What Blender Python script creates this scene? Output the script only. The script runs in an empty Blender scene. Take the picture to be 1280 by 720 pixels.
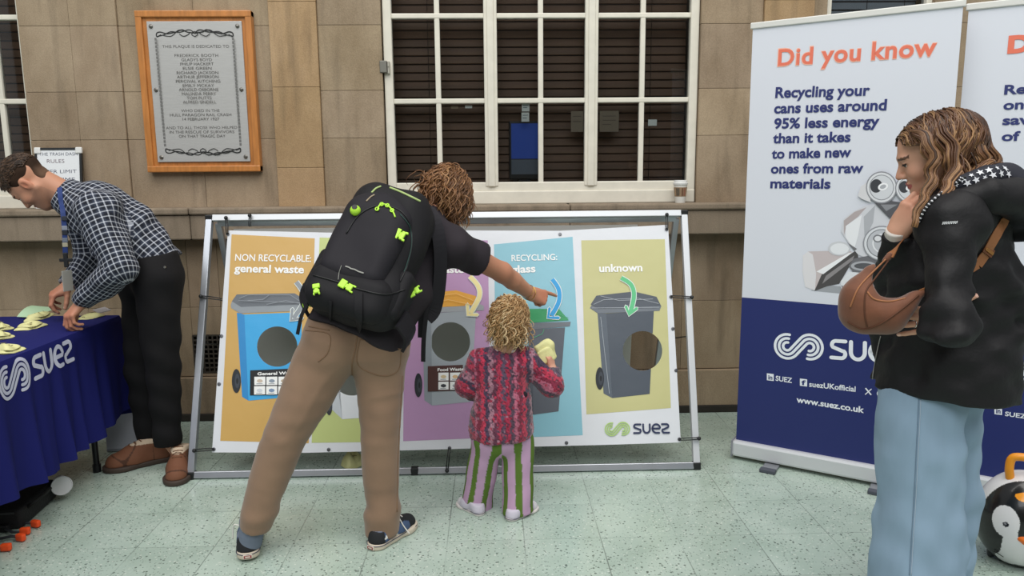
import bpy, bmesh, math, random
import numpy as np
from math import sin, cos, radians, pi, sqrt, atan2
from mathutils import Vector, Matrix, geometry

# ------------------------------------------------------------------ camera, world, light
SC = bpy.context.scene
COL = SC.collection
FPX, CAMH = 924.0, 1.45
_p, _y, _r = radians(9.0), radians(1.5), radians(0.5)
_f = np.array([sin(_y)*cos(_p), cos(_y)*cos(_p), -sin(_p)])
_rt = np.array([cos(_y), -sin(_y), 0.0]); _up = np.cross(_rt, _f)
CR = _rt*cos(_r) - _up*sin(_r); CU = _rt*sin(_r) + _up*cos(_r); CF = _f
CC = np.array([0.0, 0.0, CAMH])
cam = bpy.data.cameras.new('camera'); camo = bpy.data.objects.new('camera', cam); COL.objects.link(camo)
cam.sensor_width = 36.0; cam.lens = 36.0*FPX/1280.0; cam.clip_start = 0.05; cam.clip_end = 100
camo.matrix_world = Matrix(((CR[0], CU[0], -CF[0], CC[0]), (CR[1], CU[1], -CF[1], CC[1]), (CR[2], CU[2], -CF[2], CC[2]), (0, 0, 0, 1)))
SC.camera = camo
SC.view_settings.view_transform = 'Standard'; SC.view_settings.look = 'None'
SC.view_settings.gamma = 1.0; SC.view_settings.use_curve_mapping = False
SC.view_settings.exposure = 0.0
wd = bpy.data.worlds.new('world'); SC.world = wd; wd.use_nodes = True
_bg = wd.node_tree.nodes['Background']; _bg.inputs[0].default_value = (0.90, 0.94, 0.97, 1); _bg.inputs[1].default_value = 0.42
def area(name, loc, aim, sx, sy, power, col=(1, 1, 1)):
    l = bpy.data.lights.new(name, 'AREA'); l.shape = 'RECTANGLE'; l.size = sx; l.size_y = sy; l.energy = power; l.color = col
    o = bpy.data.objects.new(name, l); COL.objects.link(o); o.location = loc
    o.rotation_euler = (Vector(aim) - Vector(loc)).to_track_quat('-Z', 'Y').to_euler(); return o
area('roof_skylight', (0.3, 0.6, 7.2), (0.2, 2.6, 0), 9.0, 4.0, 470, (1.0, 0.97, 0.93))
area('concourse_skylight', (-1.0, -5.0, 7.0), (0.0, 3.0, 0.8), 10.0, 4.0, 420, (0.95, 0.98, 1.0))

# ------------------------------------------------------------------ helpers
def ray(px, py):
    return CR*((px - 640)/FPX) - CU*((py - 360)/FPX) + CF
def at(px, py, Y=None, Z=None, X=None):
    d = ray(px, py)
    t = (Y - CC[1])/d[1] if Y is not None else ((Z - CC[2])/d[2] if Z is not None else (X - CC[0])/d[0])
    return CC + d*t
def V(*a): return np.array(a, float)
def unit(v): v = np.array(v, float); return v/np.linalg.norm(v)
def lin(c):
    if isinstance(c, str):
        c = c.lstrip('#'); c = [int(c[i:i+2], 16)/255 for i in (0, 2, 4)]
    return tuple((x/12.92 if x <= 0.04045 else ((x+0.055)/1.055)**2.4) for x in c)
MATS = {}
def mat(name, col, rough=0.6, metal=0.0, var=0.0, vscale=8.0, bump=0.0, bscale=60.0, attr=False, spec=0.5, emit=0.0, sheen=0.0, coat=0.0, bdist=0.01, stretch=(1, 1, 1)):
    if name in MATS: return MATS[name]
    m = bpy.data.materials.new(name); m.use_nodes = True; MATS[name] = m
    nt = m.node_tree; b = nt.nodes['Principled BSDF']; L = nt.links.new
    c = lin(col); b.inputs['Base Color'].default_value = (*c, 1); b.inputs['Roughness'].default_value = rough
    b.inputs['Metallic'].default_value = metal; b.inputs['Specular IOR Level'].default_value = spec
    b.inputs['Sheen Weight'].default_value = sheen; b.inputs['Coat Weight'].default_value = coat
    if emit: b.inputs['Emission Color'].default_value = (*c, 1); b.inputs['Emission Strength'].default_value = emit
    tc = nt.nodes.new('ShaderNodeTexCoord'); mp = nt.nodes.new('ShaderNodeMapping'); mp.inputs['Scale'].default_value = stretch
    L(tc.outputs['Object'], mp.inputs['Vector'])
    src = None
    if attr:
        a = nt.nodes.new('ShaderNodeAttribute'); a.attribute_name = 'Col'; src = a.outputs['Color']; L(src, b.inputs['Base Color'])
    if var:
        n = nt.nodes.new('ShaderNodeTexNoise'); n.inputs['Scale'].default_value = vscale; n.inputs['Detail'].default_value = 4
        L(mp.outputs[0], n.inputs['Vector'])
        r = nt.nodes.new('ShaderNodeMapRange'); r.inputs[1].default_value = 0.3; r.inputs[2].default_value = 0.7
        r.inputs[3].default_value = 1-var; r.inputs[4].default_value = 1+var; L(n.outputs[0], r.inputs[0])
        mx = nt.nodes.new('ShaderNodeMix'); mx.data_type = 'RGBA'; mx.blend_type = 'MULTIPLY'; mx.inputs[0].default_value = 1
        if src: L(src, mx.inputs[6])
        else: mx.inputs[6].default_value = (*c, 1)
        L(r.outputs[0], mx.inputs[7]); L(mx.outputs[2], b.inputs['Base Color'])
    if bump:
        n = nt.nodes.new('ShaderNodeTexNoise'); n.inputs['Scale'].default_value = bscale; n.inputs['Detail'].default_value = 3
        L(mp.outputs[0], n.inputs['Vector'])
        bp = nt.nodes.new('ShaderNodeBump'); bp.inputs['Strength'].default_value = bump; bp.inputs['Distance'].default_value = bdist
        L(n.outputs[0], bp.inputs['Height']); L(bp.outputs[0], b.inputs['Normal'])
    return m
def glass_mat(name='window glass', tint=(0.9, 0.92, 0.92)):
    if name in MATS: return MATS[name]
    m = bpy.data.materials.new(name); m.use_nodes = True; MATS[name] = m
    nt = m.node_tree; nt.nodes.clear()
    o = nt.nodes.new('ShaderNodeOutputMaterial'); mix = nt.nodes.new('ShaderNodeMixShader'); fr = nt.nodes.new('ShaderNodeFresnel')
    fr.inputs[0].default_value = 1.45
    t = nt.nodes.new('ShaderNodeBsdfTransparent'); t.inputs[0].default_value = (*tint, 1)
    g = nt.nodes.new('ShaderNodeBsdfGlossy'); g.inputs['Roughness'].default_value = 0.02
    L = nt.links.new; L(fr.outputs[0], mix.inputs[0]); L(t.outputs[0], mix.inputs[1]); L(g.outputs[0], mix.inputs[2]); L(mix.outputs[0], o.inputs[0])
    return m
def mkobj(name, vs, fs, m=None, parent=None, smooth=False, fmat=None, col=None, uv=None):
    me = bpy.data.meshes.new(name)
    me.from_pydata([tuple(map(float, v)) for v in vs], [], [tuple(int(i) for i in f) for f in fs])
    ms = m if isinstance(m, (list, tuple)) else [m]
    for x in ms:
        if x: me.materials.append(x)
    if fmat is not None: me.polygons.foreach_set('material_index', np.array(fmat, dtype=np.int32))
    if smooth: me.polygons.foreach_set('use_smooth', np.ones(len(me.polygons), dtype=bool))
    if col is not None:
        a = me.attributes.new('Col', 'FLOAT_COLOR', 'POINT')
        c = np.ones((len(vs), 4), np.float32); c[:, :3] = col; a.data.foreach_set('color', c.ravel())
    if uv is not None:
        u = me.uv_layers.new(name='UVMap'); u.data.foreach_set('uv', np.array(uv, np.float32).ravel())
    me.update()
    o = bpy.data.objects.new(name, me); COL.objects.link(o)
    if parent is not None: put(o, parent)
    return o
def put(o, parent):
    o.parent = parent; o.matrix_parent_inverse = parent.matrix_basis.inverted()
def tag(o, label=None, cat=None, group=None, kind=None):
    if label: o['label'] = label
    if cat: o['category'] = cat
    if group: o['group'] = group
    if kind: o['kind'] = kind
    return o
def empty(name, loc, label=None, cat=None, group=None):
    o = bpy.data.objects.new(name, None); COL.objects.link(o); o.location = tuple(map(float, loc)); o.empty_display_size = 0.1
    return tag(o, label, cat, group)
class MB:
    """collects shapes that become ONE mesh object"""
    def __init__(s): s.v = []; s.f = []; s.mi = []
    def add(s, vs, fs, mi=0):
        n = len(s.v); s.v += [tuple(map(float, p)) for p in vs]; s.f += [tuple(int(i)+n for i in f) for f in fs]; s.mi += [mi]*len(fs); return s
    def bm(s, bm, M=None, mi=0):
        if M is not None: bm.transform(M)
        bm.verts.index_update()
        s.add([v.co for v in bm.verts], [[v.index for v in f.verts] for f in bm.faces], mi); bm.free(); return s
    def box(s, lo, hi, bev=0.0, M=None, mi=0, seg=2):
        b = bmesh.new(); bmesh.ops.create_cube(b, size=1)
        lo = V(*lo); hi = V(*hi); c = (lo+hi)/2; d = hi-lo
        for v in b.verts: v.co = Vector((v.co.x*d[0]+c[0], v.co.y*d[1]+c[1], v.co.z*d[2]+c[2]))
        if bev: bmesh.ops.bevel(b, geom=list(b.edges), offset=min(bev, min(abs(d))*0.45), segments=seg, profile=0.5, affect='EDGES')
        return s.bm(b, M, mi)
    def tube(s, pts, r, n=8, mi=0, cap=True, flat=1.0, upv=None):
        pts = [V(*p) for p in pts]; m = len(pts); rr = r if hasattr(r, '__len__') else [r]*m
        T = [unit(pts[min(i+1, m-1)]-pts[max(i-1, 0)]) for i in range(m)]
        a = V(*upv) if upv is not None else (V(0, 0, 1) if abs(T[0][2]) < 0.9 else V(1, 0, 0))
        vs = []; fs = []
        for i in range(m):
            a = a-T[i]*np.dot(a, T[i]); a = unit(a); b = np.cross(T[i], a)
            for j in range(n):
                th = 2*pi*j/n; vs.append(pts[i]+(a*cos(th)*flat+b*sin(th))*rr[i])
        for i in range(m-1):
            for j in range(n):
                k = (j+1) % n; fs.append((i*n+j, i*n+k, (i+1)*n+k, (i+1)*n+j))
        if cap: fs.append(tuple(range(n-1, -1, -1))); fs.append(tuple(range((m-1)*n, m*n)))
        return s.add(vs, fs, mi)
    def bar(s, a, b, w, h, upv=(0, 0, 1), bev=0.002, mi=0):
        a = V(*a); b = V(*b); t = unit(b-a); u = V(*upv); u = unit(u-t*np.dot(u, t)); w_ = np.cross(t, u); c = (a+b)/2; L = np.linalg.norm(b-a)
        M = Matrix(((w_[0], t[0], u[0], c[0]), (w_[1], t[1], u[1], c[1]), (w_[2], t[2], u[2], c[2]), (0, 0, 0, 1)))
        return s.box((-w/2, -L/2, -h/2), (w/2, L/2, h/2), bev, M, mi)
    def lathe(s, prof, c, axis=(0, 0, 1), n=24, mi=0):
        ax = unit(axis); a = unit(np.cross(ax, V(1, 0, 0) if abs(ax[0]) < 0.9 else V(0, 1, 0))); b = np.cross(ax, a); c = V(*c)
        vs = []; fs = []; m = len(prof)
        for r, h in prof:
            for j in range(n):
                th = 2*pi*j/n; vs.append(c+ax*h+(a*cos(th)+b*sin(th))*max(r, 1e-5))
        for i in range(m-1):
            for j in range(n):
                k = (j+1) % n; fs.append((i*n+j, i*n+k, (i+1)*n+k, (i+1)*n+j))
        fs.append(tuple(range(n-1, -1, -1))); fs.append(tuple(range((m-1)*n, m*n)))
        return s.add(vs, fs, mi)
    def ball(s, c, r, mi=0, n=16):
        r = r if hasattr(r, '__len__') else (r, r, r); b = bmesh.new(); bmesh.ops.create_uvsphere(b, u_segments=n, v_segments=n//2+2, radius=1)
        for v in b.verts: v.co = Vector((v.co.x*r[0]+c[0], v.co.y*r[1]+c[1], v.co.z*r[2]+c[2]))
        return s.bm(b, None, mi)
    def build(s, name, m, parent=None, smooth=False):
        return mkobj(name, s.v, s.f, m, parent, smooth, s.mi)
def smooth_by_angle(o, deg=35):
    me = o.data; me.polygons.foreach_set('use_smooth', np.ones(len(me.polygons), dtype=bool))
    bm = bmesh.new(); bm.from_mesh(me); t = radians(deg)
    for e in bm.edges:
        if len(e.link_faces) == 2 and e.calc_face_angle(0) > t: e.smooth = False
    bm.to_mesh(me); bm.free(); return o

# ------------------------------------------------------------------ flat print on a plane
class Plane:
    def __init__(s, o, ux, uy): s.o = V(*o); s.x = unit(ux); s.y = unit(uy); s.n = np.cross(s.x, s.y)
    def px(s, p):
        d = ray(p[0], p[1]); t = np.dot(s.o-CC, s.n)/np.dot(d, s.n); q = CC+d*t-s.o; return (float(np.dot(q, s.x)), float(np.dot(q, s.y)))
    def w(s, uv, h=0.0): return s.o+s.x*uv[0]+s.y*uv[1]+s.n*h
def circ(c, r, n=40): return [(c[0]+r*cos(2*pi*i/n), c[1]+r*sin(2*pi*i/n)) for i in range(n)]
def arcp(c, r, a0, a1, n=16): return [(c[0]+r*cos(radians(a0+(a1-a0)*i/n)), c[1]+r*sin(radians(a0+(a1-a0)*i/n))) for i in range(n+1)]
def minus_circle(poly, c, r):
    """polygon minus a circle that crosses its border once"""
    pts = []
    for i in range(len(poly)):
        a = poly[i]; b = poly[(i+1) % len(poly)]
        for k in range(60): pts.append((a[0]+(b[0]-a[0])*k/60, a[1]+(b[1]-a[1])*k/60))
    ins = [((p[0]-c[0])**2+(p[1]-c[1])**2) < r*r for p in pts]
    if not any(ins): return poly
    n = len(pts); st = [i for i in range(n) if ins[i] and not ins[i-1]][0]; k = st
    while ins[k % n]: k += 1
    a0 = atan2(pts[st-1][1]-c[1], pts[st-1][0]-c[0]); a1 = atan2(pts[k % n][1]-c[1], pts[k % n][0]-c[0])
    best = None
    def inside(q):
        r_ = False
        for i in range(len(poly)):
            x1, y1 = poly[i]; x2, y2 = poly[i-1]
            if (y1 > q[1]) != (y2 > q[1]) and q[0] < (x2-x1)*(q[1]-y1)/(y2-y1)+x1: r_ = not r_
        return r_
    for sg in (0, 2*pi, -2*pi):
        d = a1-a0+sg
        if abs(d) > 2*pi: continue
        if inside((c[0]+r*cos(a0+d/2), c[1]+r*sin(a0+d/2))): best = d; break
    arc = [(c[0]+r*cos(a0+best*i/40), c[1]+r*sin(a0+best*i/40)) for i in range(41)]
    rest = [pts[(k+i) % n] for i in range(n) if not ins[(k+i) % n]]
    return arc+rest
def stroke2(pts, w, closed=False, capn=6):
    """outline polygons (quads + round caps) of a thick line"""
    P = [V(*p) for p in pts]; polys = []
    m = len(P)
    T = []
    for i in range(m):
        a = P[(i-1) % m] if (closed or i > 0) else P[i]; b = P[(i+1) % m] if (closed or i < m-1) else P[i]
        T.append(unit(b-a))
    N = [V(-t[1], t[0]) for t in T]; L = [P[i]+N[i]*w/2 for i in range(m)]; R = [P[i]-N[i]*w/2 for i in range(m)]
    for i in range(m if closed else m-1):
        j = (i+1) % m; polys.append([L[i], R[i], R[j], L[j]])
    if not closed and capn:
        for i, s in ((0, -1), (m-1, 1)):
            a0 = atan2(N[i][1]*s, N[i][0]*s)-pi*(s > 0)*1.0 - (pi if s < 0 else 0)
            th = atan2(T[i][1]*s, T[i][0]*s)
            polys.append([P[i]+V(cos(th-pi/2+pi*k/capn), sin(th-pi/2+pi*k/capn))*w/2 for k in range(capn+1)])
    return polys
_fc = {}
def glyphs(s, bold=0.0, spacing=1.0):
    """mesh of a string in the built-in font: verts (n,2), faces, width; cap height = 1"""
    key = (s, bold, spacing)
    if key in _fc: return _fc[key]
    def mk(t):
        c = bpy.data.curves.new('t', 'FONT'); c.body = t; c.size = 1; c.offset = bold; c.resolution_u = 4; c.fill_mode = 'FRONT'; c.space_character = spacing
        o = bpy.data.objects.new('t', c); me = o.to_mesh()
        v = np.array([x.co[:2] for x in me.vertices]).reshape(-1, 2); f = [tuple(p.vertices) for p in me.polygons]
        o.to_mesh_clear(); bpy.data.objects.remove(o); bpy.data.curves.remove(c); return v, f
    if 'H' not in _fc:
        h, _ = mk('H'); _fc['H'] = h[:, 1].max()-h[:, 1].min()
    v, f = mk(s)
    v = v/_fc['H']
    if len(v): v[:, 0] -= v[:, 0].min()
    _fc[key] = (v, f); return _fc[key]
class Art:
    """layers of flat colour on a plane, one mesh"""
    def __init__(s, pl, px=True, step=0.0004, base=0.0005): s.pl = pl; s.mb = MB(); s.ms = []; s.h = base; s.px = px; s.step = step
    def mi(s, m):
        if m not in s.ms: s.ms.append(m)
        return s.ms.index(m)
    def uv(s, p): return s.pl.px(p) if s.px else p
    def fill(s, poly, m, holes=(), up=True):
        if up: s.h += s.step
        loops = [[Vector((*s.uv(p), 0)) for p in l] for l in [poly]+list(holes)]
        tris = geometry.tessellate_polygon(loops); flat = [q for l in loops for q in l]
        vs = [s.pl.w((q.x, q.y), s.h) for q in flat]; fs = []
        for t in tris:
            a, b, c = (flat[i] for i in t)
            cr = (b.x-a.x)*(c.y-a.y)-(b.y-a.y)*(c.x-a.x)
            if abs(cr) < 1e-12: continue
            fs.append(t if cr > 0 else t[::-1])
        s.mb.add(vs, fs, s.mi(m)); return s
    def stroke(s, pts, w, m, closed=False, cap=6):
        s.h += s.step
        for q in stroke2(pts, w, closed, cap): s.fill(q, m, up=False)
        return s
    def text(s, t, A, B, H, m, bold=0.0, spacing=1.0):
        """baseline from A to B (px), cap height H px"""
        s.h += s.step
        v, f = glyphs(t, bold, spacing)
        a = V(*s.uv(A)); b = V(*s.uv(B)); up = V(*s.uv((A[0], A[1]-H) if s.px else (A[0], A[1]+H)))-a
        ex = (b-a)/v[:, 0].max(); n = V(-(b-a)[1], (b-a)[0]); n = unit(n); ey = n*np.dot(up, n)
        s.mb.add([s.pl.w(a+ex*q[0]+ey*q[1], s.h) for q in v], f, s.mi(m)); return s
    def build(s, name, parent=None): return s.mb.build(name, s.ms, parent)

def suez_mark(w):
    """three parallel lines in a lying double loop, centred, about 2 wide and 1.1 high: list of polylines"""
    out = []
    R0, g = 0.17, 0.17
    cl = V(-0.47, -0.02); cr = V(0.47, 0.02)
    # left loop opens at the top, right loop opens at the bottom, joined by a diagonal band
    d = unit(cr-cl); th = radians(40)
    for i in range(3):
        rl = R0+g*i; rr = R0+g*(2-i)
        # left arc from about 80 deg counter-clockwise to the tangent point, then straight to the right arc
        L = np.linalg.norm(cr-cl); base = atan2((cr-cl)[1], (cr-cl)[0])
        al = math.asin((rl+rr)/L) if (rl+rr) < L else radians(50)
        ang = base+al           # direction of the inner tangent
        aL = ang-pi/2; aR = ang+pi/2
        pl = [(cl[0]+rl*cos(a), cl[1]+rl*sin(a)) for a in np.linspace(radians(78), aL+2*pi if aL < radians(78) else aL, 26)]
        pr = [(cr[0]+rr*cos(a), cr[1]+rr*sin(a)) for a in np.linspace(aR, radians(-102), 26)]
        out.append(pl+pr)
    return out
def suez_word():
    """stroke letters s u e z, x-height 1: list of polylines"""
    r = 0.25
    S = [(0.86, 1.0), (0.28, 1.0)]+arcp((0.27, 0.76), 0.24, 90, 210, 8)+[(0.70, 0.42)]+arcp((0.62, 0.24), 0.24, 50, -90, 8)+[(0.0, 0.0)]
    U = [(0.0, 1.0), (0.0, 0.42)]+arcp((0.42, 0.42), 0.42, 180, 360, 14)+[(0.84, 1.0)]
    E = [(0.05, 0.5), (0.9, 0.5)]+arcp((0.46, 0.5), 0.5, 0, 270, 24)[1:]+[(0.82, 0.0)]
    Z = [(0.0, 1.0), (0.5, 1.0)]+arcp((0.58, 0.76), 0.24, 90, -30, 8)+[(0.2, 0.4)]+arcp((0.26, 0.24), 0.24, 140, 270, 8)+[(0.88, 0.0)]
    out = []; x = 0
    for g in (S, U, E, Z): out.append([(p[0]+x, p[1]) for p in g]); x += 1.2
    return out
def logo(pl, A, B, H, mw, mword, parent, base=.0016, px=True):
    """mark + word on a plane, two parts: A left end of the centre line, B right end, H half height of the mark"""
    a0 = Art(pl, px=px); a = V(*a0.uv(A)); b = V(*a0.uv(B)); ex = b-a; n = unit(V(-ex[1], ex[0]))
    up = V(*a0.uv((A[0], A[1]-H) if px else (A[0], A[1]+H)))-a; hh = np.dot(up, n); mwid = 0.40
    def M(p, cx, sx, sy): return tuple(a+ex*(cx+p[0]*sx)+n*(p[1]*sy))
    m_ = Art(pl, px=False, base=base)
    for line in suez_mark(1): m_.stroke([M(q, mwid/2, mwid/2/1.05, hh/0.60) for q in line], hh*0.18, mw)
    w_ = Art(pl, px=False, base=base)
    for line in suez_word(): w_.stroke([M((q[0]/4.5, q[1]-0.5), mwid+0.055, 1-mwid-0.055, hh*1.16) for q in line], hh*0.25, mword)
    return m_.build('logo_mark', parent), w_.build('logo_word', parent)

# ------------------------------------------------------------------ signed-distance modelling
def axis_coords(lo, hi, step, refine):
    xs = [lo]; x = lo
    while x < hi:
        st = step
        for a, b, s in refine:
            if a-step <= x <= b: st = min(st, s)
        x += st; xs.append(x)
    return np.array(xs, np.float32)
class SDF:
    def __init__(s, lo, hi, step, refine=()):
        s.ax = [axis_coords(lo[i], hi[i], step, [(r[0][i], r[1][i], r[2]) for r in refine]) for i in range(3)]
        s.D = np.full([len(a) for a in s.ax], 1.0, np.float32)
    def sl(s, lo, hi):
        out = []
        for i in range(3):
            a = max(0, np.searchsorted(s.ax[i], lo[i])-1); b = min(len(s.ax[i]), np.searchsorted(s.ax[i], hi[i])+1)
            if b <= a: return None
            out.append(slice(a, b))
        return tuple(out)
    def grid(s, S):
        return (s.ax[0][S[0]][:, None, None], s.ax[1][S[1]][None, :, None], s.ax[2][S[2]][None, None, :])
    def merge(s, S, d, k, mode):
        c = s.D[S]
        if mode == 'sub':
            if k > 0:
                h = np.maximum(k-np.abs(-d-c), 0)/k; s.D[S] = np.maximum(c, -d)+h*h*k*0.25
            else: s.D[S] = np.maximum(c, -d)
        else:
            if k > 0:
                h = np.maximum(k-np.abs(d-c), 0)/k; s.D[S] = np.minimum(c, d)-h*h*k*0.25
            else: s.D[S] = np.minimum(c, d)
    def cap(s, a, b, ra, rb=None, k=0.02, mode='add', flat=None):
        """round cone; flat=(direction, factor) squeezes the section along a direction"""
        rb = ra if rb is None else rb; a = V(*a); b = V(*b); m = max(ra, rb)*(1.0 if flat is None else max(1, 1/flat[1]))+k+0.03
        S = s.sl(np.minimum(a, b)-m, np.maximum(a, b)+m)
        if S is None: return s
        X, Y, Z = s.grid(S); ba = b-a; L2 = max(float(np.dot(ba, ba)), 1e-9)
        px, py, pz = X-a[0], Y-a[1], Z-a[2]
        t = np.clip((px*ba[0]+py*ba[1]+pz*ba[2])/L2, 0, 1)
        qx, qy, qz = px-t*ba[0], py-t*ba[1], pz-t*ba[2]
        q2 = qx*qx+qy*qy+qz*qz
        if flat is not None:
            n = unit(flat[0]); dn = qx*n[0]+qy*n[1]+qz*n[2]; q2 = q2+dn*dn*(flat[1]**2-1)
        d = np.sqrt(np.maximum(q2, 1e-12))-(ra+(rb-ra)*t)
        if flat is not None and flat[1] > 1: d = d/ (1+(flat[1]-1)*0.5)
        s.merge(S, d.astype(np.float32), k, mode); return s
    def chain(s, pts, rs, k=0.02, flat=None, mode='add', ki=0.004):
        """tapered limb through several joints, merged as one piece"""
        pts = [V(*p) for p in pts]; m = max(rs)*(1.0 if flat is None else max(1, 1/flat[1]))+k+0.03
        S = s.sl(np.min(pts, 0)-m, np.max(pts, 0)+m)
        if S is None: return s
        keep = s.D; sub = s.D[S]; tmp = SDF.__new__(SDF); tmp.ax = [s.ax[i][S[i]] for i in range(3)]; tmp.D = np.full(sub.shape, 1.0, np.float32)
        for i in range(len(pts)-1): tmp.cap(pts[i], pts[i+1], rs[i], rs[i+1], 0 if i == 0 else ki, 'add', flat)
        s.merge(S, tmp.D, k, mode); return s
    def ell(s, c, r, fr=None, k=0.02, mode='add'):
        """ellipsoid, fr = 3 axis vectors"""
        c = V(*c); r = V(*r); m = max(r)+k+0.03
        S = s.sl(c-m, c+m)
        if S is None: return s
        X, Y, Z = s.grid(S); p = (X-c[0], Y-c[1], Z-c[2])
        if fr is not None: p = tuple(p[0]*e[0]+p[1]*e[1]+p[2]*e[2] for e in fr)
        k0 = np.sqrt((p[0]/r[0])**2+(p[1]/r[1])**2+(p[2]/r[2])**2)+1e-6
        k1 = np.sqrt((p[0]/r[0]**2)**2+(p[1]/r[1]**2)**2+(p[2]/r[2]**2)**2)+1e-6
        s.merge(S, (k0*(k0-1)/k1).astype(np.float32), k, mode); return s
    def rbox(s, c, h, r, fr=None, k=0.0, mode='add'):
        """rounded box, h half sizes"""
        c = V(*c); h = V(*h); m = np.linalg.norm(h)+k+0.03
        S = s.sl(c-m, c+m)
        if S is None: return s
        X, Y, Z = s.grid(S); p = (X-c[0], Y-c[1], Z-c[2])
        if fr is not None: p = tuple(p[0]*e[0]+p[1]*e[1]+p[2]*e[2] for e in fr)
        q = [np.abs(p[i])-(h[i]-r) for i in range(3)]
        d = np.sqrt(sum(np.maximum(x, 0)**2 for x in q))+np.minimum(np.maximum(np.maximum(q[0], q[1]), q[2]), 0)-r
        s.merge(S, d.astype(np.float32), k, mode); return s
    def cut(s, p, n, k=0.0, box=None):
        """remove everything on the +n side of the plane through p (inside box only)"""
        p = V(*p); n = unit(n); S = s.sl(*box) if box else tuple(slice(0, len(a)) for a in s.ax)
        X, Y, Z = s.grid(S); d = -((X-p[0])*n[0]+(Y-p[1])*n[1]+(Z-p[2])*n[2])
        s.merge(S, d.astype(np.float32), k, 'sub'); return s
    def fold(s, amp, fn):
        X, Y, Z = s.grid(tuple(slice(0, len(a)) for a in s.ax)); m = np.abs(s.D) < 0.06
        i = np.nonzero(m); s.D[i] += amp*fn(s.ax[0][i[0]], s.ax[1][i[1]], s.ax[2][i[2]]).astype(np.float32); return s
    def mesh(s, relax=1):
        D = s.D; N = D.shape; s8 = D < 0
        cnt = np.zeros([n-1 for n in N], np.int8); cs = [(i, j, k) for i in (0, 1) for j in (0, 1) for k in (0, 1)]
        for i, j, k in cs: cnt += s8[i:N[0]-1+i, j:N[1]-1+j, k:N[2]-1+k]
        I, J, K = np.nonzero((cnt > 0) & (cnt < 8)); n = len(I)
        idx = np.full(cnt.shape, -1, np.int32); idx[I, J, K] = np.arange(n)
        v = {c: D[I+c[0], J+c[1], K+c[2]] for c in cs}; acc = np.zeros((n, 3)); num = np.zeros(n)
        for a in cs:
            for d in range(3):
                if a[d]: continue
                b = list(a); b[d] = 1; b = tuple(b); m = (v[a] < 0) != (v[b] < 0)
                t = np.where(m, v[a]/np.where(m, v[a]-v[b], 1), 0)
                pos = np.zeros((n, 3)); 
                for e in range(3): pos[:, e] = a[e]
                pos[:, d] = t; acc[m] += pos[m]; num[m] += 1
        acc /= num[:, None]; P = np.zeros((n, 3))
        for e, II in enumerate((I, J, K)): x = s.ax[e]; P[:, e] = x[II]+(x[II+1]-x[II])*acc[:, e]
        F = []
        for d in range(3):
            u, w = (d+1) % 3, (d+2) % 3; sa = [slice(None)]*3; sb = [slice(None)]*3; sa[d] = slice(0, -1); sb[d] = slice(1, None)
            A = s8[tuple(sa)]; B = s8[tuple(sb)]; E = np.nonzero(A != B); E = np.array(E)
            ok = (E[u] > 0) & (E[w] > 0) & (E[u] < N[u]-1) & (E[w] < N[w]-1); E = E[:, ok]
            q = []
            for du, dw in ((-1, -1), (0, -1), (0, 0), (-1, 0)):
                C = E.copy(); C[u] += du; C[w] += dw; q.append(idx[C[0], C[1], C[2]])
            q = np.stack(q, 1); neg = A[tuple(E)]; q[~neg] = q[~neg][:, ::-1]; F.append(q)
        F = np.concatenate(F); F = F[(F >= 0).all(1)]
        for _ in range(relax):
            S = np.zeros_like(P); c = np.zeros(len(P))
            for a, b in ((0, 1), (1, 2), (2, 3), (3, 0)):
                np.add.at(S, F[:, a], P[F[:, b]]); np.add.at(c, F[:, a], 1); np.add.at(S, F[:, b], P[F[:, a]]); np.add.at(c, F[:, b], 1)
            P = P*0.5+0.5*S/np.maximum(c, 1)[:, None]
        return P, F
def sdf_obj(s, name, m, parent=None, col=None, fmat=None, uv=None, relax=1):
    P, F = s.mesh(relax)
    c = None if col is None else col(P)
    fm = None; u = None
    if fmat is not None: fm = fmat(P[F].mean(1))
    if uv is not None: u = uv(P[F].mean(1), P[F].reshape(-1, 3), np.repeat(np.arange(len(F)), 4))
    me = bpy.data.meshes.new(name); me.vertices.add(len(P)); me.vertices.foreach_set('co', P.astype(np.float32).ravel())
    me.loops.add(len(F)*4); me.loops.foreach_set('vertex_index', F.astype(np.int32).ravel())
    me.polygons.add(len(F)); me.polygons.foreach_set('loop_start', np.arange(0, len(F)*4, 4, dtype=np.int32))
    for x in (m if isinstance(m, (list, tuple)) else [m]): me.materials.append(x)
    if fm is not None: me.polygons.foreach_set('material_index', np.array(fm, np.int32))
    me.polygons.foreach_set('use_smooth', np.ones(len(F), dtype=bool))
    if c is not None:
        a = me.attributes.new('Col', 'FLOAT_COLOR', 'POINT'); cc = np.ones((len(P), 4), np.float32); cc[:, :3] = c; a.data.foreach_set('color', cc.ravel())
    if u is not None:
        l = me.uv_layers.new(name='UVMap'); l.data.foreach_set('uv', u.astype(np.float32).ravel())
    me.update(calc_edges=True); me.validate()
    o = bpy.data.objects.new(name, me); COL.objects.link(o)
    if parent is not None: put(o, parent)
    return o
def wave(seed, n, flo, fhi, sq=(1, 1, 1)):
    """smooth random field as a sum of sines"""
    r = np.random.RandomState(seed); W = []
    for _ in range(n):
        d = r.normal(size=3)*np.array(sq); d /= np.linalg.norm(d); W.append((d*r.uniform(flo, fhi), r.uniform(0, 6.28)))
    return lambda x, y, z: sum(np.sin(w[0]*x+w[1]*y+w[2]*z+p) for w, p in W)/sqrt(n)
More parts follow.
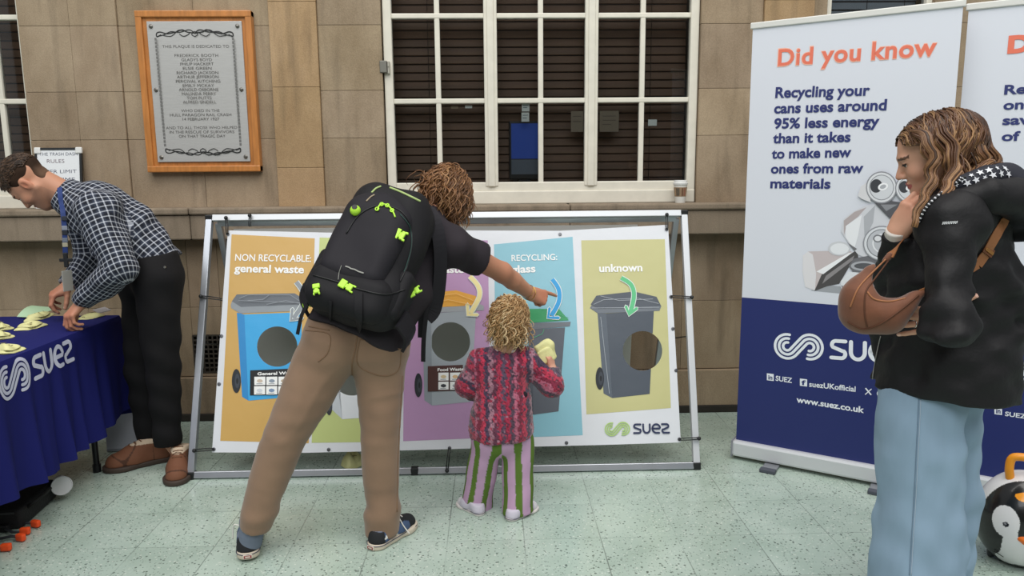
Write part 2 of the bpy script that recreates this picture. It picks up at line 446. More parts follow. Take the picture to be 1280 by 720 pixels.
# ================================================================== SETTING
def floor_mat():
    m = bpy.data.materials.new('terrazzo tiles'); m.use_nodes = True; nt = m.node_tree; b = nt.nodes['Principled BSDF']; L = nt.links.new
    N = nt.nodes.new
    tc = N('ShaderNodeTexCoord'); 
    def noise(sc, det=3, vec=None):
        n = N('ShaderNodeTexNoise'); n.inputs['Scale'].default_value = sc; n.inputs['Detail'].default_value = det; L(vec or tc.outputs['Object'], n.inputs['Vector']); return n
    def ramp(src, stops):
        r = N('ShaderNodeValToRGB'); e = r.color_ramp.elements
        while len(e) < len(stops): e.new(0.5)
        for i, (p, c) in enumerate(stops): e[i].position = p; e[i].color = (*lin(c), 1)
        L(src, r.inputs[0]); return r
    base = ramp(noise(5, 6).outputs[0], [(0.25, '#a0b2a5'), (0.5, '#adbeb2'), (0.75, '#b8c7bc')])
    # one slightly different tone per tile
    mp = N('ShaderNodeMapping'); mp.inputs['Location'].default_value = (0.498/0.305, -2.748/0.305, 0); mp.inputs['Scale'].default_value = (1/0.305, 1/0.305, 1)
    L(tc.outputs['Object'], mp.inputs[0])
    fl = N('ShaderNodeVectorMath'); fl.operation = 'FLOOR'; L(mp.outputs[0], fl.inputs[0])
    wn = N('ShaderNodeTexWhiteNoise'); L(fl.outputs[0], wn.inputs['Vector'])
    mr = N('ShaderNodeMapRange'); mr.inputs[3].default_value = 0.93; mr.inputs[4].default_value = 1.06; L(wn.outputs['Value'], mr.inputs[0])
    mul = N('ShaderNodeMix'); mul.data_type = 'RGBA'; mul.blend_type = 'MULTIPLY'; mul.inputs[0].default_value = 1; L(base.outputs[0], mul.inputs[6]); L(mr.outputs[0], mul.inputs[7])
    cur = mul.outputs[2]
    # chips: dark, grey and pale
    for sc, th, colr in ((60, 0.30, '#4f5a52'), (90, 0.34, '#7c877f'), (70, 0.3, '#ccd4ca'), (34, 0.17, '#434b45')):
        v = N('ShaderNodeTexVoronoi'); v.inputs['Scale'].default_value = sc; L(tc.outputs['Object'], v.inputs['Vector'])
        w = N('ShaderNodeTexWhiteNoise'); L(v.outputs['Position'], w.inputs['Vector'])
        thn = N('ShaderNodeMath'); thn.operation = 'MULTIPLY'; thn.inputs[1].default_value = th; L(w.outputs['Value'], thn.inputs[0])
        lt = N('ShaderNodeMath'); lt.operation = 'LESS_THAN'; L(v.outputs['Distance'], lt.inputs[0]); L(thn.outputs[0], lt.inputs[1])
        f = N('ShaderNodeMath'); f.operation = 'MULTIPLY'; f.inputs[1].default_value = 0.8; L(lt.outputs[0], f.inputs[0])
        mx = N('ShaderNodeMix'); mx.data_type = 'RGBA'; L(f.outputs[0], mx.inputs[0]); L(cur, mx.inputs[6]); mx.inputs[7].default_value = (*lin(colr), 1); cur = mx.outputs[2]
    # joints
    fr = N('ShaderNodeVectorMath'); fr.operation = 'FRACTION'; L(mp.outputs[0], fr.inputs[0])
    sp = N('ShaderNodeSeparateXYZ'); L(fr.outputs[0], sp.inputs[0])
    ds = []
    for a, wd_ in ((0, 0.0075), (1, 0.0045)):
        s1 = N('ShaderNodeMath'); s1.operation = 'SUBTRACT'; s1.inputs[1].default_value = 0.5; L(sp.outputs[a], s1.inputs[0])
        s2 = N('ShaderNodeMath'); s2.operation = 'ABSOLUTE'; L(s1.outputs[0], s2.inputs[0])
        s3 = N('ShaderNodeMath'); s3.operation = 'GREATER_THAN'; s3.inputs[1].default_value = 0.5-wd_; L(s2.outputs[0], s3.inputs[0]); ds.append(s3)
    mxx = N('ShaderNodeMath'); mxx.operation = 'MAXIMUM'; L(ds[0].outputs[0], mxx.inputs[0]); L(ds[1].outputs[0], mxx.inputs[1])
    jn = N('ShaderNodeMapRange'); jn.inputs[1].default_value = 0.35; jn.inputs[2].default_value = 0.65; jn.inputs[3].default_value = 0.15; jn.inputs[4].default_value = 0.8; L(noise(2.2, 2).outputs[0], jn.inputs[0])
    f = N('ShaderNodeMath'); f.operation = 'MULTIPLY'; L(jn.outputs[0], f.inputs[1]); L(mxx.outputs[0], f.inputs[0])
    mx = N('ShaderNodeMix'); mx.data_type = 'RGBA'; L(f.outputs[0], mx.inputs[0]); L(cur, mx.inputs[6]); mx.inputs[7].default_value = (*lin('#68716a'), 1)
    L(mx.outputs[2], b.inputs['Base Color'])
    rr = N('ShaderNodeMapRange'); rr.inputs[3].default_value = 0.17; rr.inputs[4].default_value = 0.34; L(noise(9, 5).outputs[0], rr.inputs[0]); L(rr.outputs[0], b.inputs['Roughness'])
    bp = N('ShaderNodeBump'); bp.inputs['Strength'].default_value = 0.08; bp.inputs['Distance'].default_value = 0.002; L(noise(30, 3).outputs[0], bp.inputs['Height']); L(bp.outputs[0], b.inputs['Normal'])
    return m
tag(mkobj('floor', [(-12, -11, 0), (12, -11, 0), (12, 4.5, 0), (-12, 4.5, 0)], [(0, 1, 2, 3)], floor_mat()), kind='structure')

def stone(name, c1, c2, c3):
    m = bpy.data.materials.new(name); m.use_nodes = True; nt = m.node_tree; b = nt.nodes['Principled BSDF']; L = nt.links.new; N = nt.nodes.new
    tc = N('ShaderNodeTexCoord'); mp = N('ShaderNodeMapping'); mp.inputs['Scale'].default_value = (1, 1, 0.6); L(tc.outputs['Object'], mp.inputs[0])
    n1 = N('ShaderNodeTexNoise'); n1.inputs['Scale'].default_value = 2.6; n1.inputs['Detail'].default_value = 8; n1.inputs['Roughness'].default_value = 0.65; L(mp.outputs[0], n1.inputs[0])
    r = N('ShaderNodeValToRGB'); e = r.color_ramp.elements; e.new(0.5)
    for i, (p, c) in enumerate(((0.3, c1), (0.5, c2), (0.72, c3))): e[i].position = p; e[i].color = (*lin(c), 1)
    L(n1.outputs[0], r.inputs[0])
    n2 = N('ShaderNodeTexNoise'); n2.inputs['Scale'].default_value = 170; n2.inputs['Detail'].default_value = 3; L(tc.outputs['Object'], n2.inputs[0])
    mr = N('ShaderNodeMapRange'); mr.inputs[1].default_value = 0.3; mr.inputs[2].default_value = 0.7; mr.inputs[3].default_value = 0.9; mr.inputs[4].default_value = 1.1; L(n2.outputs[0], mr.inputs[0])
    at_ = N('ShaderNodeAttribute'); at_.attribute_name = 'Col'
    m1 = N('ShaderNodeMix'); m1.data_type = 'RGBA'; m1.blend_type = 'MULTIPLY'; m1.inputs[0].default_value = 1; L(r.outputs[0], m1.inputs[6]); L(mr.outputs[0], m1.inputs[7])
    m2 = N('ShaderNodeMix'); m2.data_type = 'RGBA'; m2.blend_type = 'MULTIPLY'; m2.inputs[0].default_value = 1; L(m1.outputs[2], m2.inputs[6]); L(at_.outputs['Color'], m2.inputs[7])
    # grime running down from the ledges
    wv = N('ShaderNodeTexNoise'); wv.inputs['Scale'].default_value = 5; wv.inputs['Detail'].default_value = 5; mp2 = N('ShaderNodeMapping'); mp2.inputs['Scale'].default_value = (3, 3, 0.35); L(tc.outputs['Object'], mp2.inputs[0]); L(mp2.outputs[0], wv.inputs[0])
    g = N('ShaderNodeMapRange'); g.inputs[1].default_value = 0.52; g.inputs[2].default_value = 0.75; g.inputs[3].default_value = 0; g.inputs[4].default_value = 0.4; L(wv.outputs[0], g.inputs[0])
    m3 = N('ShaderNodeMix'); m3.data_type = 'RGBA'; L(g.outputs[0], m3.inputs[0]); L(m2.outputs[2], m3.inputs[6]); m3.inputs[7].default_value = (*lin('#4e4438'), 1)
    L(m3.outputs[2], b.inputs['Base Color']); b.inputs['Roughness'].default_value = 0.88; b.inputs['Specular IOR Level'].default_value = 0.25
    bp = N('ShaderNodeBump'); bp.inputs['Strength'].default_value = 0.35; bp.inputs['Distance'].default_value = 0.004; L(n2.outputs[0], bp.inputs['Height']); L(bp.outputs[0], b.inputs['Normal'])
    return m
STONE = stone('weathered sandstone', '#86745e', '#988670', '#a8967f')
TAN = stone('tan sandstone', '#94795a', '#a68b69', '#b39878')
LEDGE = stone('grey ledge stone', '#7a6d5d', '#897b6a', '#968876')
rnd = random.Random(4)
def blocks(name, lst, m, amp=0.07):
    """a course-work wall: every stone is a bevelled block, one mesh"""
    mb = MB(); cols = []
    for x0, x1, z0, z1, y in lst:
        n0 = len(mb.v); g = 0.0006
        mb.box((x0+g, y, z0+g), (x1-g, 4.46, z1-g), 0.0025)
        t = 1+rnd.uniform(-amp, amp); cols += [(t, t*(1+rnd.uniform(-.01, .01)), t*(1+rnd.uniform(-.03, .02)))]*(len(mb.v)-n0)
    o = mkobj(name, mb.v, mb.f, m, col=np.array(cols)); return tag(o, kind='structure')
L_ = []
zz = [1.26, 1.64, 1.90, 2.25, 2.62, 2.9, 3.2]
def col_(x0, x1, y, zs): L_.extend((x0, x1, zs[i], zs[i+1], y) for i in range(len(zs)-1))
col_(-2.56, -2.285, 4.26, zz); col_(-2.285, -2.03, 4.258, zz)
col_(-2.03, -1.62, 4.272, zz); col_(-1.62, -1.205, 4.272, zz); col_(-0.945, -0.598, 4.262, zz)
col_(1.178, 1.525, 4.262, zz); col_(1.805, 1.885, 4.262, zz); col_(2.49, 3.0, 4.26, zz); col_(3.0, 3.6, 4.26, zz)
lz = [0.265, 0.68, 1.075]
for i, (a, b) in enumerate(zip([-3.8, -3.0, -2.35, -1.765, -1.59, -1.0, -0.3, 0.42, 1.12, 1.8, 2.5], [-3.0, -2.35, -1.765, -1.59, -1.0, -0.3, 0.42, 1.12, 1.8, 2.5, 3.6])):
    if i == 3: L_ += [(a, b, 0.265, 0.285, 4.288), (a, b, 0.515, 0.68, 4.288), (a, b, 0.68, 1.075, 4.288)]
    else: col_(a, b, 4.288, lz)
for a, b in ((-3.8, -2.6), (-2.6, -1.4), (-1.4, -0.2), (-0.2, 0.9), (0.9, 2.1), (2.1, 3.6)): L_.append((a, b, -0.02, 0.262, 4.262))
col_(1.885, 2.49, 4.262, [1.26, 1.64]); col_(-3.8, -3.4, 4.262, zz)
blocks('wall_back', L_, STONE)
T_ = []
for x0, x1 in ((-1.205, -0.945), (1.525, 1.805)):
    for i, (a, b) in enumerate(zip([1.26, 1.478, 1.918, 2.37, 2.8], [1.478, 1.918, 2.37, 2.8, 3.2])): T_.append((x0, x1, a, b, 4.243))
blocks('trim_1', T_, TAN, 0.05)
mb = MB(); cols = []
for i in range(7):
    a = -3.8+i*1.06; n0 = len(mb.v)
    mb.box((a+.001, 4.165, 1.085), (a+1.059, 4.47, 1.222), 0.008); mb.box((a+.001, 4.15, 1.224), (a+1.059, 4.47, 1.262), 0.01)
    t = 1+rnd.uniform(-.06, .06); cols += [(t, t, t)]*(len(mb.v)-n0)
tag(mkobj('trim_2', mb.v, mb.f, LEDGE, col=np.array(cols)), kind='structure')
L_ = []
for i in range(8):
    for j in range(6): L_.append((-12+i*3.0, -9+i*3.0, j*1.2, j*1.2+1.2, 0))
mb = MB(); cols = []
for x0, x1, z0, z1, y in L_:
    n0 = len(mb.v); mb.box((x0+.004, -11.3, z0+.004), (x1-.004, -11.0, z1-.004), .01); cols += [(.55, .5, .46)]*(len(mb.v)-n0)
tag(mkobj('wall_front_unseen', mb.v, mb.f, STONE, col=np.array(cols)), kind='structure')  # unseen wall behind the camera, added to darken the window reflections
# dark strip where the wall meets the floor
mb = MB(); mb.box((-3.8, 4.250, 0.0), (3.6, 4.27, 0.045), 0.006)
tag(mb.build('baseboard_back', mat('dark skirting', '#2c2822', 0.9, var=0.3, vscale=6)), kind='structure')

PAINT = mat('old white paint', '#d9d4c6', 0.55, var=0.05, vscale=14, bump=0.15, bscale=40, bdist=0.003)
GLASS = glass_mat()
def window(name, x0, x1, z0, z1, stiles, rows, small, fw=0.05, y=4.285):
    """stiles: (centre, width); rows: heights of the glazing bars; small: thin vertical bars"""
    root = empty(name, ((x0+x1)/2, y, z0)); tag(root, kind='structure')
    f = MB(); f.box((x0, y, z0), (x0+fw, y+.06, z1), .006); f.box((x1-fw, y, z0), (x1, y+.06, z1), .006)
    f.box((x0, y-.004, z0), (x1, y+.06, z0+.075), .006); f.box((x0+.01, y+.01, z0+.072), (x1-.01, y+.06, z0+.125), .006); f.box((x0, y, z1-.06), (x1, y+.06, z1), .006)
    f.build('window_frame', PAINT, root)
    f = MB()
    for c, w in stiles: f.box((c-w/2, y+.004, z0+.1), (c+w/2, y+.058, z1), .006); f.box((c-w/2+.018, y-.004, z0+.1), (c+w/2-.018, y+.03, z1), .004)
    if stiles: f.build('mullion', PAINT, root)
    f = MB()
    for z in rows: f.box((x0+fw-.005, y+.012, z-.014), (x1-fw+.005, y+.05, z+.014), .005)
    for c in small: f.box((c-.0145, y+.014, z0+.1), (c+.0145, y+.048, z1-.05), .005)
    f.build('glazing_bar', PAINT, root)
    f = MB(); f.box((x0+fw-.005, y+.030, z0+.09), (x1-fw+.005, y+.034, z1-.05))
    f.build('pane', GLASS, root)
    return root
window('window_1', -0.592, 1.175, 1.262, 3.1, [(0.003, 0.074), (0.572, 0.074)], [1.843, 2.304, 2.76], [-0.293, 0.285, 0.861], 0.048)
window('window_2', -3.4, -2.568, 1.262, 3.1, [(-3.05, 0.06)], [1.856, 2.304, 2.76], [-2.72], 0.012)
window('window_3', 1.885, 2.49, 1.64, 3.1, [], [1.9], [], 0.034)
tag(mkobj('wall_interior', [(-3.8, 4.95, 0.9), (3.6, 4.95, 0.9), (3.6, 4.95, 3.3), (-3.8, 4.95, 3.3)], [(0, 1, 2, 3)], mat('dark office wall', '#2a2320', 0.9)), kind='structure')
SLAT = mat('brown blind slats', '#5c3f2b', 0.6, var=0.18, vscale=3, stretch=(0.6, 1, 9))
for name, x0, x1, lab, mm in (('window_blind', -0.56, 1.14, 'brown slatted blind closed behind the large white paned window', SLAT),
                          ('window_blind', -3.4, -2.5, 'brown slatted blind behind the window at the left edge', SLAT),
                          ('window_blind', 1.9, 2.48, 'grey blind behind the narrow window above the tall banner', mat('grey blind', '#8a9099', 0.7))):
    root = empty(name, ((x0+x1)/2, 4.44, 3.06), lab, 'blind', None)
    s = MB(); z = 1.36 if x0 < 1.5 else 1.7
    while z < 3.05:
        s.box((x0, 4.438, z), (x1, 4.446, z+.042), .002, Matrix.Translation((0, 4.44, z+.02)) @ Matrix.Rotation(radians(-14), 4, 'X') @ Matrix.Translation((0, -4.44, -z-.02))); z += 0.047
    s.build('slats', mm, root)
    h = MB(); h.box((x0, 4.42, 3.05), (x1, 4.47, 3.09), .004); h.build('head_rail', mm, root)
    c = MB()
    for q in (0.12, 0.5, 0.88): c.tube([(x0+(x1-x0)*q, 4.432, 1.36), (x0+(x1-x0)*q, 4.432, 3.05)], .0015, 5)
    c.build('ladder_cord', mat('blind cord', '#2a201a', 0.8), root)
# reflections in the big window, modelled as cards and a screen behind its glass
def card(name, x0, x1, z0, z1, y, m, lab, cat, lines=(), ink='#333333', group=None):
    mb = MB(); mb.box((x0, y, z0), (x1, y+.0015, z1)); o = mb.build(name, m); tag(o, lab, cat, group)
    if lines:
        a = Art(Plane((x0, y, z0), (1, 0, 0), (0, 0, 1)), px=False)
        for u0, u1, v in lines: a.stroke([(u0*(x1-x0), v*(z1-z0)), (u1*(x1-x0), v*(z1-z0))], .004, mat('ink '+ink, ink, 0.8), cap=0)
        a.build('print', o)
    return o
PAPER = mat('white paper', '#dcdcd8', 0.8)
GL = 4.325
card('paper_reflection', 0.178, 0.222, 1.785, 1.832, GL, PAPER, 'upper reflected white slip modelled inside the window above the blue screen', 'paper', [(.15, .85, .7), (.15, .7, .45)], '#6c7680')
card('paper_reflection', 0.176, 0.220, 1.728, 1.779, GL, PAPER, 'lower reflected white slip modelled inside the window above the blue screen', 'paper', [(.15, .85, .7), (.15, .7, .4)], '#6c7680')
card('poster_reflection', 0.625, 0.735, 1.668, 1.785, GL, mat('beige poster', '#7d6f60', 0.8), 'reflected beige notice modelled inside the window near its right mullion', 'poster_reflection', [(.15, .85, .75), (.15, .85, .55), (.15, .6, .35)], '#5f5348')
card('poster_reflection', 0.46, 0.53, 1.668, 1.785, GL, mat('beige poster', '#7d6f60', 0.8), 'reflected beige notice modelled inside the window left of the right mullion', 'poster_reflection', [(.15, .85, .75), (.15, .85, .5)], '#5f5348')
card('paper_reflection', 0.905, 0.955, 1.70, 1.735, GL, PAPER, 'small reflected white slip modelled inside the window at its right pane', 'paper')
card('paper_reflection', -0.145, -0.105, 1.805, 1.82, GL, PAPER, 'small reflected white slip modelled inside the window left of the left mullion', 'paper')
card('paper_reflection', -0.225, -0.185, 1.803, 1.817, GL, mat('tan paper', '#8b7763', 0.8), 'small reflected tan slip modelled inside the window in its second column of panes', 'paper')
sc = empty('screen_reflection', (0.19, 4.40, 1.38), 'blue lit information screen behind the window glass', 'screen')
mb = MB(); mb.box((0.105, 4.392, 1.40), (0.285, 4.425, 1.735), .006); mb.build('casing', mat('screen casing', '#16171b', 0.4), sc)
mb = MB(); mb.box((0.118, 4.3905, 1.52), (0.274, 4.393, 1.722)); mb.build('display', mat('blue display', '#24408c', 0.3, emit=0.25), sc)  # glow of the reflected screen, given as emission
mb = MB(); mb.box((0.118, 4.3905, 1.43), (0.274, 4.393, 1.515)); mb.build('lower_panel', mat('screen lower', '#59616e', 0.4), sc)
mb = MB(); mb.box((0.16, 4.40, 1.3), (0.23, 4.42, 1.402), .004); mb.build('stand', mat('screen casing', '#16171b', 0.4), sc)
# bracket on the left jamb
br = empty('window_bracket', (-0.585, 4.28, 1.98), 'small grey metal bracket box on the left jamb of the large window', 'bracket')
mb = MB(); mb.box((-0.612, 4.255, 1.995), (-0.572, 4.287, 2.06), .004); mb.build('box', mat('grey zinc', '#77756d', 0.5, 0.4), br)
mb = MB(); mb.box((-0.570, 4.262, 1.99), (-0.558, 4.287, 2.058), .003); mb.ball((-0.564, 4.26, 2.03), .004); mb.build('latch', mat('worn latch', '#a8a498', 0.5, 0.3), br)
mb = MB(); mb.tube([(-0.598, 4.268, 2.06), (-0.603, 4.268, 2.10), (-0.604, 4.27, 2.14), (-0.594, 4.272, 2.146)], .002, 6); mb.build('wire', mat('dark wire', '#333230', 0.6), br)
# vent in the wall
vt = empty('air_vent', (-1.678, 4.288, 0.285), 'dark cast grille vent low in the stone wall behind the display frame', 'vent')
mb = MB(); VM = mat('vent iron', '#3c362e', 0.8, 0.2)
for x in np.linspace(-1.763, -1.593, 7): mb.box((x-.004, 4.284, 0.287), (x+.004, 4.30, 0.513), .001)
for z in np.linspace(0.289, 0.511, 9): mb.box((-1.765, 4.285, z-.004), (-1.591, 4.299, z+.004), .001)
mb.build('grille', VM, vt); mb = MB(); mb.box((-1.765, 4.36, 0.285), (-1.59, 4.37, 0.515)); mb.build('duct', mat('vent black', '#0c0b0a', 0.95), vt)

# ================================================================== PLAQUE
pq = empty('memorial_plaque', (-1.603, 4.26, 1.457), 'engraved steel plaque in a varnished oak frame on the stone wall', 'plaque')
OAK = mat('varnished oak', '#b9783c', 0.4, var=0.18, vscale=9, stretch=(6, 6, 0.7), coat=0.2)
x0, x1, z0, z1 = -1.915, -1.291, 1.459, 2.322
mb = MB(); w = 0.035
mb.box((x0, 4.222, z0), (x0+w, 4.272, z1), .005); mb.box((x1-w, 4.222, z0), (x1, 4.272, z1), .005); mb.box((x0, 4.220, z0), (x1, 4.272, z0+w), .005); mb.box((x0, 4.220, z1-w), (x1, 4.272, z1), .005)
mb.build('wood_frame', OAK, pq); mb = MB(); mb.box((x0+.01, 4.236, z0+.01), (x1-.01, 4.27, z1-.01)); mb.build('back_board', OAK, pq)
px0, px1, pz0, pz1 = -1.855, -1.345, 1.515, 2.266
STEEL = mat('brushed steel', '#b4b3b1', 0.45, 0.25, var=0.04, vscale=20, stretch=(1, 1, 12))
mb = MB(); mb.box((px0, 4.2255, pz0), (px1, 4.2365, pz1), .002); pt = mb.build('steel_plate', STEEL, pq)
INK = mat('engraving', '#5c5a57', 0.7); INKD = mat('black engraving', '#191919', 0.6)
pl = Plane((px0, 4.2255, pz0), (1, 0, 0), (0, 0, 1)); a = Art(pl, px=False); PW, PH = px1-px0, pz1-pz0
def crow(t, v, h, wd_): a.text(t, (PW/2-wd_/2, v), (PW/2+wd_/2, v), h, INK, 0.0)
rows_ = [('THIS PLAQUE IS DEDICATED TO', .82, .36), ('FREDERICK BOOTH', .757, .235), ('GLADYS BOYD', .727, .165), ('PHILIP HACKERT', .698, .18), ('ELSIE GREEN', .667, .155), ('RICHARD JACKSON', .636, .225),
         ('ARTHUR JEFFERSON', .607, .225), ('PERCIVAL KITCHING', .576, .24), ('EMILY MCKAY', .546, .17), ('ARNOLD OSBORNE', .517, .215), ('MALINDA PERRY', .487, .185), ('TOM PUTTS', .457, .135), ('ALFRED SINDELL', .428, .18),
         ('WHO DIED IN THE', .366, .21), ('HULL PARAGON RAIL CRASH', .336, .335), ('14 FEBRUARY 1927', .306, .2), ('AND TO ALL THOSE WHO HELPED', .244, .39), ('IN THE RESCUE OF SURVIVORS', .213, .355), ('ON THAT TRAGIC DAY', .183, .255)]
for grp in (rows_[:1], rows_[1:13], rows_[13:16], rows_[16:]):
    a = Art(pl, px=False)
    for t, v, wd_ in grp: crow(t, v*PH-.004, 0.0145, wd_)
    a.build('inscription', pt)
for sx in (0, 1):
    a = Art(pl, px=False); X = (lambda u: u*PW) if sx == 0 else (lambda u: (1-u)*PW)
    for k in range(30):
        v = .115+k*.0258
        a.fill([(X(.082), v*PH), (X(.104), v*PH), (X(.104), (v+.019)*PH), (X(.082), (v+.019)*PH)][::(1 if sx == 0 else -1)], mat('grey engraving', '#6d6c6a', 0.7))
    a.build('engraved_border', pt)
def scroll(v0, sgn):
    a = Art(pl, px=False)
    for sx in (-1, 1):
        c = lambda u, v: (PW/2+sx*u*PW, (v0+sgn*v)*PH)
        def cv(ps, w):
            n = len(ps); out = []
            for i in range(n-1):
                p0, p1, p2, p3 = V(*ps[max(i-1, 0)]), V(*ps[i]), V(*ps[i+1]), V(*ps[min(i+2, n-1)])
                for t in np.linspace(0, 1, 7)[:-1]: out.append(.5*((2*p1)+(-p0+p2)*t+(2*p0-5*p1+4*p2-p3)*t*t+(-p0+3*p1-3*p2+p3)*t**3))
            out.append(V(*ps[-1])); a.stroke([c(*q) for q in out], w, INKD)
        cv([(.36, .0), (.40, -.012), (.40, .012), (.36, .02), (.29, .008), (.2, .02), (.13, .035), (.08, .02), (.0, .012)], .006)
        cv([(.39, -.008), (.33, .0), (.25, .022), (.16, .018), (.06, .035), (.015, .02)], .005)
        cv([(.33, -.004), (.26, -.010), (.22, .004), (.17, .032), (.11, .03)], .004)
        cv([(.0, -.012), (.03, .0), (.02, .018), (.0, .022)], .004)
        cv([(.16, .006), (.12, -.010), (.07, .002), (.05, .018)], .004)
    a.build('engraved_scroll', pt)
scroll(.905, 1); scroll(.085, -1)
for u in (.045, .955):
    for v in (.035, .52, .965):
        mb = MB(); cx, cz = px0+u*PW, pz0+v*PH
        mb.lathe([(.011, 0), (.011, .004), (.007, .008), (0.0005, .009)], (cx, 4.2255, cz), (0, -1, 0), 16); mb.box((cx-.008, 4.2165, cz-.0012), (cx+.008, 4.2185, cz+.0012))
        smooth_by_angle(mb.build('screw', mat('screw steel', '#8d8a84', 0.3, 0.9), pq))

# ================================================================== WHITEBOARD
wb = empty('small_whiteboard', (-2.4, 4.2, 1.262), 'small whiteboard with handwritten rules standing on the ledge behind the man in checked shirt', 'whiteboard')
wp = Plane((-2.525, 4.19, 1.266), (1, 0, 0), (0, 0.13, 1)); W_, H_ = 0.255, 0.335
def pbox(plane, u0, u1, v0, v1, h0, h1, bev=.001):
    mb = MB(); mb.box((u0, v0, h0), (u1, v1, h1), bev, Matrix(((plane.x[0], plane.y[0], plane.n[0], plane.o[0]), (plane.x[1], plane.y[1], plane.n[1], plane.o[1]), (plane.x[2], plane.y[2], plane.n[2], plane.o[2]), (0, 0, 0, 1)))); return mb
pbox(wp, 0.004, W_-.004, .004, H_-.004, -.008, 0).build('board', mat('whiteboard white', '#e4e6e8', 0.3), wb)
fr = MB()
for q in ((0, W_, 0, .012), (0, W_, H_-.012, H_), (0, .012, 0, H_), (W_-.012, W_, 0, H_)): m_ = pbox(wp, *q, -.01, .004); fr.add(m_.v, m_.f)
fr.build('frame', mat('black plastic', '#1b1c1e', 0.5), wb)
for u in (0, W_-.03):
    for v in (0, H_-.03): pbox(wp, u-.003, u+.033, v-.003, v+.033, -.011, .007, .006).build('corner_cap', mat('white plastic', '#dcdcd9', 0.4), wb)
MK = mat('marker ink', '#2c3350', 0.6); MR = mat('marker red', '#5d3a4a', 0.6)
for t_, u0, u1, v_, h_, m_ in (('THE TRASH DASH', .025, .232, .292, .017, MK), ('RULES', .065, .16, .252, .02, MR), ('PER LIMIT', .06, .225, .195, .019, MK), ('TIME', .12, .215, .15, .02, MK)):
    a = Art(wp, px=False); a.text(t_, (u0, v_), (u1, v_), h_, m_, -.01); a.build('handwriting', wb)
# cup on the ledge
cp = empty('coffee_cup', (1.076, 4.222, 1.262), 'white lidded takeaway coffee cup on the stone ledge below the window', 'cup')
mb = MB(); mb.lathe([(.027, 0), (.028, .004), (.038, .105)], (1.076, 4.222, 1.262), n=28); smooth_by_angle(mb.build('cup_body', mat('paper cup', '#d9d7d0', 0.6), cp))
mb = MB(); mb.lathe([(.0315, .036), (.0375, .088)], (1.076, 4.222, 1.262), n=28); sl = smooth_by_angle(mb.build('sleeve', mat('cup sleeve', '#9a7f63', 0.7, var=.2, vscale=25), cp))
mb = MB(); mb.lathe([(.041, .103), (.042, .112), (.039, .114), (.037, .126), (.030, .128)], (1.076, 4.222, 1.262), n=28); smooth_by_angle(mb.build('lid', mat('white plastic', '#dcdcd9', 0.4), cp))
for k, (u, c_) in enumerate(((-.9, '#3f4038'), (-.55, '#4a4a42'), (.1, '#6e4a35'), (.5, '#8c5a48'))):
    mb = MB(); ang = -pi/2+u*0.9; pts = [(1.076+cos(ang)*r_, 4.222+sin(ang)*r_, 1.262+z) for r_, z in ((.0335, .042), (.0355, .06), (.0378, .084))]
    mb.tube(pts, .0035, 6, flat=1.0); mb.build('sleeve_print', mat('cup print'+str(k), c_, 0.7), sl)
# ================================================================== DISPLAY FRAME AND BANNER
ALU = mat('brushed aluminium', '#b9bcc2', 0.35, 0.75, var=0.05, vscale=10)
ALUP = mat('pale aluminium profile', '#d3d5d8', 0.4, 0.25)
BLK = mat('black plastic', '#1b1c1e', 0.5)
FB = V(0, 3.415, 0.018); FTOP = V(0, 3.81, 1.225); fdir = unit(FTOP-FB)
xl0, xr0, xl1, xr1 = -1.462, 0.985, -1.435, 0.992
df = empty('display_frame', (-0.24, 3.6, 0), 'aluminium A-shaped display frame standing on the floor by the wall, holding the bin banner', 'display frame')
nrm = unit(V(0, -1.207, 0.395))
def fbar(name, a, b, w=.032, h=.032, m=ALUP): mb = MB(); mb.bar(a, b, w, h, nrm, .003); return mb.build(name, m, df)
A0, A1, B0, B1 = V(xl0, 3.415, .018), V(xr0, 3.415, .018), V(xl1, 3.81, 1.225), V(xr1, 3.81, 1.225)
fbar('post', A0, B0, m=ALU); fbar('post', A1, B1, m=ALUP)
mid = A0+(A1-A0)*0.432
fbar('bottom_rail', A0+V(.016, 0, 0), mid, m=ALU); fbar('bottom_rail', mid+V(.03, 0, 0), A1-V(.016, 0, 0), m=ALU)
fbar('top_rail', B0+V(.016, 0, 0), B1-V(.016, 0, 0))
def cap_(p, s=.018): mb = MB(); mb.box(p-s, p+s, .004); mb.build('corner_cap', BLK, df)
for p in (A0, A1, mid+V(.015, 0, 0)): cap_(p, .0185)
for p in (B0, B1): cap_(p, .0182)
# rear half of the A
R0, R1 = V(-1.37, 4.2, .018), V(0.93, 4.2, .018); S0, S1 = V(xl1+.035, 3.83, 1.2), V(xr1-.035, 3.83, 1.2)
nb = unit(V(0, 1.18, 0.37))
for a_, b_, nm in ((R0, S0, 'rear_leg'), (R1, S1, 'rear_leg'), (R0, R1, 'rear_bottom_rail'), (S0, S1, 'rear_top_rail')):
    mb = MB(); mb.bar(a_, b_, .03, .03, nb, .003); mb.build(nm, ALU, df)
for a_, b_ in ((A0*.5+B0*.5, R0*.5+S0*.5), (A1*.5+B1*.5, R1*.5+S1*.5)):
    mb = MB(); mb.tube([a_, (a_+b_)/2+V(0, 0, -.05), b_], .003, 6); mb.build('spreader_cord', BLK, df)

# rear banner: plain back seen through the cut-outs
rb = empty('rear_banner', (-0.3, 4.05, .2), 'blank rear vinyl sheet hanging on the back legs of the display frame', 'banner')
rp = Plane((-1.3, 4.168, .10), (1, 0, 0), S0-R0)
VG = mat('pale vinyl back', '#dedbd5', 0.6)
pbox(rp, 0.0, 2.085, .06, 1.12, 0.0, .0015).build('vinyl_sheet', VG, rb)

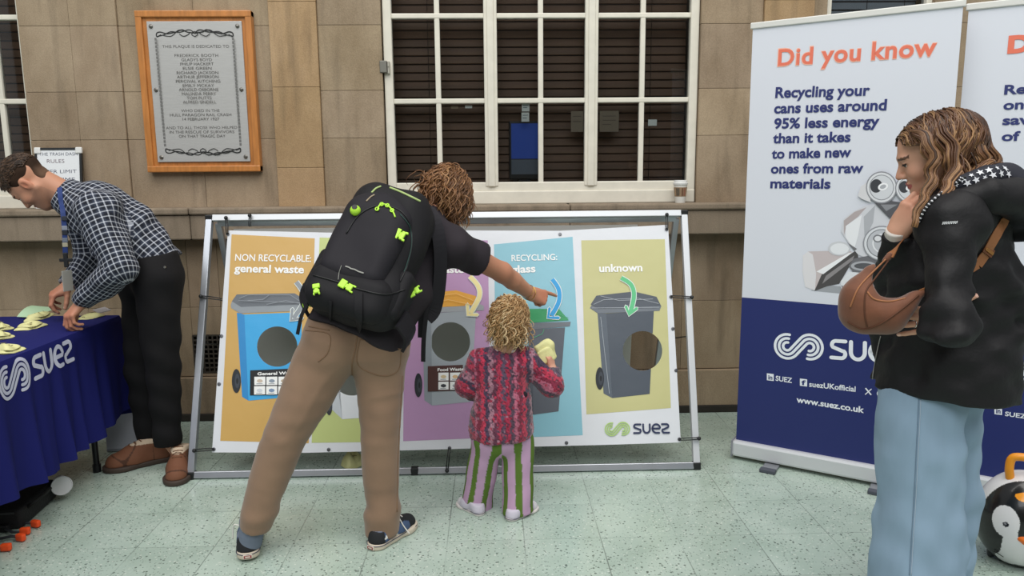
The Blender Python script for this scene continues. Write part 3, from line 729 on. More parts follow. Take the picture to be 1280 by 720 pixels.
# ---- front banner
bn = empty('vinyl_bin_banner', (-0.24, 3.45, .12), 'white vinyl banner with pictures of five bins, tied inside the aluminium display frame', 'banner')
BP = Plane(FB+nrm*.022+V(-1.46, 0, 0), (1, 0, 0), fdir)
VIN = mat('white vinyl', '#d9dbe0', 0.42, bump=0.25, bscale=5, bdist=0.02)
def C(x, y): return (490+x/2.118, 270+y/2.118)      # helper for measured points
def D_(x, y): return (240+x/2.118, 260+y/2.118)
holes = {'general': (D_(226, 367), 25.2), 'mixed': ((440, 470), 24.5), 'food': (C(155, 333), 24.5), 'unknown': (C(663, 357), 24.7)}
hc = {k: circ(*v) for k, v in holes.items()}
a = Art(BP, base=0.0)
a.fill([(285, 288), (420, 291), (560, 288), (700, 288.5), (835, 281), (838, 330), (843, 410), (847, 480), (851, 553), (760, 556), (660, 558.5), (505, 563), (380, 566), (265, 565.5), (271, 480), (278, 380)], VIN, list(hc.values()))
sheet = a.build('vinyl_sheet', bn)
def ppanel(nm, poly, c, hole=None):
    a = Art(BP, base=.0008); m = mat('print '+c, c, 0.42, bump=0.25, bscale=5, bdist=0.02); h = [hc[hole]] if hole and hole != 'unknown' else []
    a.fill(minus_circle(poly, *holes['unknown']) if False else poly, m, ([hc['unknown']] if hole == 'unknown' else h)); return a.build(nm, bn)
ppanel('printed_panel', [(289.6, 293), (393.5, 298), (386, 554), (275.4, 551)], '#c9a15a', 'general')
ppanel('printed_panel', [(399.6, 297), (500, 299), (498, 552), (389.6, 553.5)], '#bcc67f', 'mixed')
ppanel('printed_panel', [(506, 300), (609.7, 300.5), (614, 547), (504, 551.5)], '#b68fb6', 'food')
ppanel('printed_panel', [(617.5, 305.5), (715.7, 296), (728.4, 544), (621, 548)], '#88bccb')
ppanel('printed_panel', [(726.5, 300.5), (831, 299), (838.5, 510), (733, 518)], '#c2be88', 'unknown')
WHT = mat('print white', '#f2f2f0', 0.5); NAVY = mat('print navy', '#2b3354', 0.5); LIME = mat('print lime', '#a9c878', 0.5)
def pm(c): return mat('print '+c, c, 0.42, bump=0.2, bscale=6, bdist=0.015)
def caption(parts):
    for t, A, B, H, b in parts: a = Art(BP, base=.003); a.text(t, A, B, H, WHT, b); a.build('caption', bn)
caption([('NON RECYCLABLE:', (294, 326), (389, 327.5), 8.2, .012), ('general waste', (293, 340), (380, 341.5), 9.2, .028),
         ('RECYCLING:', (408, 326), (455, 327), 7.5, .012), ('mixed', (408, 340), (452, 341), 9, .028),
         ('RECYCLING:', (512, 326), (566, 326), 7.5, .012), ('food waste', (512, 341), (580, 341), 9, .028),
         ('RECYCLING:', (639.5, 326.5), (696.5, 325), 7.4, .012), ('glass', (639.5, 341.5), (669.5, 340), 9, .028), ('unknown', (749, 340), (803, 339), 9.2, .028)])
def bin_art(hole, lid, rim, front, side, wheel, cl, cr, cf, cs, cw='#23272d', edges=(), extra=None):
    a = Art(BP, base=.0016); hl = [hc[hole]] if hole in ('general', 'mixed', 'food') else []
    f = minus_circle(front, *holes['unknown']) if hole == 'unknown' else front
    a.fill(side, pm(cs)); a.fill(f, pm(cf), hl)
    for poly, c in edges: a.fill(poly, pm(c))
    a.fill(rim, pm(cr)); a.fill(lid, pm(cl))
    (wc, wr) = wheel
    a.fill([(wc[0]+wr[0]*cos(t), wc[1]+wr[1]*sin(t)) for t in np.linspace(0, 2*pi, 25)[:-1]], pm(cw))
    a.fill([(wc[0]+1.2+wr[0]*.55*cos(t), wc[1]+wr[1]*.6*sin(t)) for t in np.linspace(0, 2*pi, 25)[:-1]], pm('#3a3f47'))
    a.fill([(wc[0]+1.2+wr[0]*.25*cos(t), wc[1]+wr[1]*.25*sin(t)) for t in np.linspace(0, 2*pi, 25)[:-1]], pm('#14161a'))
    if extra: extra(a)
    return a.build('bin_picture', bn)
def lines(a, fn, segs, c, w=.0035):
    for s_ in segs: a.stroke([a.pl.px(fn(*q)) for q in s_], w, pm(c)) if not a.px else _ls(a, fn, s_, c, w)
def _ls(a, fn, s_, c, w):
    a.px = False; a.stroke([a.pl.px(fn(*q)) for q in s_], w, pm(c), cap=4); a.px = True
def label(a, fn, poly, t, tA, tB, cells, cb):
    a.fill([fn(*q) for q in poly], pm(cb)); a.text(t, fn(*tA), fn(*tB), 3.6, WHT, .03)
    for (x0, y0, x1, y1), ic in cells:
        a.fill([fn(x0, y0), fn(x1, y0-.5), fn(x1, y1-.5), fn(x0, y1)], WHT)
        cx, cy = (x0+x1)/2, (y0+y1)/2
        a.fill([fn(cx+ (x1-x0)*.28*cos(t_), cy+(y1-y0)*.22*sin(t_)) for t_ in np.linspace(0, 2*pi, 9)[:-1]], pm(ic))
        a.fill([fn(cx-(x1-x0)*.3, cy+(y1-y0)*.3), fn(cx+(x1-x0)*.25, cy+(y1-y0)*.28), fn(cx+(x1-x0)*.25, cy+(y1-y0)*.36), fn(cx-(x1-x0)*.3, cy+(y1-y0)*.38)], pm('#9aa0a6'))
P_ = lambda fn, *q: [fn(*p) for p in q]
def ex1(a):
    label(a, D_, [(155, 430), (290, 424), (290, 494), (154, 496)], 'General Waste', (174, 443), (275, 440), [((166+i*32, 447+j*25, 195+i*32, 469+j*25), c) for (i, j, c) in ((0, 0, '#c9b9a8'), (1, 0, '#8b97a5'), (2, 0, '#b7a48c'), (0, 1, '#d0d4da'), (1, 1, '#7a90b0'), (2, 1, '#a4aab2'))], '#16181b')
    lines(a, D_, [[(128, 240), (150, 231), (262, 231), (285, 246)], [(150, 246), (190, 243), (205, 232)], [(126, 246), (290, 252)], [(200, 256), (250, 246), (288, 254)]], '#8b9096', .0025)
bin_art('general', P_(D_, (106, 247), (119, 229), (272, 226), (300, 243), (299, 255), (130, 262)), P_(D_, (103, 256), (107, 246), (130, 261), (299, 254), (297, 272), (128, 279), (104, 265)),
        P_(D_, (139, 282), (292, 276), (286, 498), (150, 510)), P_(D_, (119, 277), (139, 282), (150, 510), (133, 500)), (D_(118, 458), (5.6, 15)), '#666b72', '#8d9399', '#3aa3dc', '#2b86c4', extra=ex1)
def ex3(a):
    label(a, C, [(95, 398), (188, 394), (188, 462), (95, 465)], 'Food Waste', (121, 411), (190, 409), [((123+i*31, 415+j*24, 150+i*31, 436+j*24), c) for (i, j, c) in ((0, 0, '#d8c39a'), (1, 0, '#e0b98a'), (0, 1, '#33363c'), (1, 1, '#a9aeb4'))], '#4a2a26')
    lines(a, C, [[(90, 232), (105, 214), (170, 206), (215, 224)], [(100, 232), (150, 222), (212, 236)]], '#e8c07a', .0025)
bin_art('food', P_(C, (66, 236), (76, 215), (100, 203), (170, 197), (222, 212), (230, 236), (100, 243)), P_(C, (64, 242), (66, 236), (232, 233), (243, 238), (243, 250), (70, 258)),
        P_(C, (104, 258), (223, 250), (208, 492), (106, 502)), P_(C, (80, 257), (104, 258), (106, 502), (86, 488)), (C(70, 448), (4.8, 15)), '#e2a545', '#9fa3a8', '#9ea6ad', '#8a9299', extra=ex3)
bin_art('mixed', [(404, 374), (412, 366), (462, 366), (476, 372), (476, 378), (406, 381)], [(402, 378), (476, 376), (475, 384), (405, 387)],
        [(416, 386), (473, 383), (470, 521), (428, 524)], [(408, 386), (416, 386), (428, 524), (415, 512)], ((411.5, 507), (4, 12)), '#5c626a', '#80868d', '#d7dade', '#bfc4ca')
def ex4(a):
    lines(a, C, [[(390, 246), (420, 252), (466, 270)], [(376, 322), (398, 312), (402, 300)]], '#4cae7a', .0025)
bin_art('glass', P_(C, (352, 246), (442, 246), (468, 276), (352, 284)), P_(C, (350, 284), (473, 280), (471, 292), (350, 302)),
        P_(C, (372, 300), (458, 295), (441, 517), (374, 526)), P_(C, (360, 300), (372, 300), (374, 526), (366, 515)), (C(352, 470), (4.5, 14)), '#3a9a63', '#6c7178', '#585d66', '#4a4f58', extra=ex4)
def ex5(a):
    lines(a, C, [[(534, 234), (560, 222), (650, 218), (705, 232)], [(552, 212), (600, 224), (690, 220)], [(530, 244), (706, 242)], [(552, 268), (575, 470)]], '#a8aeb5', .0025)
bin_art('unknown', P_(C, (526, 234), (541, 211), (640, 200), (700, 214), (712, 238), (546, 246)), P_(C, (524, 244), (528, 236), (546, 246), (713, 238), (708, 251), (545, 258)),
        P_(C, (567, 258), (693, 251), (682, 471), (583, 482)), P_(C, (544, 257), (567, 258), (583, 482), (560, 470)), (C(550, 430), (5.2, 14)), '#525861', '#6d737b', '#4c535d', '#59616b', extra=ex5)
def arrow(pts, tip, head, c, edge='#dfe6e2', w=.021):
    a = Art(BP, base=.0052); Q = [V(*BP.px(p)) for p in pts]
    n = len(Q); out = []
    for i in range(n-1):
        p0, p1, p2, p3 = Q[max(i-1, 0)], Q[i], Q[i+1], Q[min(i+2, n-1)]
        for t in np.linspace(0, 1, 9)[:-1]: out.append(.5*((2*p1)+(-p0+p2)*t+(2*p0-5*p1+4*p2-p3)*t*t+(-p0+3*p1-3*p2+p3)*t**3))
    out.append(Q[-1]); a.px = False
    h = [V(*BP.px(p)) for p in head]
    a.stroke(out, w+.007, pm(edge), cap=0); a.stroke(h, .022, pm(edge), cap=2)
    a.stroke(out, w, pm(c), cap=0); a.stroke(h, .014, pm(c), cap=2); a.build('arrow', bn)
arrow(P_(D_, (277, 196), (294, 222), (296, 250), (270, 292)), None, P_(D_, (267, 268), (263, 297), (292, 292)), '#8d9399')
arrow(P_(C, (206, 160), (228, 186), (231, 215), (208, 258)), None, P_(C, (200, 235), (201, 262), (226, 262)), '#efe0a0')
arrow(P_(C, (424, 168), (441, 195), (441, 228), (422, 264)), None, P_(C, (417, 245), (413, 269), (441, 270)), '#2f9bd6')
arrow(P_(C, (606, 164), (632, 182), (640, 212), (630, 258)), None, P_(C, (619, 240), (627, 262), (647, 245)), '#5fbd84')
arrow([(460, 345), (470, 358), (470, 372), (462, 390)], None, [(458, 382), (458, 393), (470, 392)], '#d7e08a')
logo(BP, C(562, 564), C(733, 562), 9.2, LIME, NAVY, bn, .004)
GR = mat('grommet', '#6f7074', 0.35, 0.8)
for p in ((285, 293), (833, 287), (267.5, 561.5), (849, 549), (562, 560), (411, 562), (708, 553.5), (277, 420), (274, 480), (841, 411), (845, 463), (700, 293), (838.5, 371)):
    mb = MB(); q = BP.w(BP.px(p)); mb.lathe([(.0085, 0), (.009, .003), (.0045, .0035), (.004, .001)], q, BP.n, 14); smooth_by_angle(mb.build('grommet', GR, bn))
def tie(pa, pb, lab):
    """elastic ball tie from a grommet to a frame bar"""
    a_ = BP.w(BP.px(pa), .012); b_ = BP.w(BP.px(pb), .006); d = unit(b_-a_)
    e = empty('elastic_tie', a_, lab, 'tie', 'elastic ties holding the bin banner')
    mb = MB(); s_ = np.cross(d, BP.n)*.004
    mb.tube([a_+s_-BP.n*.010, a_+s_, (a_+b_)/2+s_*1.4, b_+s_], .0026, 7); mb.tube([a_-s_-BP.n*.012, a_-s_, (a_+b_)/2-s_*1.2, b_-s_], .0026, 7)
    mb.build('elastic_cord', BLK, e, True)
    mb = MB(); mb.ball(b_+d*.004+BP.n*.006, .010, n=12); mb.build('ball', BLK, e, True)
tie((285, 293), (283.5, 274), 'black elastic tie at the top left corner of the bin banner')
tie((833, 287), (833, 270), 'black elastic tie at the top right corner of the bin banner')
tie((277.5, 374.5), (253, 371), 'black elastic tie at the upper left edge of the bin banner')
tie((267.5, 561.5), (245, 563), 'black elastic tie at the lower left corner of the bin banner')
tie((849, 549), (872, 548), 'black elastic tie at the lower right corner of the bin banner')
tie((838.5, 371), (863, 372), 'black elastic tie at the right edge of the bin banner, middle height')
tie((562, 560), (559, 587), 'black elastic tie hanging under the pink panel of the bin banner')
tie((313, 283), (313, 271), 'black elastic tie on the top rail above the orange panel')

# ================================================================== ROLLER BANNERS
RW = mat('banner white', '#d6d9e2', 0.45); RN = mat('banner navy', '#1c2766', 0.45); ORG = mat('banner orange', '#e2735a', 0.5); ORGE = mat('banner orange edge', '#f3b49c', 0.5); TXT = mat('banner text navy', '#27306b', 0.5)
def roller(base, w, top_z, lab, blue_px, full):
    d = unit(V(.832, -.555, 0)); b = V(*base, 0)
    e = empty('roller_banner', b+d*w/2, lab, 'banner', 'roller banners on the right')
    n = unit(V(-.555, -.832, 0)); lean = V(d[0]*0.012, d[1]*.012, 0)
    P0 = b+V(0, 0, .03)-n*.0; upv = unit(V(0.0, 0.0, 1))
    plane = Plane(b+V(0, 0, .0), d, upv)
    pbox(plane, -.004, w+.004, .018, .098, -.075, .03, .012).build('base_cassette', ALUP, e)
    for u in (-.007, w+.001): pbox(plane, u, u+.006, .012, .102, -.078, .034, .004).build('end_cap', mat('grey plastic', '#8d9096', 0.5), e)
    for u in (.16, w-.22):
        pbox(plane, u, u+.07, .0, .014, .0, .10, .004).build('foot', mat('foot grey', '#8a8d93', 0.4, .3), e)
        pbox(plane, u-.002, u+.072, .0, .019, .09, .125, .004).build('foot_tip', mat('foot tip', '#4a4e58', 0.6), e)
    pbox(plane, .01, w-.01, .09, top_z-.02, -.003, 0.0, .0005).build('printed_sheet', RW, e)
    pbox(plane, .0, w, top_z-.028, top_z, -.012, .008, .004).build('top_bar', mat('cream bar', '#d5d4cf', 0.45, .1), e)
    mb = MB(); mb.tube([b+d*w/2-n*.05+V(0, 0, .05), b+d*w/2-n*.05+V(0, 0, top_z-.01)], .012, 10); mb.build('rear_pole', ALU, e)
    return e, plane
r1, p1 = roller((1.213, 3.55), .856, 2.118, 'tall roller banner about cans, in full view left of the woman', None, True)
e0 = p1.px((930.5, 371)); e1 = p1.px((1056, 383)); bz = (e0[1]+e1[1])/2
a = Art(p1, px=False, base=.0006); a.fill([(.01, .098), (.846, .098), (.846, bz), (.01, bz)], RN); a.build('navy_panel', r1)
def line1(t, A, B, H, m, b=.02, e=r1, pl=None, nm='headline'): a = Art(pl or p1, base=.0016); a.text(t, A, B, H, m, b); return a.build(nm, e)
a = Art(p1, base=.0012); a.text('Did you know', (971.5, 82.8), (1170.5, 69.5), 21, ORGE, .035, 1.06); a.text('Did you know', (972.5, 82), (1169.8, 69), 19.5, ORG, .022, 1.06); a.build('headline', r1)
for t, A, B, H in (('Recycling your', (969, 122), (1087, 119), 12.5), ('cans uses around', (967.5, 141.5), (1108, 137.5), 12.3), ('95% less energy', (967.5, 160.5), (1099, 157.5), 12), ('than it takes', (966, 178.8), (1063, 177), 11.8),
                   ('to make new', (964.5, 198), (1064, 196), 11.6), ('ones from raw', (963.5, 216.5), (1079, 215.8), 11.4), ('materials', (962.8, 234.8), (1038, 235.5), 11.4)):
    line1(t, A, B, H, TXT, .03, nm='text_line')
W1 = mat('banner print white', '#e9edf4', 0.5); logo(p1, (967, 431), (1134, 443), 17.5, W1, W1, r1)
line1('SUEZ', (969.5, 475.5), (990, 478.5), 6, W1, .02, nm='text_line'); line1('suezUKofficial', (1011.5, 483), (1069.5, 489.5), 6.3, W1, .02, nm='text_line'); line1('www.suez.co.uk', (995.5, 502.5), (1080, 516), 7, W1, .03, nm='text_line')
line1('@suezUK', (1096, 493.5), (1130, 498), 6, W1, .02, nm='text_line')
def badge(e, pl, q, t, s=8.6, c=RN):
    a = Art(pl, base=.0016); x, y = q; k = .12
    a.fill([(x, y), (x+s, y+s*k), (x+s, y+s*k+s), (x, y+s)], W1); a.text(t, (x+s*.2, y+s*.86), (x+s*.8, y+s*(.86+k*.6)), s*.62, c, .03); a.build('badge', e)
badge(r1, p1, (958.7, 466.5), 'in'); badge(r1, p1, (1000, 473), 'f', 9)
a = Art(p1, base=.0016); a.px = False; q = lambda x, y: p1.px((x, y))
a.stroke([q(1082, 485), q(1089, 493.5)], .006, W1, cap=0); a.stroke([q(1089.5, 486), q(1081.5, 493)], .004, W1, cap=0); a.build('badge', r1)
# crushed cans printed on the banner
def E_(x, y): return (990+x/4.233, 200+y/4.233)
def el(c, rx, ry, rot=0, n=28): r_ = radians(rot); return [(c[0]+rx*cos(t)*cos(r_)-ry*sin(t)*sin(r_), c[1]+rx*cos(t)*sin(r_)+ry*sin(t)*cos(r_)) for t in np.linspace(0, 2*pi, n+1)[:-1]]
g = lambda c: mat('can '+c, c, 0.45)
def CA(nm='can_picture', base=.0008): return Art(p1, base=base, step=.0002)
a = CA()
a.fill(P_(E_, (100, 690), (170, 660), (255, 668), (330, 700), (420, 712), (420, 725), (250, 705)), g('#9da0a6'))
a.fill(P_(E_, (58, 505), (85, 484), (300, 478), (322, 488), (160, 600), (122, 690), (70, 672)), g('#c4b9ba'))
a.fill(P_(E_, (58, 505), (85, 484), (110, 500), (128, 600), (122, 690), (70, 672), (56, 590)), g('#dcdadd'))
a.fill(P_(E_, (160, 600), (345, 474), (352, 520), (300, 570), (250, 655), (185, 668), (118, 694)), g('#4a4748'))
a.fill(P_(E_, (180, 612), (330, 505), (322, 530), (225, 605), (160, 655)), g('#8a8688')); a.fill(P_(E_, (130, 590), (300, 492), (322, 488), (165, 604)), g('#efeff2'))
a.fill(el(E_(250, 468), 14, 9), g('#c9cbd0')); a.fill(el(E_(252, 470), 11.5, 7), g('#e3e5e9')); a.build('can_picture', r1)
a = CA(base=.0032)
a.fill(P_(E_, (262, 380), (275, 310), (330, 270), (390, 240), (445, 232), (520, 310), (520, 530), (440, 540), (350, 500), (300, 440)), g('#cfd0d6'))
a.fill(P_(E_, (275, 320), (330, 275), (395, 250), (350, 300), (290, 345), (275, 400)), g('#b0a5a6'))
a.fill(P_(E_, (285, 350), (370, 290), (350, 400), (330, 470), (285, 410)), g('#e6e7eb')); a.fill(P_(E_, (380, 300), (440, 240), (430, 330), (385, 420)), g('#aeb0b6')); a.fill(P_(E_, (300, 440), (345, 470), (330, 480), (290, 430)), g('#6e6d71'))
a.fill(P_(E_, (300, 560), (330, 520), (440, 500), (480, 560), (430, 600), (330, 600)), g('#6b6b70')); a.fill(el(E_(380, 560), 16, 6), g('#a9abb1')); a.fill(el(E_(380, 560), 12, 3.6), g('#54555a'))
a.fill(P_(E_, (258, 640), (300, 590), (400, 600), (380, 690), (300, 720), (262, 690)), g('#dcdee3')); a.fill(P_(E_, (262, 660), (300, 690), (300, 710), (270, 700)), g('#77777c'))
a.build('can_picture', r1)
a = CA(base=.006)
for rx, ry, c in ((30, 42, '#8e9096'), (28, 39, '#d6d8dd'), (24, 34, '#77797f'), (22.5, 32, '#bcbec4'), (15, 23, '#e2e3e7'), (12.5, 20, '#b7b9bf')): a.fill(el(E_(475, 440), rx*.78, ry*.52, -8), g(c))
a.fill(el(E_(455, 415), 6, 5), g('#77797e')); a.fill(el(E_(455, 415), 4.2, 3.2), g('#dcdde1')); a.build('can_picture', r1)
a = CA(base=.0088)
a.fill(P_(E_, (350, 190), (365, 140), (395, 120), (420, 225), (370, 205)), g('#d4d3d6')); a.fill(P_(E_, (440, 228), (520, 215), (590, 225), (520, 310), (500, 290)), g('#55555a')); a.fill(P_(E_, (470, 235), (560, 235), (500, 270)), g('#88898e'))
for c0, s in (((475, 145), 1), ((620, 150), .88)):
    for rx, c in ((19.5, '#8b8c92'), (18, '#d9dade'), (15.5, '#8f9197'), (14.5, '#cfd1d6')): a.fill(el(E_(*c0), rx*s, rx*s*1.03), g(c))
    a.fill(el(E_(c0[0]-28*s, c0[1]-8), 7.5*s, 8.5*s, 10), g('#3b3c42')); a.fill(el(E_(c0[0]+8*s, c0[1]-4), 6.5*s, 4.5*s, -20), g('#efeff2')); a.fill(el(E_(c0[0]+8*s, c0[1]-4), 4*s, 2.5*s, -20), g('#a9abb1'))
a.build('can_picture', r1)

r2, p2 = roller((1.985, 3.17), .856, 2.12, 'second roller banner cut off at the right edge behind the woman', None, True)
a = Art(p2, px=False, base=.0006); a.fill([(.01, .098), (.846, .098), (.846, bz), (.01, bz)], RN); a.build('navy_panel', r2)
def q2(u, v): return p2.w((u, v))
def t2(t, u0, u1, v, h, m, b=.03, nm='text_line'): a = Art(p2, px=False, base=.0016); a.text(t, (u0, v), (u1, v), h, m, b); a.build(nm, r2)
u0, v0 = p2.px((1259, 66)); t2('Did you know', u0, u0+.62, v0, .062, ORG, .055, 'headline')
for k, (t, py, wd_) in enumerate((('Recycling', 117, .27), ('one can', 136, .215), ('saves a lot', 155, .31), ('of carbon', 175, .28))):
    u, v = p2.px((1255-k*1.1, py+1)); t2(t, u, u+wd_, v, .036, TXT)
u, v = p2.px((1266, 464)); logo(p2, (u, v), (u+.5, v), .052, W1, W1, r2, px=False)
u, v = p2.px((1243, 515)); badge(r2, p2, (1243, 508), 'in', 9.5); u, v = p2.px((1256, 519.5)); t2('SUEZ', u, u+.075, v, .019, W1, .02)

# ================================================================== TABLE, CLOTH AND WHAT LIES ON IT
tb = empty('folding_table', (-2.24, 2.75, 0), 'folding table under the dark blue cloth at the left edge', 'table')
TX0, TX1, TY0, TY1 = -2.62, -1.885, 1.85, 3.72
mb = MB(); mb.box((TX0, TY0, .712), (TX1, TY1, .744), .008); mb.build('tabletop', mat('table grey', '#8b8c8c', 0.6), tb)
LEGM = mat('black leg steel', '#202124', 0.45, 0.4)
for y in (2.1, 3.52):
    for x in (TX0+.08, TX1-.08): mb = MB(); mb.tube([(x, y, .715), (x, y, .03)], .014, 10); mb.tube([(x, y, .04), (x, y, .0)], .019, 10); mb.build('leg', LEGM, tb)
    mb = MB(); mb.tube([(TX0+.08, y, .18), (TX1-.08, y, .18)], .011, 8); mb.tube([(TX0+.08, y, .6), (TX1-.08, y, .6)], .011, 8); mb.build('crossbar', LEGM, tb)
CLOTH = mat('navy tablecloth', '#191d60', 0.8, bump=0.2, bscale=300, bdist=.001, sheen=0.0, spec=.2)
tc_ = empty('tablecloth', (-2.24, 2.75, .744), 'dark blue tablecloth with a white logo hanging over the table at the left', 'tablecloth')
def cloth():
    R_ = []; rng = np.random.RandomState(3); hem = .21
    # perimeter points with outward normals
    per = []; r_ = .02
    def edge(a_, b_, n_, k): 
        for i in range(k): t = i/k; per.append((a_[0]+(b_[0]-a_[0])*t, a_[1]+(b_[1]-a_[1])*t, n_[0], n_[1]))
    def corner(cx, cy, a0):
        for i in range(6): th = radians(a0+90*i/6); per.append((cx+r_*cos(th), cy+r_*sin(th), cos(th), sin(th)))
    X0, X1, Y0, Y1 = TX0-.006, TX1+.006, TY0-.006, TY1+.006
    edge((X1, Y0+r_), (X1, Y1-r_), (1, 0), 150); corner(X1-r_, Y1-r_, 0)
    edge((X1-r_, Y1), (X0+r_, Y1), (0, 1), 60); corner(X0+r_, Y1-r_, 90)
    edge((X0, Y1-r_), (X0, Y0+r_), (-1, 0), 80); corner(X0+r_, Y0+r_, 180)
    edge((X0+r_, Y0), (X1-r_, Y0), (0, -1), 60); corner(X1-r_, Y0+r_, 270)
    n = len(per); vs = []; fs = []; rows = 26
    s = np.arange(n)/n
    ph = 5.0*np.sin(2*pi*s*3+1)+2*pi*s*26
    for j in range(rows+1):
        t = j/rows; z = .748-(.748-hem)*t
        if j == 0: off = np.full(n, -.004); zz_ = np.full(n, .7475)
        else:
            w_ = t**1.3*.020*(np.sin(ph)+.5*np.sin(ph*.53+2)+.4*np.sin(ph*1.7+1)); off = .004+t*.012+w_; zz_ = np.full(n, z)+t*.006*np.sin(ph*.3)
        for i, p in enumerate(per):
            far = max(0, (p[1]-3.2)/.5)*t*.05 if p[2] > .5 else 0
            vs.append((p[0]+p[2]*off[i], p[1]+p[3]*off[i], zz_[i]+far))
    for j in range(rows):
        for i in range(n): k = (i+1) % n; fs.append((j*n+i, (j+1)*n+i, (j+1)*n+k, j*n+k))
    fs.append(tuple(range(n)))
    return vs, fs
vs_, fs_ = cloth(); co = mkobj('cloth', vs_, fs_, CLOTH, tc_, True)
smooth_by_angle(co, 50)
lp = Plane((TX1+.05, 2.0, .2), (0, 1, 0), (0, 0, 1))
WL = mat('cloth print', '#c9cbe0', 0.7); los_ = logo(lp, (9.5, 483.5), (100, 437), 25, WL, WL, tc_, 0.0)
# lay the logo on the folds of the cloth
from mathutils.bvhtree import BVHTree
bv = BVHTree.FromPolygons([Vector(v) for v in vs_], fs_)
for v in [v for o in los_ for v in o.data.vertices]:
    h = bv.ray_cast(Vector((v.co.x+.3, v.co.y, v.co.z)), Vector((-1, 0, 0)))
    if h[0]: v.co.x = h[0].x+.0012+(v.co.x-(TX1+.05))
YEL = mat('yellow packet', '#dcd99b', 0.6, var=0.08, vscale=20, bump=0.5, bscale=26, bdist=.01)
def packet(p, q, wd_, lab, z=.749, m=YEL, seed=0, th=.016, fold=True, group='yellow folded packets'):
    """soft folded packet between two points on a surface"""
    r_ = np.random.RandomState(seed); a_ = V(p[0], p[1], z); b_ = V(q[0], q[1], z); d = b_-a_; L = np.linalg.norm(d); d /= L; n = V(-d[1], d[0], 0)
    e = empty('folded_packet', (a_+b_)/2, lab, 'packet', group)
    NU, NV = 18, 10
    for part, (sh, sc_) in enumerate(((0, 1.0), (.25, .72)) if fold else ((0, 1.0),)):
        vs = []; fs = []
        for s_ in (0, 1):
            for i in range(NU+1):
                u = i/NU; prof = min(1, (u*3.4)**.7, ((1-u)*2.2)**.6)
                for j in range(NV+1):
                    v = j/NV*2-1
                    h = (1-v*v)**.5*prof*th*(1+.35*sin(9*u+3*v+seed))+.001
                    zz_ = z+part*.012+(h if s_ else .0005)+.004*sin(7*u+seed)*prof*(s_)
                    pt = a_+d*L*(sh*.5+(u*sc_))+n*(v*wd_/2*prof*(1+.12*sin(5*u+seed)))
                    vs.append((pt[0], pt[1], zz_))
        o_ = (NU+1)*(NV+1)
        for i in range(NU):
            for j in range(NV):
                k = i*(NV+1)+j; fs.append((k, k+NV+1, k+NV+2, k+1)[::-1]); fs.append((k+o_, k+o_+NV+1, k+o_+NV+2, k+o_+1))
        o = mkobj('flap' if part else 'pouch', vs, fs, m, e, True)
        if True:
            mb = MB()
            for k in range(5):
                u = .25+.5*r_.rand(); v = r_.uniform(-.4, .4); i = int(u*NU); j = int((v+1)/2*NV); c = V(*vs[o_+i*(NV+1)+j]); dd = r_.normal(size=2)*.006
                mb.tube([c+V(-dd[0], -dd[1], .0012), c+V(dd[1]*.3, dd[0]*.3, .0022), c+V(dd[0], dd[1], .0012)], .0011, 5)
            mb.build('printed_mark', mat('packet print', '#6d6247', 0.7), o)
    return e
tp = lambda x, y, z=.752: at(x, y, Z=z)[:2]
packet(tp(30, 402), tp(68, 392), .07, 'yellow packet under the checked-shirt man\'s nearer hand, farther of the pair', seed=1)
packet(tp(17, 413), tp(60, 405), .085, 'yellow packet in front of the checked-shirt man\'s nearer hand', seed=2)
packet(tp(97, 399), tp(131, 393), .085, 'yellow packet at the table corner right of the hands', seed=3, fold=False)
packet(tp(-14, 413), tp(18, 409.5), .075, 'yellow packet at the left edge of the photo, farthest of three', seed=4)
packet(tp(-14, 424), tp(19, 419.5), .075, 'yellow packet at the left edge of the photo, middle of three', seed=5)
packet(tp(-10, 441), tp(33, 435), .10, 'yellow packet at the left edge of the photo, nearest of three', seed=6)
packet(at(426, 582, Z=.002)[:2], at(458, 579, Z=.002)[:2], .12, 'crumpled yellow packet on the floor under the bin banner', z=.003, seed=7, th=.055)
gp = empty('green_paper', (*tp(48, 388), .76), 'pale green paper sheet lifted by the checked-shirt man\'s farther hand', 'paper')
c4 = [at(21, 396, Z=.756), at(38, 397, Z=.754), at(73, 385, Z=.768), at(40, 382, Z=.80)]
vs = []; fs = []
for i in range(9):
    for j in range(9):
        u, v = i/8, j/8; p_ = (c4[0]*(1-u)+c4[1]*u)*(1-v)+(c4[3]*(1-u)+c4[2]*u)*v; p_ = p_+V(0, 0, .012*sin(pi*v)*(1-u)+.001); vs.append(p_)
vs += [p_-V(0, 0, .001) for p_ in vs]
for i in range(8):
    for j in range(8): k = i*9+j; fs += [(k, k+9, k+10, k+1), (k+81, k+82, k+91, k+90)]
mkobj('sheet', vs, fs, mat('green paper', '#b5d3ae', 0.7), gp, True)
wp_ = empty('white_leaflet', (*tp(128, 387), .75), 'small white leaflet at the far table corner beside the yellow packet', 'leaflet')
mb = MB(); A_ = [at(116, 388, Z=.752), at(124, 392, Z=.752), at(139, 388, Z=.753), at(131, 384.5, Z=.754)]
mb.add(A_+[p_+V(0, 0, .004) for p_ in A_], [(3, 2, 1, 0), (4, 5, 6, 7), (0, 1, 5, 4), (1, 2, 6, 5), (2, 3, 7, 6), (3, 0, 4, 7)]); mb.build('sheet', mat('leaflet white', '#c7c1c2', 0.6), wp_)

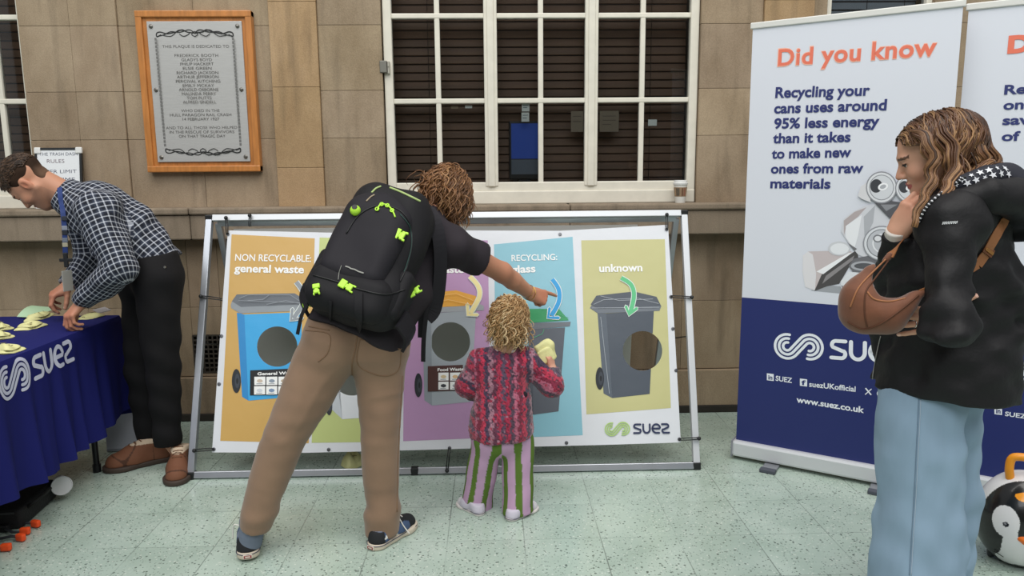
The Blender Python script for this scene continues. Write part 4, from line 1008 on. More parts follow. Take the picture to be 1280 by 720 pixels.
# ---- under the table
bx = empty('black_carry_case', (-1.95, 2.95, 0), 'black fabric case on the floor under the table edge', 'case')
q0 = at(70, 626, Z=0); q1 = at(36, 640, Z=0)
mb = MB(); M = Matrix.Translation((-2.08, 3.07, 0)) @ Matrix.Rotation(radians(6), 4, 'Z'); mb.box((-.16, -.16, 0), (.105, .16, .09), .02, M, seg=3); smooth_by_angle(mb.build('body', mat('black nylon', '#17171a', 0.75, bump=.3, bscale=120), bx))
mb = MB(); mb.tube([M @ Vector((.10, -.1, .07)), M @ Vector((.13, -.09, .09)), M @ Vector((.13, .04, .09)), M @ Vector((.10, .05, .07))], .008, 8); mb.build('handle', mat('black strap', '#101012', 0.8), bx, True)
mb = MB(); mb.box((-.12, -.162, .07), (.08, -.158, .078), .001, M); mb.build('zip', mat('zip grey', '#5d5d60', 0.4, .6), bx)
pc = empty('paper_cup_on_side', tuple(at(77, 605, Z=.085)), 'white paper cup lying beside the black case under the table edge', 'cup')
cb = at(77, 605, Z=.085); cdir = unit(CC-cb+V(.3, 0, -.9)); cdir[2] = .12; cdir = unit(cdir)
mb = MB(); mb.lathe([(.028, -.10), (.028, -.098), (.040, 0), (.042, .002), (.0405, .003), (.037, -.004), (.035, -.012)], cb+V(0, 0, -.008), cdir, 28); smooth_by_angle(mb.build('cup_body', mat('cup white', '#cfd0d2', 0.5), pc))
mb = MB(); mb.lathe([(.0405, -.001), (.043, .0015), (.0405, .004), (.038, .002)], cb+V(0, 0, -.008), cdir, 28); smooth_by_angle(mb.build('rim', mat('cup white', '#cfd0d2', 0.5), pc))
def picker(p, d, lab, jaws):
    e = empty('litter_picker', p, lab, 'litter picker', 'litter pickers under the table'); p = V(*p); d = unit(d); n = V(-d[1], d[0], 0)
    mb = MB(); mb.tube([p-d*.32+V(0, 0, .012), p+V(0, 0, .012)], .011, 10); mb.build('shaft', mat('picker grey', '#6f7278', 0.4, .4), e, True)
    mb = MB(); mb.box((-.02, -.018, .0), (.03, .018, .03), .006, Matrix(((d[0], n[0], 0, p[0]), (d[1], n[1], 0, p[1]), (0, 0, 1, p[2]), (0, 0, 0, 1)))); mb.build('head', BLK, e)
    for s_ in (-1, 1):
        q = [p+d*.02+n*s_*.012, p+d*.07+n*s_*jaws, p+d*.11+n*s_*jaws*.9]
        mb = MB(); mb.tube([x+V(0, 0, .016) for x in q], [.006, .006, .005], 8); j = mb.build('jaw', mat('picker black', '#33363b', 0.5), e, True)
        mb = MB(); mb.bar(q[2]+V(0, 0, .018)-d*.012, q[2]+V(0, 0, .018)+d*.026-n*s_*.008, .022, .030, bev=.007); mb.build('rubber_tip', mat('picker orange', '#f0521c', 0.5), j)
k1 = at(8, 668, Z=.02)
picker((k1[0]-.05, k1[1]-.05, 0), (1, -.10, 0), 'litter picker with orange tips on the floor at the left edge, nearer one', .048)
picker((k1[0]-.06, k1[1]+.07, 0), (1, -.06, 0), 'litter picker with orange tips beside the black case, farther one', .04)
lb = empty('grey_board', (-1.84, 3.86, 0), 'pale grey board leaning under the far table end behind the man\'s legs', 'board')
A_ = [at(148, 535, Y=3.80), at(176, 553, Y=3.80), at(200, 545, Y=3.84), at(172, 480, Y=3.92)]
bpz = Plane((-2.05, 3.78, .004), (.97, .1, 0), (-.12, .25, 1)); pbox(bpz, .0, .30, 0, .30, -.012, 0, .002).build('panel', mat('board grey', '#b9bcc4', 0.6), lb)
pbox(bpz, .0, .30, 0, .012, -.014, .002, .002).build('edge_strip', mat('board edge', '#8e9198', 0.5), lb)

# ================================================================== PENGUIN RIDE-ON CASE
def penguin():
    c = at(1277, 653, Y=2.50); c[2] = .178; f = unit(V(-.50, -.87, 0.0)); r_ = unit(np.cross(V(0, 0, 1), -f)); r_ = -np.cross(f, V(0, 0, 1))*-1; r_ = np.cross(f, V(0, 0, 1)); u = V(0, 0, 1)
    fr = (r_, f, u)                # local x right as seen in the photo, y towards the viewer, z up
    if r_[0] < 0: r_ = -r_; fr = (r_, f, u)
    e = empty('childs_case', (c[0], c[1], 0), 'black and white penguin-faced ride-on children\'s suitcase with orange handle', 'suitcase')
    s = SDF(c-V(.24, .26, .2), c+V(.24, .26, .2), .008, [(c-V(.2, .3, .19), c+V(.2, .05, .19), .0032)])
    s.ell(c+u*.0, (.138, .125, .174), fr, k=.0); s.ell(c-u*.02, (.142, .12, .155), fr, k=.05)
    s.cut(c-u*.172, -u, .01)
    def col(P):
        q = P-c; X = q@r_; y = q@f; z = q@u; C_ = np.zeros((len(P), 3)); C_[:] = lin('#151516'); white = lin('#e4e2e2'); ax_ = np.abs(X); front = y > .02
        C_[(y < .055) & (z > .055)] = white; C_[(y < -.02)] = white
        face = ((ax_-.062)**2/.040**2+(z-.018)**2/.056**2 < 1) & (ax_ < .105)
        face |= (ax_ < .060+.25*np.clip(-.02-z, 0, .03)-.14*np.clip(-z-.06, 0, .2)*0) & (z < .0) & (z > -.152) & (ax_ > .0) & (z < -.01-.3*(.06-ax_)*0) & ~((ax_ < .025) & (z > -.03))
        face |= ((ax_-.040)**2/.052**2+(z+.09)**2/.07**2 < 1) & (ax_ < .062+.35*np.clip(-z-.085, 0, .1))
        C_[front & face] = white
        C_[front & (X**2/.040**2+(z-.112)**2/.015**2 < 1)] = lin('#f29a1a')
        C_[front & ((ax_-.062)**2/.0095**2+(z-.010)**2/.0085**2 < 1)] = lin('#1d1d20'); C_[front & ((ax_-.064)**2/.0035**2+(z-.0125)**2/.003**2 < 1)] = lin('#8f8f94')
        return C_
    body = sdf_obj(s, 'shell', mat('glossy case plastic', '#ffffff', 0.25, attr=True, coat=.3), e, col=col, relax=1)
    def L(x, y, z): return c+r_*x+f*y+u*z
    mb = MB(); pts = [L(-.052, .03, .150), L(-.058, .035, .19), L(-.054, .035, .226), L(-.032, .035, .238), L(.032, .035, .238), L(.054, .035, .226), L(.058, .035, .19), L(.052, .03, .150)]
    Q = []; n = len(pts)
    for i in range(n-1):
        p0, p1_, p2_, p3 = pts[max(i-1, 0)], pts[i], pts[i+1], pts[min(i+2, n-1)]
        for t in np.linspace(0, 1, 7)[:-1]: Q.append(.5*((2*p1_)+(-p0+p2_)*t+(2*p0-5*p1_+4*p2_-p3)*t*t+(-p0+3*p1_-3*p2_+p3)*t**3))
    Q.append(pts[-1]); mb.tube(Q, .0145, 12); mb.build('handle', mat('orange plastic', '#f39a1c', 0.35), e, True)
    s = SDF(L(-.09, -.1, -.09)-.15, L(.1, .2, .05)+.15, .004); s = SDF(L(0, .12, -.03)-.09, L(0, .12, -.03)+.09, .003)
    s.ell(L(.0, .118, -.03), (.031, .026, .017), fr, k=0); s.ell(L(.0, .112, -.045), (.022, .022, .012), fr, k=.006)
    sdf_obj(s, 'beak', mat('orange beak', '#ee7420', 0.35), e)
    for sx in (-1, 1):
        mb = MB(); mb.tube([L(sx*.058, .104, -.085), L(sx*.085, .085, -.115), L(sx*.056, .098, -.125)], [.003, .003, .001], 8); mb.build('flipper_line', mat('case line black', '#151516', 0.3), e, True)
        mb = MB(); mb.lathe([(.02, -.012), (.026, -.008), (.026, .008), (.02, .012)], L(sx*.085, .0, -.150), r_, 18); mb.build('wheel', mat('wheel dark', '#2a2a2d', .5), e, True)
    mb = MB(); mb.tube([L(-.001, .0, -.172), L(-.001, .0, -.16)], .004, 6)
penguin()
# ================================================================== PEOPLE: builders
def frame3(f, u):
    f = unit(f); r = unit(np.cross(f, V(*u))); u = np.cross(r, f); return r, f, u
def head_sdf(s, c, f, u, sc=1.0, neck=None, nr=.055, child=False, k=.012):
    r, f, u = frame3(f, u); fr = (r, f, u)
    def L(x, y, z): return c+(r*x+f*y+u*z)*sc
    E = lambda p, q, k=k, mode='add': s.ell(L(*p), V(*q)*sc, fr, k*sc, mode)
    K = lambda a, b, ra, rb, k=k: s.cap(L(*a), L(*b), ra*sc, rb*sc, k*sc)
    E((0, -.012, .038), (.076, .098, .086)); E((0, .03, -.02), (.064, .064, .085), .03)
    for x in (-1, 1):
        K((x*.058, -.004, -.045), (x*.016, .066, -.096), .019, .018, .03)
        E((x*.040, .060, -.030), (.026 if not child else .032, .026, .024 if not child else .032), .02)
    E((0, .076, -.100), (.022, .020, .018), .02); E((0, .060, -.075), (.034, .030, .035), .02)
    E((0, .082, .024), (.052, .014, .011), .016)
    for x in (-1, 1): E((x*.031, .098, .004), (.019, .014, .0125), .014, 'sub')
    K((0, .088, .010), (0, .110, -.028) if not child else (0, .102, -.028), .0075, .0105, .008)
    for x in (-1, 1): E((x*.0115, .097, -.033), (.0095, .012, .008), .006)
    E((0, .092, -.0585), (.023, .0095, .0062), .006); E((0, .0895, -.070), (.020, .0100, .0072), .005)
    s.cap(L(-.02, .1035, -.0640), L(.02, .1035, -.0640), .0026*sc, .0026*sc, .004*sc, 'sub')
    for x in (-1, 1):
        E((x*.031, .0775, .0085), (.0165, .0135, .008), .004); E((x*.031, .0765, -.0085), (.0155, .012, .006), .005)
        E((x*.078, -.006, -.008), (.0085, .020, .033), .006); E((x*.086, .0, -.006), (.006, .010, .018), .004, 'sub')
    if neck is not None: s.cap(L(0, -.018, -.055), neck, nr, nr*1.08, .03)
    return L, (r, f, u)
def eyes(L, sc, parent, iris='#4a3524'):
    for x in (-1, 1):
        mb = MB(); mb.ball(L(x*.031, .0755, .0005), .0115*sc, n=14); o = mb.build('eye', mat('eye white', '#d8d2cc', 0.25), parent, True)
        mb = MB(); mb.ball(L(x*.031, .0836, -.001), .0052*sc, n=12); mb.build('iris', mat('iris '+iris, iris, 0.2), o, True)
def hand_sdf(s, W, X, Z, side, sc=1.0, curls=((20, 25, 15),)*4, spread=(6, 1, -4, -9), thumb=(45, 25, 20), k=.007, nails=None):
    X = unit(X); Z = V(*Z); Z = unit(Z-X*np.dot(Z, X)); Y = np.cross(Z, X)*side; W = V(*W)
    P = lambda x, y, z: W+(X*x+Y*y+Z*z)*sc
    m = [(.086, .027), (.090, .008), (.085, -.012), (.076, -.029)]; R = (.0098, .0100, .0095, .0085)
    Ls = ((.044, .026, .021), (.048, .030, .022), (.044, .028, .021), (.034, .021, .018))
    for i in range(4):
        s.cap(P(.0, m[i][1]*.55, 0), P(m[i][0], m[i][1], 0), .0185*sc, .0115*sc, .014*sc)
    s.ell(P(.045, .0, -.006), V(.045, .034, .013)*sc, (X, Y, Z), .012*sc)
    s.ell(P(.036, .026, -.010), V(.030, .015, .014)*sc, (X, Y, Z), .012*sc)
    for i in range(4):
        sp = radians(spread[i]); Xs = X*cos(sp)+Y*sin(sp); p = P(m[i][0], m[i][1], .001); a = 0; r = R[i]
        for j in range(3):
            a += radians(curls[i][j]); d = Xs*cos(a)-Z*sin(a); q = p+d*Ls[i][j]*sc
            s.cap(p, q, r*sc, r*.9*sc, k*sc if j == 0 else .003*sc); p = q; r *= .9
        if nails is not None: nd = Xs*sin(a)+Z*cos(a); nails.append((p+nd*r*sc*.9-d*.001, .0058*sc))
    ab, op, bd = (radians(x) for x in thumb); p = P(.020, .022, -.006); d = X*cos(ab)*cos(op)+Y*sin(ab)*cos(op)-Z*sin(op)
    for j, (l, r0, r1) in enumerate(((.040, .0150, .0120), (.032, .0115, .0108), (.024, .0106, .0090))):
        q = p+d*l*sc; s.cap(p, q, r0*sc, r1*sc, .008*sc if j == 0 else .003*sc); p = q
        ab -= bd; d = X*cos(ab)*cos(op)+Y*sin(ab)*cos(op)-Z*sin(op)
    if nails is not None: nails.append((p+Z*.006*sc, .006*sc))
    return P
def near(P, c, r): d = np.linalg.norm(P-V(*c), axis=1); return np.clip(1-d/r, 0, 1)
def skin_col(base, L=None, fr=None, sc=1, lips='#b06a60', brow=None, stub=None, red=(), nails=()):
    b = np.array(lin(base))
    def fn(P):
        C = np.tile(b, (len(P), 1)); rd = np.array(lin('#c4694f'))
        for c, r, a in red: w = (near(P, c, r)*a)[:, None]; C = C*(1-w)+rd*b.max()/rd.max()*.9*w
        if L is not None:
            r, f, u = fr; c = L(0, 0, 0); q = (P-c)/sc; x, y, z = q@r, q@f, q@u
            inh = (np.abs(x) < .1) & (np.abs(y) < .13) & (np.abs(z) < .14)
            m = inh & (y > .075) & ((x/.024)**2+((z+.0642)/.0125)**2 < 1); C[m] = lin(lips)
            if brow: m = inh & (y > .06) & (np.abs(np.abs(x)-.032) < .020) & (np.abs(z-.0235-.10*(.032-np.abs(np.abs(x)-.0))*.0) < .0045); C[m] = lin(brow)
            for sx in (-1, 1): w = (near(P, L(sx*.045, .07, -.035), .035*sc)*.25)[:, None]; C = C*(1-w)+rd*w
            w = (near(P, L(0, .11, -.03), .02*sc)*.3)[:, None]; C = C*(1-w)+rd*w
            if stub: m = inh & (y > -.02) & (z < -.045-.0*x) & ~((y > .085) & (np.abs(x) < .022) & (np.abs(z+.064) < .012)); C[m] = C[m]*.72+np.array(lin(stub))*.28
        for c, r in nails: m = np.linalg.norm(P-c, axis=1) < r; C[m] = lin('#e3b7a6')
        return C
    return fn
SKIN = mat('skin', '#c99a80', 0.5, attr=True, bump=0.12, bscale=220, bdist=.001, spec=.35)
SKIN.node_tree.nodes['Principled BSDF'].inputs['Subsurface Weight'].default_value = 0.0
def hair_mesh(name, paths, rad, cols, parent, m, n=5):
    paths = np.asarray(paths); N, M, _ = paths.shape; T = np.gradient(paths, axis=1); T /= np.linalg.norm(T, axis=2, keepdims=True)+1e-9
    A = np.cross(T, np.array([.31, .77, .55])); A /= np.linalg.norm(A, axis=2, keepdims=True)+1e-9; B = np.cross(T, A)
    th = np.arange(n)*2*pi/n; rad = np.broadcast_to(np.asarray(rad), (N, M))
    vs = paths[:, :, None]+(A[:, :, None]*np.cos(th)[None, None, :, None]+B[:, :, None]*np.sin(th)[None, None, :, None])*rad[:, :, None, None]
    base = (np.arange(N)*M*n)[:, None, None]+(np.arange(M-1)*n)[None, :, None]+np.arange(n)[None, None]
    nx = (np.arange(N)*M*n)[:, None, None]+(np.arange(M-1)*n)[None, :, None]+((np.arange(n)+1) % n)[None, None]
    F = np.stack([base, nx, nx+n, base+n], -1).reshape(-1, 4); C = np.repeat(np.asarray(cols), M*n, axis=0)
    return mkobj(name, vs.reshape(-1, 3), F, m, parent, True, col=C)
def scalp_points(c, fr, r, n, rng, keep):
    out = []
    while len(out) < n:
        d = rng.normal(size=3); d /= np.linalg.norm(d)
        if keep(d): out.append(d)
    return np.array(out)
def strands(c, fr, r, dirs, flow, length, steps, wave_amp, wave_len, rng, grav, off=.004, curl=0.0, jitter=.25, clamp=None, mess=.6, adhere=.5):
    """hair paths that start on the skull ellipsoid (axes fr, radii r), run along flow(d) and then fall along grav;
    neighbouring hairs share their wave so that they read as locks"""
    B = np.stack(fr); r = V(*r); N = len(dirs); p = dirs*r; L = length*rng.uniform(.72, 1.08, (N, 1)); st = L/steps; g = B@V(*grav)
    ph = (5*np.sin(3.1*dirs[:, 0]+1.7*dirs[:, 1]+.4)+4*np.cos(2.7*dirs[:, 1]+2.9*dirs[:, 2])+rng.uniform(-mess, mess, N))[:, None]
    v = np.array([flow(d) for d in dirs], float)+rng.normal(size=(N, 3))*jitter; v /= np.linalg.norm(v, axis=1, keepdims=True); lo = off*rng.uniform(.2, 2.6, (N, 1)); out = []
    for i in range(steps):
        n = p/r**2; n /= np.linalg.norm(n, axis=1, keepdims=True); t = i/steps
        v = v*.84+g*.16*(1+t)+rng.normal(size=(N, 3))*.03; v /= np.linalg.norm(v, axis=1, keepdims=True)
        near_ = (np.linalg.norm(p/r, axis=1) < 1.15)[:, None]; dn = (v*n).sum(1, keepdims=True); v = np.where(near_, v-n*np.minimum(dn, 0), v); v = v-n*np.maximum(dn, 0)*adhere*(np.linalg.norm(p/r, axis=1, keepdims=True) < 1.35); v /= np.linalg.norm(v, axis=1, keepdims=True)
        p = p+v*st
        rr_ = np.linalg.norm(p/(r+lo), axis=1, keepdims=True); p = np.where(rr_ < 1, p/rr_, p)
        if clamp is not None: p = clamp(p)
        sd = np.cross(v, n); sd /= np.linalg.norm(sd, axis=1, keepdims=True)+1e-6; w_ = wave_amp*min(1, t*2.5); a_ = 2*pi*(i*st)/wave_len+ph
        q = p+sd*np.sin(a_)*w_+n*np.cos(a_)*w_*curl
        out.append(c+q@B)
    return np.stack(out, 1)
def taper(M, r0, r1=.0006, p=.7): t = np.linspace(0, 1, M); return r0*(1-t**2)**p+r1
def lockcol(cols, dirs, rng, noise=.5):
    c = np.array([lin(x) for x in cols]); w = .5+.5*np.sin(9*dirs[:, 0]+5*dirs[:, 1]+1)*np.cos(8*dirs[:, 1]-6*dirs[:, 2])+rng.uniform(-noise, noise, len(dirs))*.6
    i = np.clip(w, 0, .999)*(len(c)-1); k = i.astype(int); f_ = (i-k)[:, None]; return (c[k]*(1-f_)+c[np.minimum(k+1, len(c)-1)]*f_)*rng.uniform(.85, 1.12, (len(dirs), 1))
def lock(pts, n, r0, r1, M, rng, amp=.006, wl=.07):
    """a lock of hair round a guide line"""
    g = np.array(spl(pts, 8)); t = np.linspace(0, len(g)-1, M); k = np.minimum(t.astype(int), len(g)-2); G = g[k]*(1-(t-k))[:, None]+g[k+1]*(t-k)[:, None]
    T = np.gradient(G, axis=0); T /= np.linalg.norm(T, axis=1, keepdims=True); A = np.cross(T, V(0, 0, 1)+.01); A /= np.linalg.norm(A, axis=1, keepdims=True); B = np.cross(T, A); out = []
    s_ = np.concatenate([[0], np.cumsum(np.linalg.norm(np.diff(G, axis=0), axis=1))])
    for _ in range(n):
        a, q = rng.uniform(0, 6.28), sqrt(rng.rand()); R_ = (r0+(r1-r0)*np.linspace(0, 1, M))*q*np.minimum(1, .25+np.linspace(0, 3.2, M)); w = amp*np.sin(s_*2*pi/wl+a*.25)
        out.append(G+A*(cos(a)*R_+w)[:, None]+B*(sin(a)*R_+.5*w)[:, None])
    return np.array(out)
def mixcol(cols, n, rng):
    c = np.array([lin(x) for x in cols]); i = rng.randint(0, len(c), n); j = rng.randint(0, len(c), n); w = rng.rand(n, 1); return (c[i]*w+c[j]*(1-w))*rng.uniform(.8, 1.15, (n, 1))
HAIR = mat('hair', '#6b4a30', 0.42, attr=True, spec=.4)
def fabric(name, c, **k): return mat(name, c, k.pop('rough', .85), bump=k.pop('bump', .25), bscale=k.pop('bscale', 350), bdist=k.pop('bdist', .001), spec=k.pop('spec', .25), **k)
def bvh_of(o):
    me = o.data; return BVHTree.FromPolygons([v.co.copy() for v in me.vertices], [tuple(p.vertices) for p in me.polygons])
def hit(bv, px, py, lift=0.0):
    d = Vector(ray(px, py)).normalized(); h = bv.ray_cast(Vector(CC), d)
    return None if h[0] is None else V(*h[0])+V(*h[1])*lift
def ribbon(mb, pts, w, th, nrm_, mi=0):
    """flat strap through points; nrm_ = outward normals (one or a list)"""
    pts = [V(*p) for p in pts]; n = len(pts); vs = []; fs = []
    for i, p in enumerate(pts):
        t = unit(pts[min(i+1, n-1)]-pts[max(i-1, 0)]); nn = V(*(nrm_[i] if hasattr(nrm_[0], '__len__') else nrm_)); nn = unit(nn-t*np.dot(nn, t)); s_ = np.cross(t, nn)
        ww = w[i] if hasattr(w, '__len__') else w
        vs += [p-s_*ww/2, p+s_*ww/2, p+s_*ww/2+nn*th, p-s_*ww/2+nn*th]
    for i in range(n-1):
        a, b = i*4, i*4+4
        for k in range(4): l = (k+1) % 4; fs.append((a+k, a+l, b+l, b+k))
    fs += [(0, 3, 2, 1), (n*4-4, n*4-3, n*4-2, n*4-1)]
    return mb.add(vs, fs, mi)
def spl(pts, k=6):
    pts = [V(*p) for p in pts]; n = len(pts); out = []
    for i in range(n-1):
        p0, p1_, p2_, p3 = pts[max(i-1, 0)], pts[i], pts[i+1], pts[min(i+2, n-1)]
        for t in np.linspace(0, 1, k+1)[:-1]: out.append(.5*((2*p1_)+(-p0+p2_)*t+(2*p0-5*p1_+4*p2_-p3)*t*t+(-p0+3*p1_-3*p2_+p3)*t**3))
    out.append(pts[-1]); return out
def bbox(pts, m): a = np.array(pts); return a.min(0)-m, a.max(0)+m
def shoe(parent, heel, toe, w, h, kind, lift=0.0, ankle_h=.09):
    """a shoe from heel to toe; kind 'skate', 'boot' or 'small'"""
    heel = V(heel[0], heel[1], 0); toe = V(toe[0], toe[1], 0); d = unit(toe-heel); L = np.linalg.norm(toe-heel); n = V(-d[1], d[0], 0); u = V(0, 0, 1)
    if lift: pitch = math.asin(min(.9, lift/L)); d2 = d*cos(pitch)-u*sin(pitch); u = d*sin(pitch)+u*cos(pitch); heel = heel+V(0, 0, lift); d = d2
    fr = (d, n, u); P = lambda x, y, z: heel+d*x*L+n*y*w+u*z
    e = empty('shoe', heel); put(e, parent)
    st = .0045 if L > .17 else .003; wd = 1.22 if kind == 'boot' else 1.0
    lo, hi = bbox([P(0, -1, -.02), P(0, 1, -.02), P(1.05, -1, -.02), P(1.05, 1, -.02), P(0, 0, .16), P(1, 0, .1)], .03)
    th = .026 if kind != 'small' else .014
    s = SDF(lo, hi, st)      # sole
    for (x, r) in ((.14, .40), (.40, .37), (.68, .46), (.84, .42)): pass
    s.cap(P(.16, 0, th/2), P(.42, 0, th/2), .155*L*wd, .14*L*wd, .0); s.cap(P(.42, 0, th/2), P(.74, 0, th/2), .14*L*wd, .175*L*wd, .02); s.cap(P(.74, 0, th/2), P(.84, 0, th/2), .175*L*wd, .158*L*wd, .02)
    s.cut(P(0, 0, th), u); s.cut(P(0, 0, .0), -u)
    cS = {'skate': ('#cfc3b0', .6), 'boot': ('#40332b', .7), 'small': ('#dcd6d2', .6)}[kind]
    so = sdf_obj(s, 'sole', mat('sole '+kind, cS[0], cS[1]), e)
    if kind in ('skate', 'small'):
        mb = MB(); pr = []
        for t in np.linspace(0, 2*pi, 49)[:-1]:
            c_ = P(.16, 0, 0) if cos(t) < 0 else P(.80, 0, 0); rr = .157*L if cos(t) < 0 else .172*L; pr.append(c_+d*cos(t)*rr+n*sin(t)*rr+u*th*.80)
        pr.append(pr[0]); mb.tube(pr, .0016, 5, cap=False); mb.build('foxing_line', mat('foxing '+kind, '#3a3f52' if kind == 'skate' else '#5a5666', .6), so, True)
    s = SDF(lo, hi+V(0, 0, .06), st)  # upper
    s.cap(P(.17, 0, th), P(.22, 0, h), .132*L*wd, .125*L*wd, .0); s.cap(P(.20, 0, th+.01), P(.55, 0, th+.012), .13*L*wd, .135*L*wd, .03)
    s.cap(P(.30, 0, h*.86), P(.62, 0, h*.52), .105*L*wd, .11*L*wd, .03); s.cap(P(.6, 0, th+.008), P(.82, 0, th+.002), .15*L*wd, .14*L*wd, .03)
    s.cut(P(0, 0, th-.002), -u); s.cut(P(.22, 0, h), unit(u-d*.18), .004)
    c0 = heel
    def col(Q):
        q = Q-c0; x, y, z = (q@d)/L, q@n, q@u
        if kind == 'skate':
            C = np.tile(lin('#45597a'), (len(Q), 1)); C[(x < .17) | ((x > .72))] = lin('#191a1e'); C[(z > h*.92) & (x < .42)] = lin('#6d768a')
            C[(x > .40) & (np.abs(y) < .035)] = lin('#191a1e')
            wv = (np.abs(z-(h*.62-.9*np.clip(x-.18, 0, .3)*h+.15*h*np.sin((x-.2)*14))) < .006) & (x > .16) & (x < .62); C[wv] = lin('#e6e4df')
        elif kind == 'boot':
            C = np.tile(lin('#714730'), (len(Q), 1)); C[(z > h-.014)] = lin('#c7b29a'); mo = (np.abs(np.hypot((x-.72)*L, y)-.055) < .003) & (x > .45); C[mo] = lin('#4a2c1b')
            C[(np.abs(x-.33) < .008) & (z < h*.8)] = lin('#573521')
        else:
            C = np.tile(lin('#c9c3d0'), (len(Q), 1)); C[x > .75] = lin('#dcd9dd')
        return C
    up = sdf_obj(s, 'upper', mat('upper '+kind, '#ffffff', .8, attr=True, bump=.25, bscale=160, bdist=.001), e, col=col)
    bv = bvh_of(up); mb = MB()
    def top(x, y):
        hh = bv.ray_cast(Vector(P(x, 0, .2)+n*y), Vector(-u)); return V(*hh[0])+u*.002 if hh[0] else P(x, 0, h)+n*y
    lc = {'skate': '#e2dfd8', 'boot': '#6a452d', 'small': '#e8e5e6'}[kind]; wl = .022 if L > .17 else .013
    for i in range(4): x = .40+i*.075; mb.tube([top(x, -wl), top(x+.02, 0), top(x, wl)], .0028 if L > .17 else .0018, 6)
    if kind == 'skate': mb.tube(spl([top(.42, 0), top(.45, .03)+u*.012, top(.5, .055)+u*.004, P(.52, .0, .03)+n*.062]), .0026, 6); mb.tube(spl([top(.42, 0), top(.5, -.02)+u*.02, top(.55, -.045)+u*.006, P(.6, 0, .02)-n*.064]), .0026, 6)
    mb.build('laces', mat('laces '+kind, lc, .8), e, True)
    if kind == 'skate':
        mb = MB(); q = P(.012, 0, th*.52); M = Matrix(((n[0], d[0], u[0], q[0]), (n[1], d[1], u[1], q[1]), (n[2], d[2], u[2], q[2]), (0, 0, 0, 1)))
        mb.box((-.017, -.004, -.008), (.017, .002, .008), .002, M); lb_ = mb.build('heel_label', mat('heel label', '#d8cec0', .6), so)
        mb = MB(); mb.box((-.014, -.0048, -.0055), (.014, -.0035, .0055), .001, M); mb.build('heel_mark', mat('heel mark red', '#8b3a38', .6), so)
        mb = MB(); mb.box((-.009, -.0053, -.0025), (.009, -.0045, .0025), .0008, M); mb.build('heel_mark', mat('heel label', '#d8cec0', .6), so)
    return e

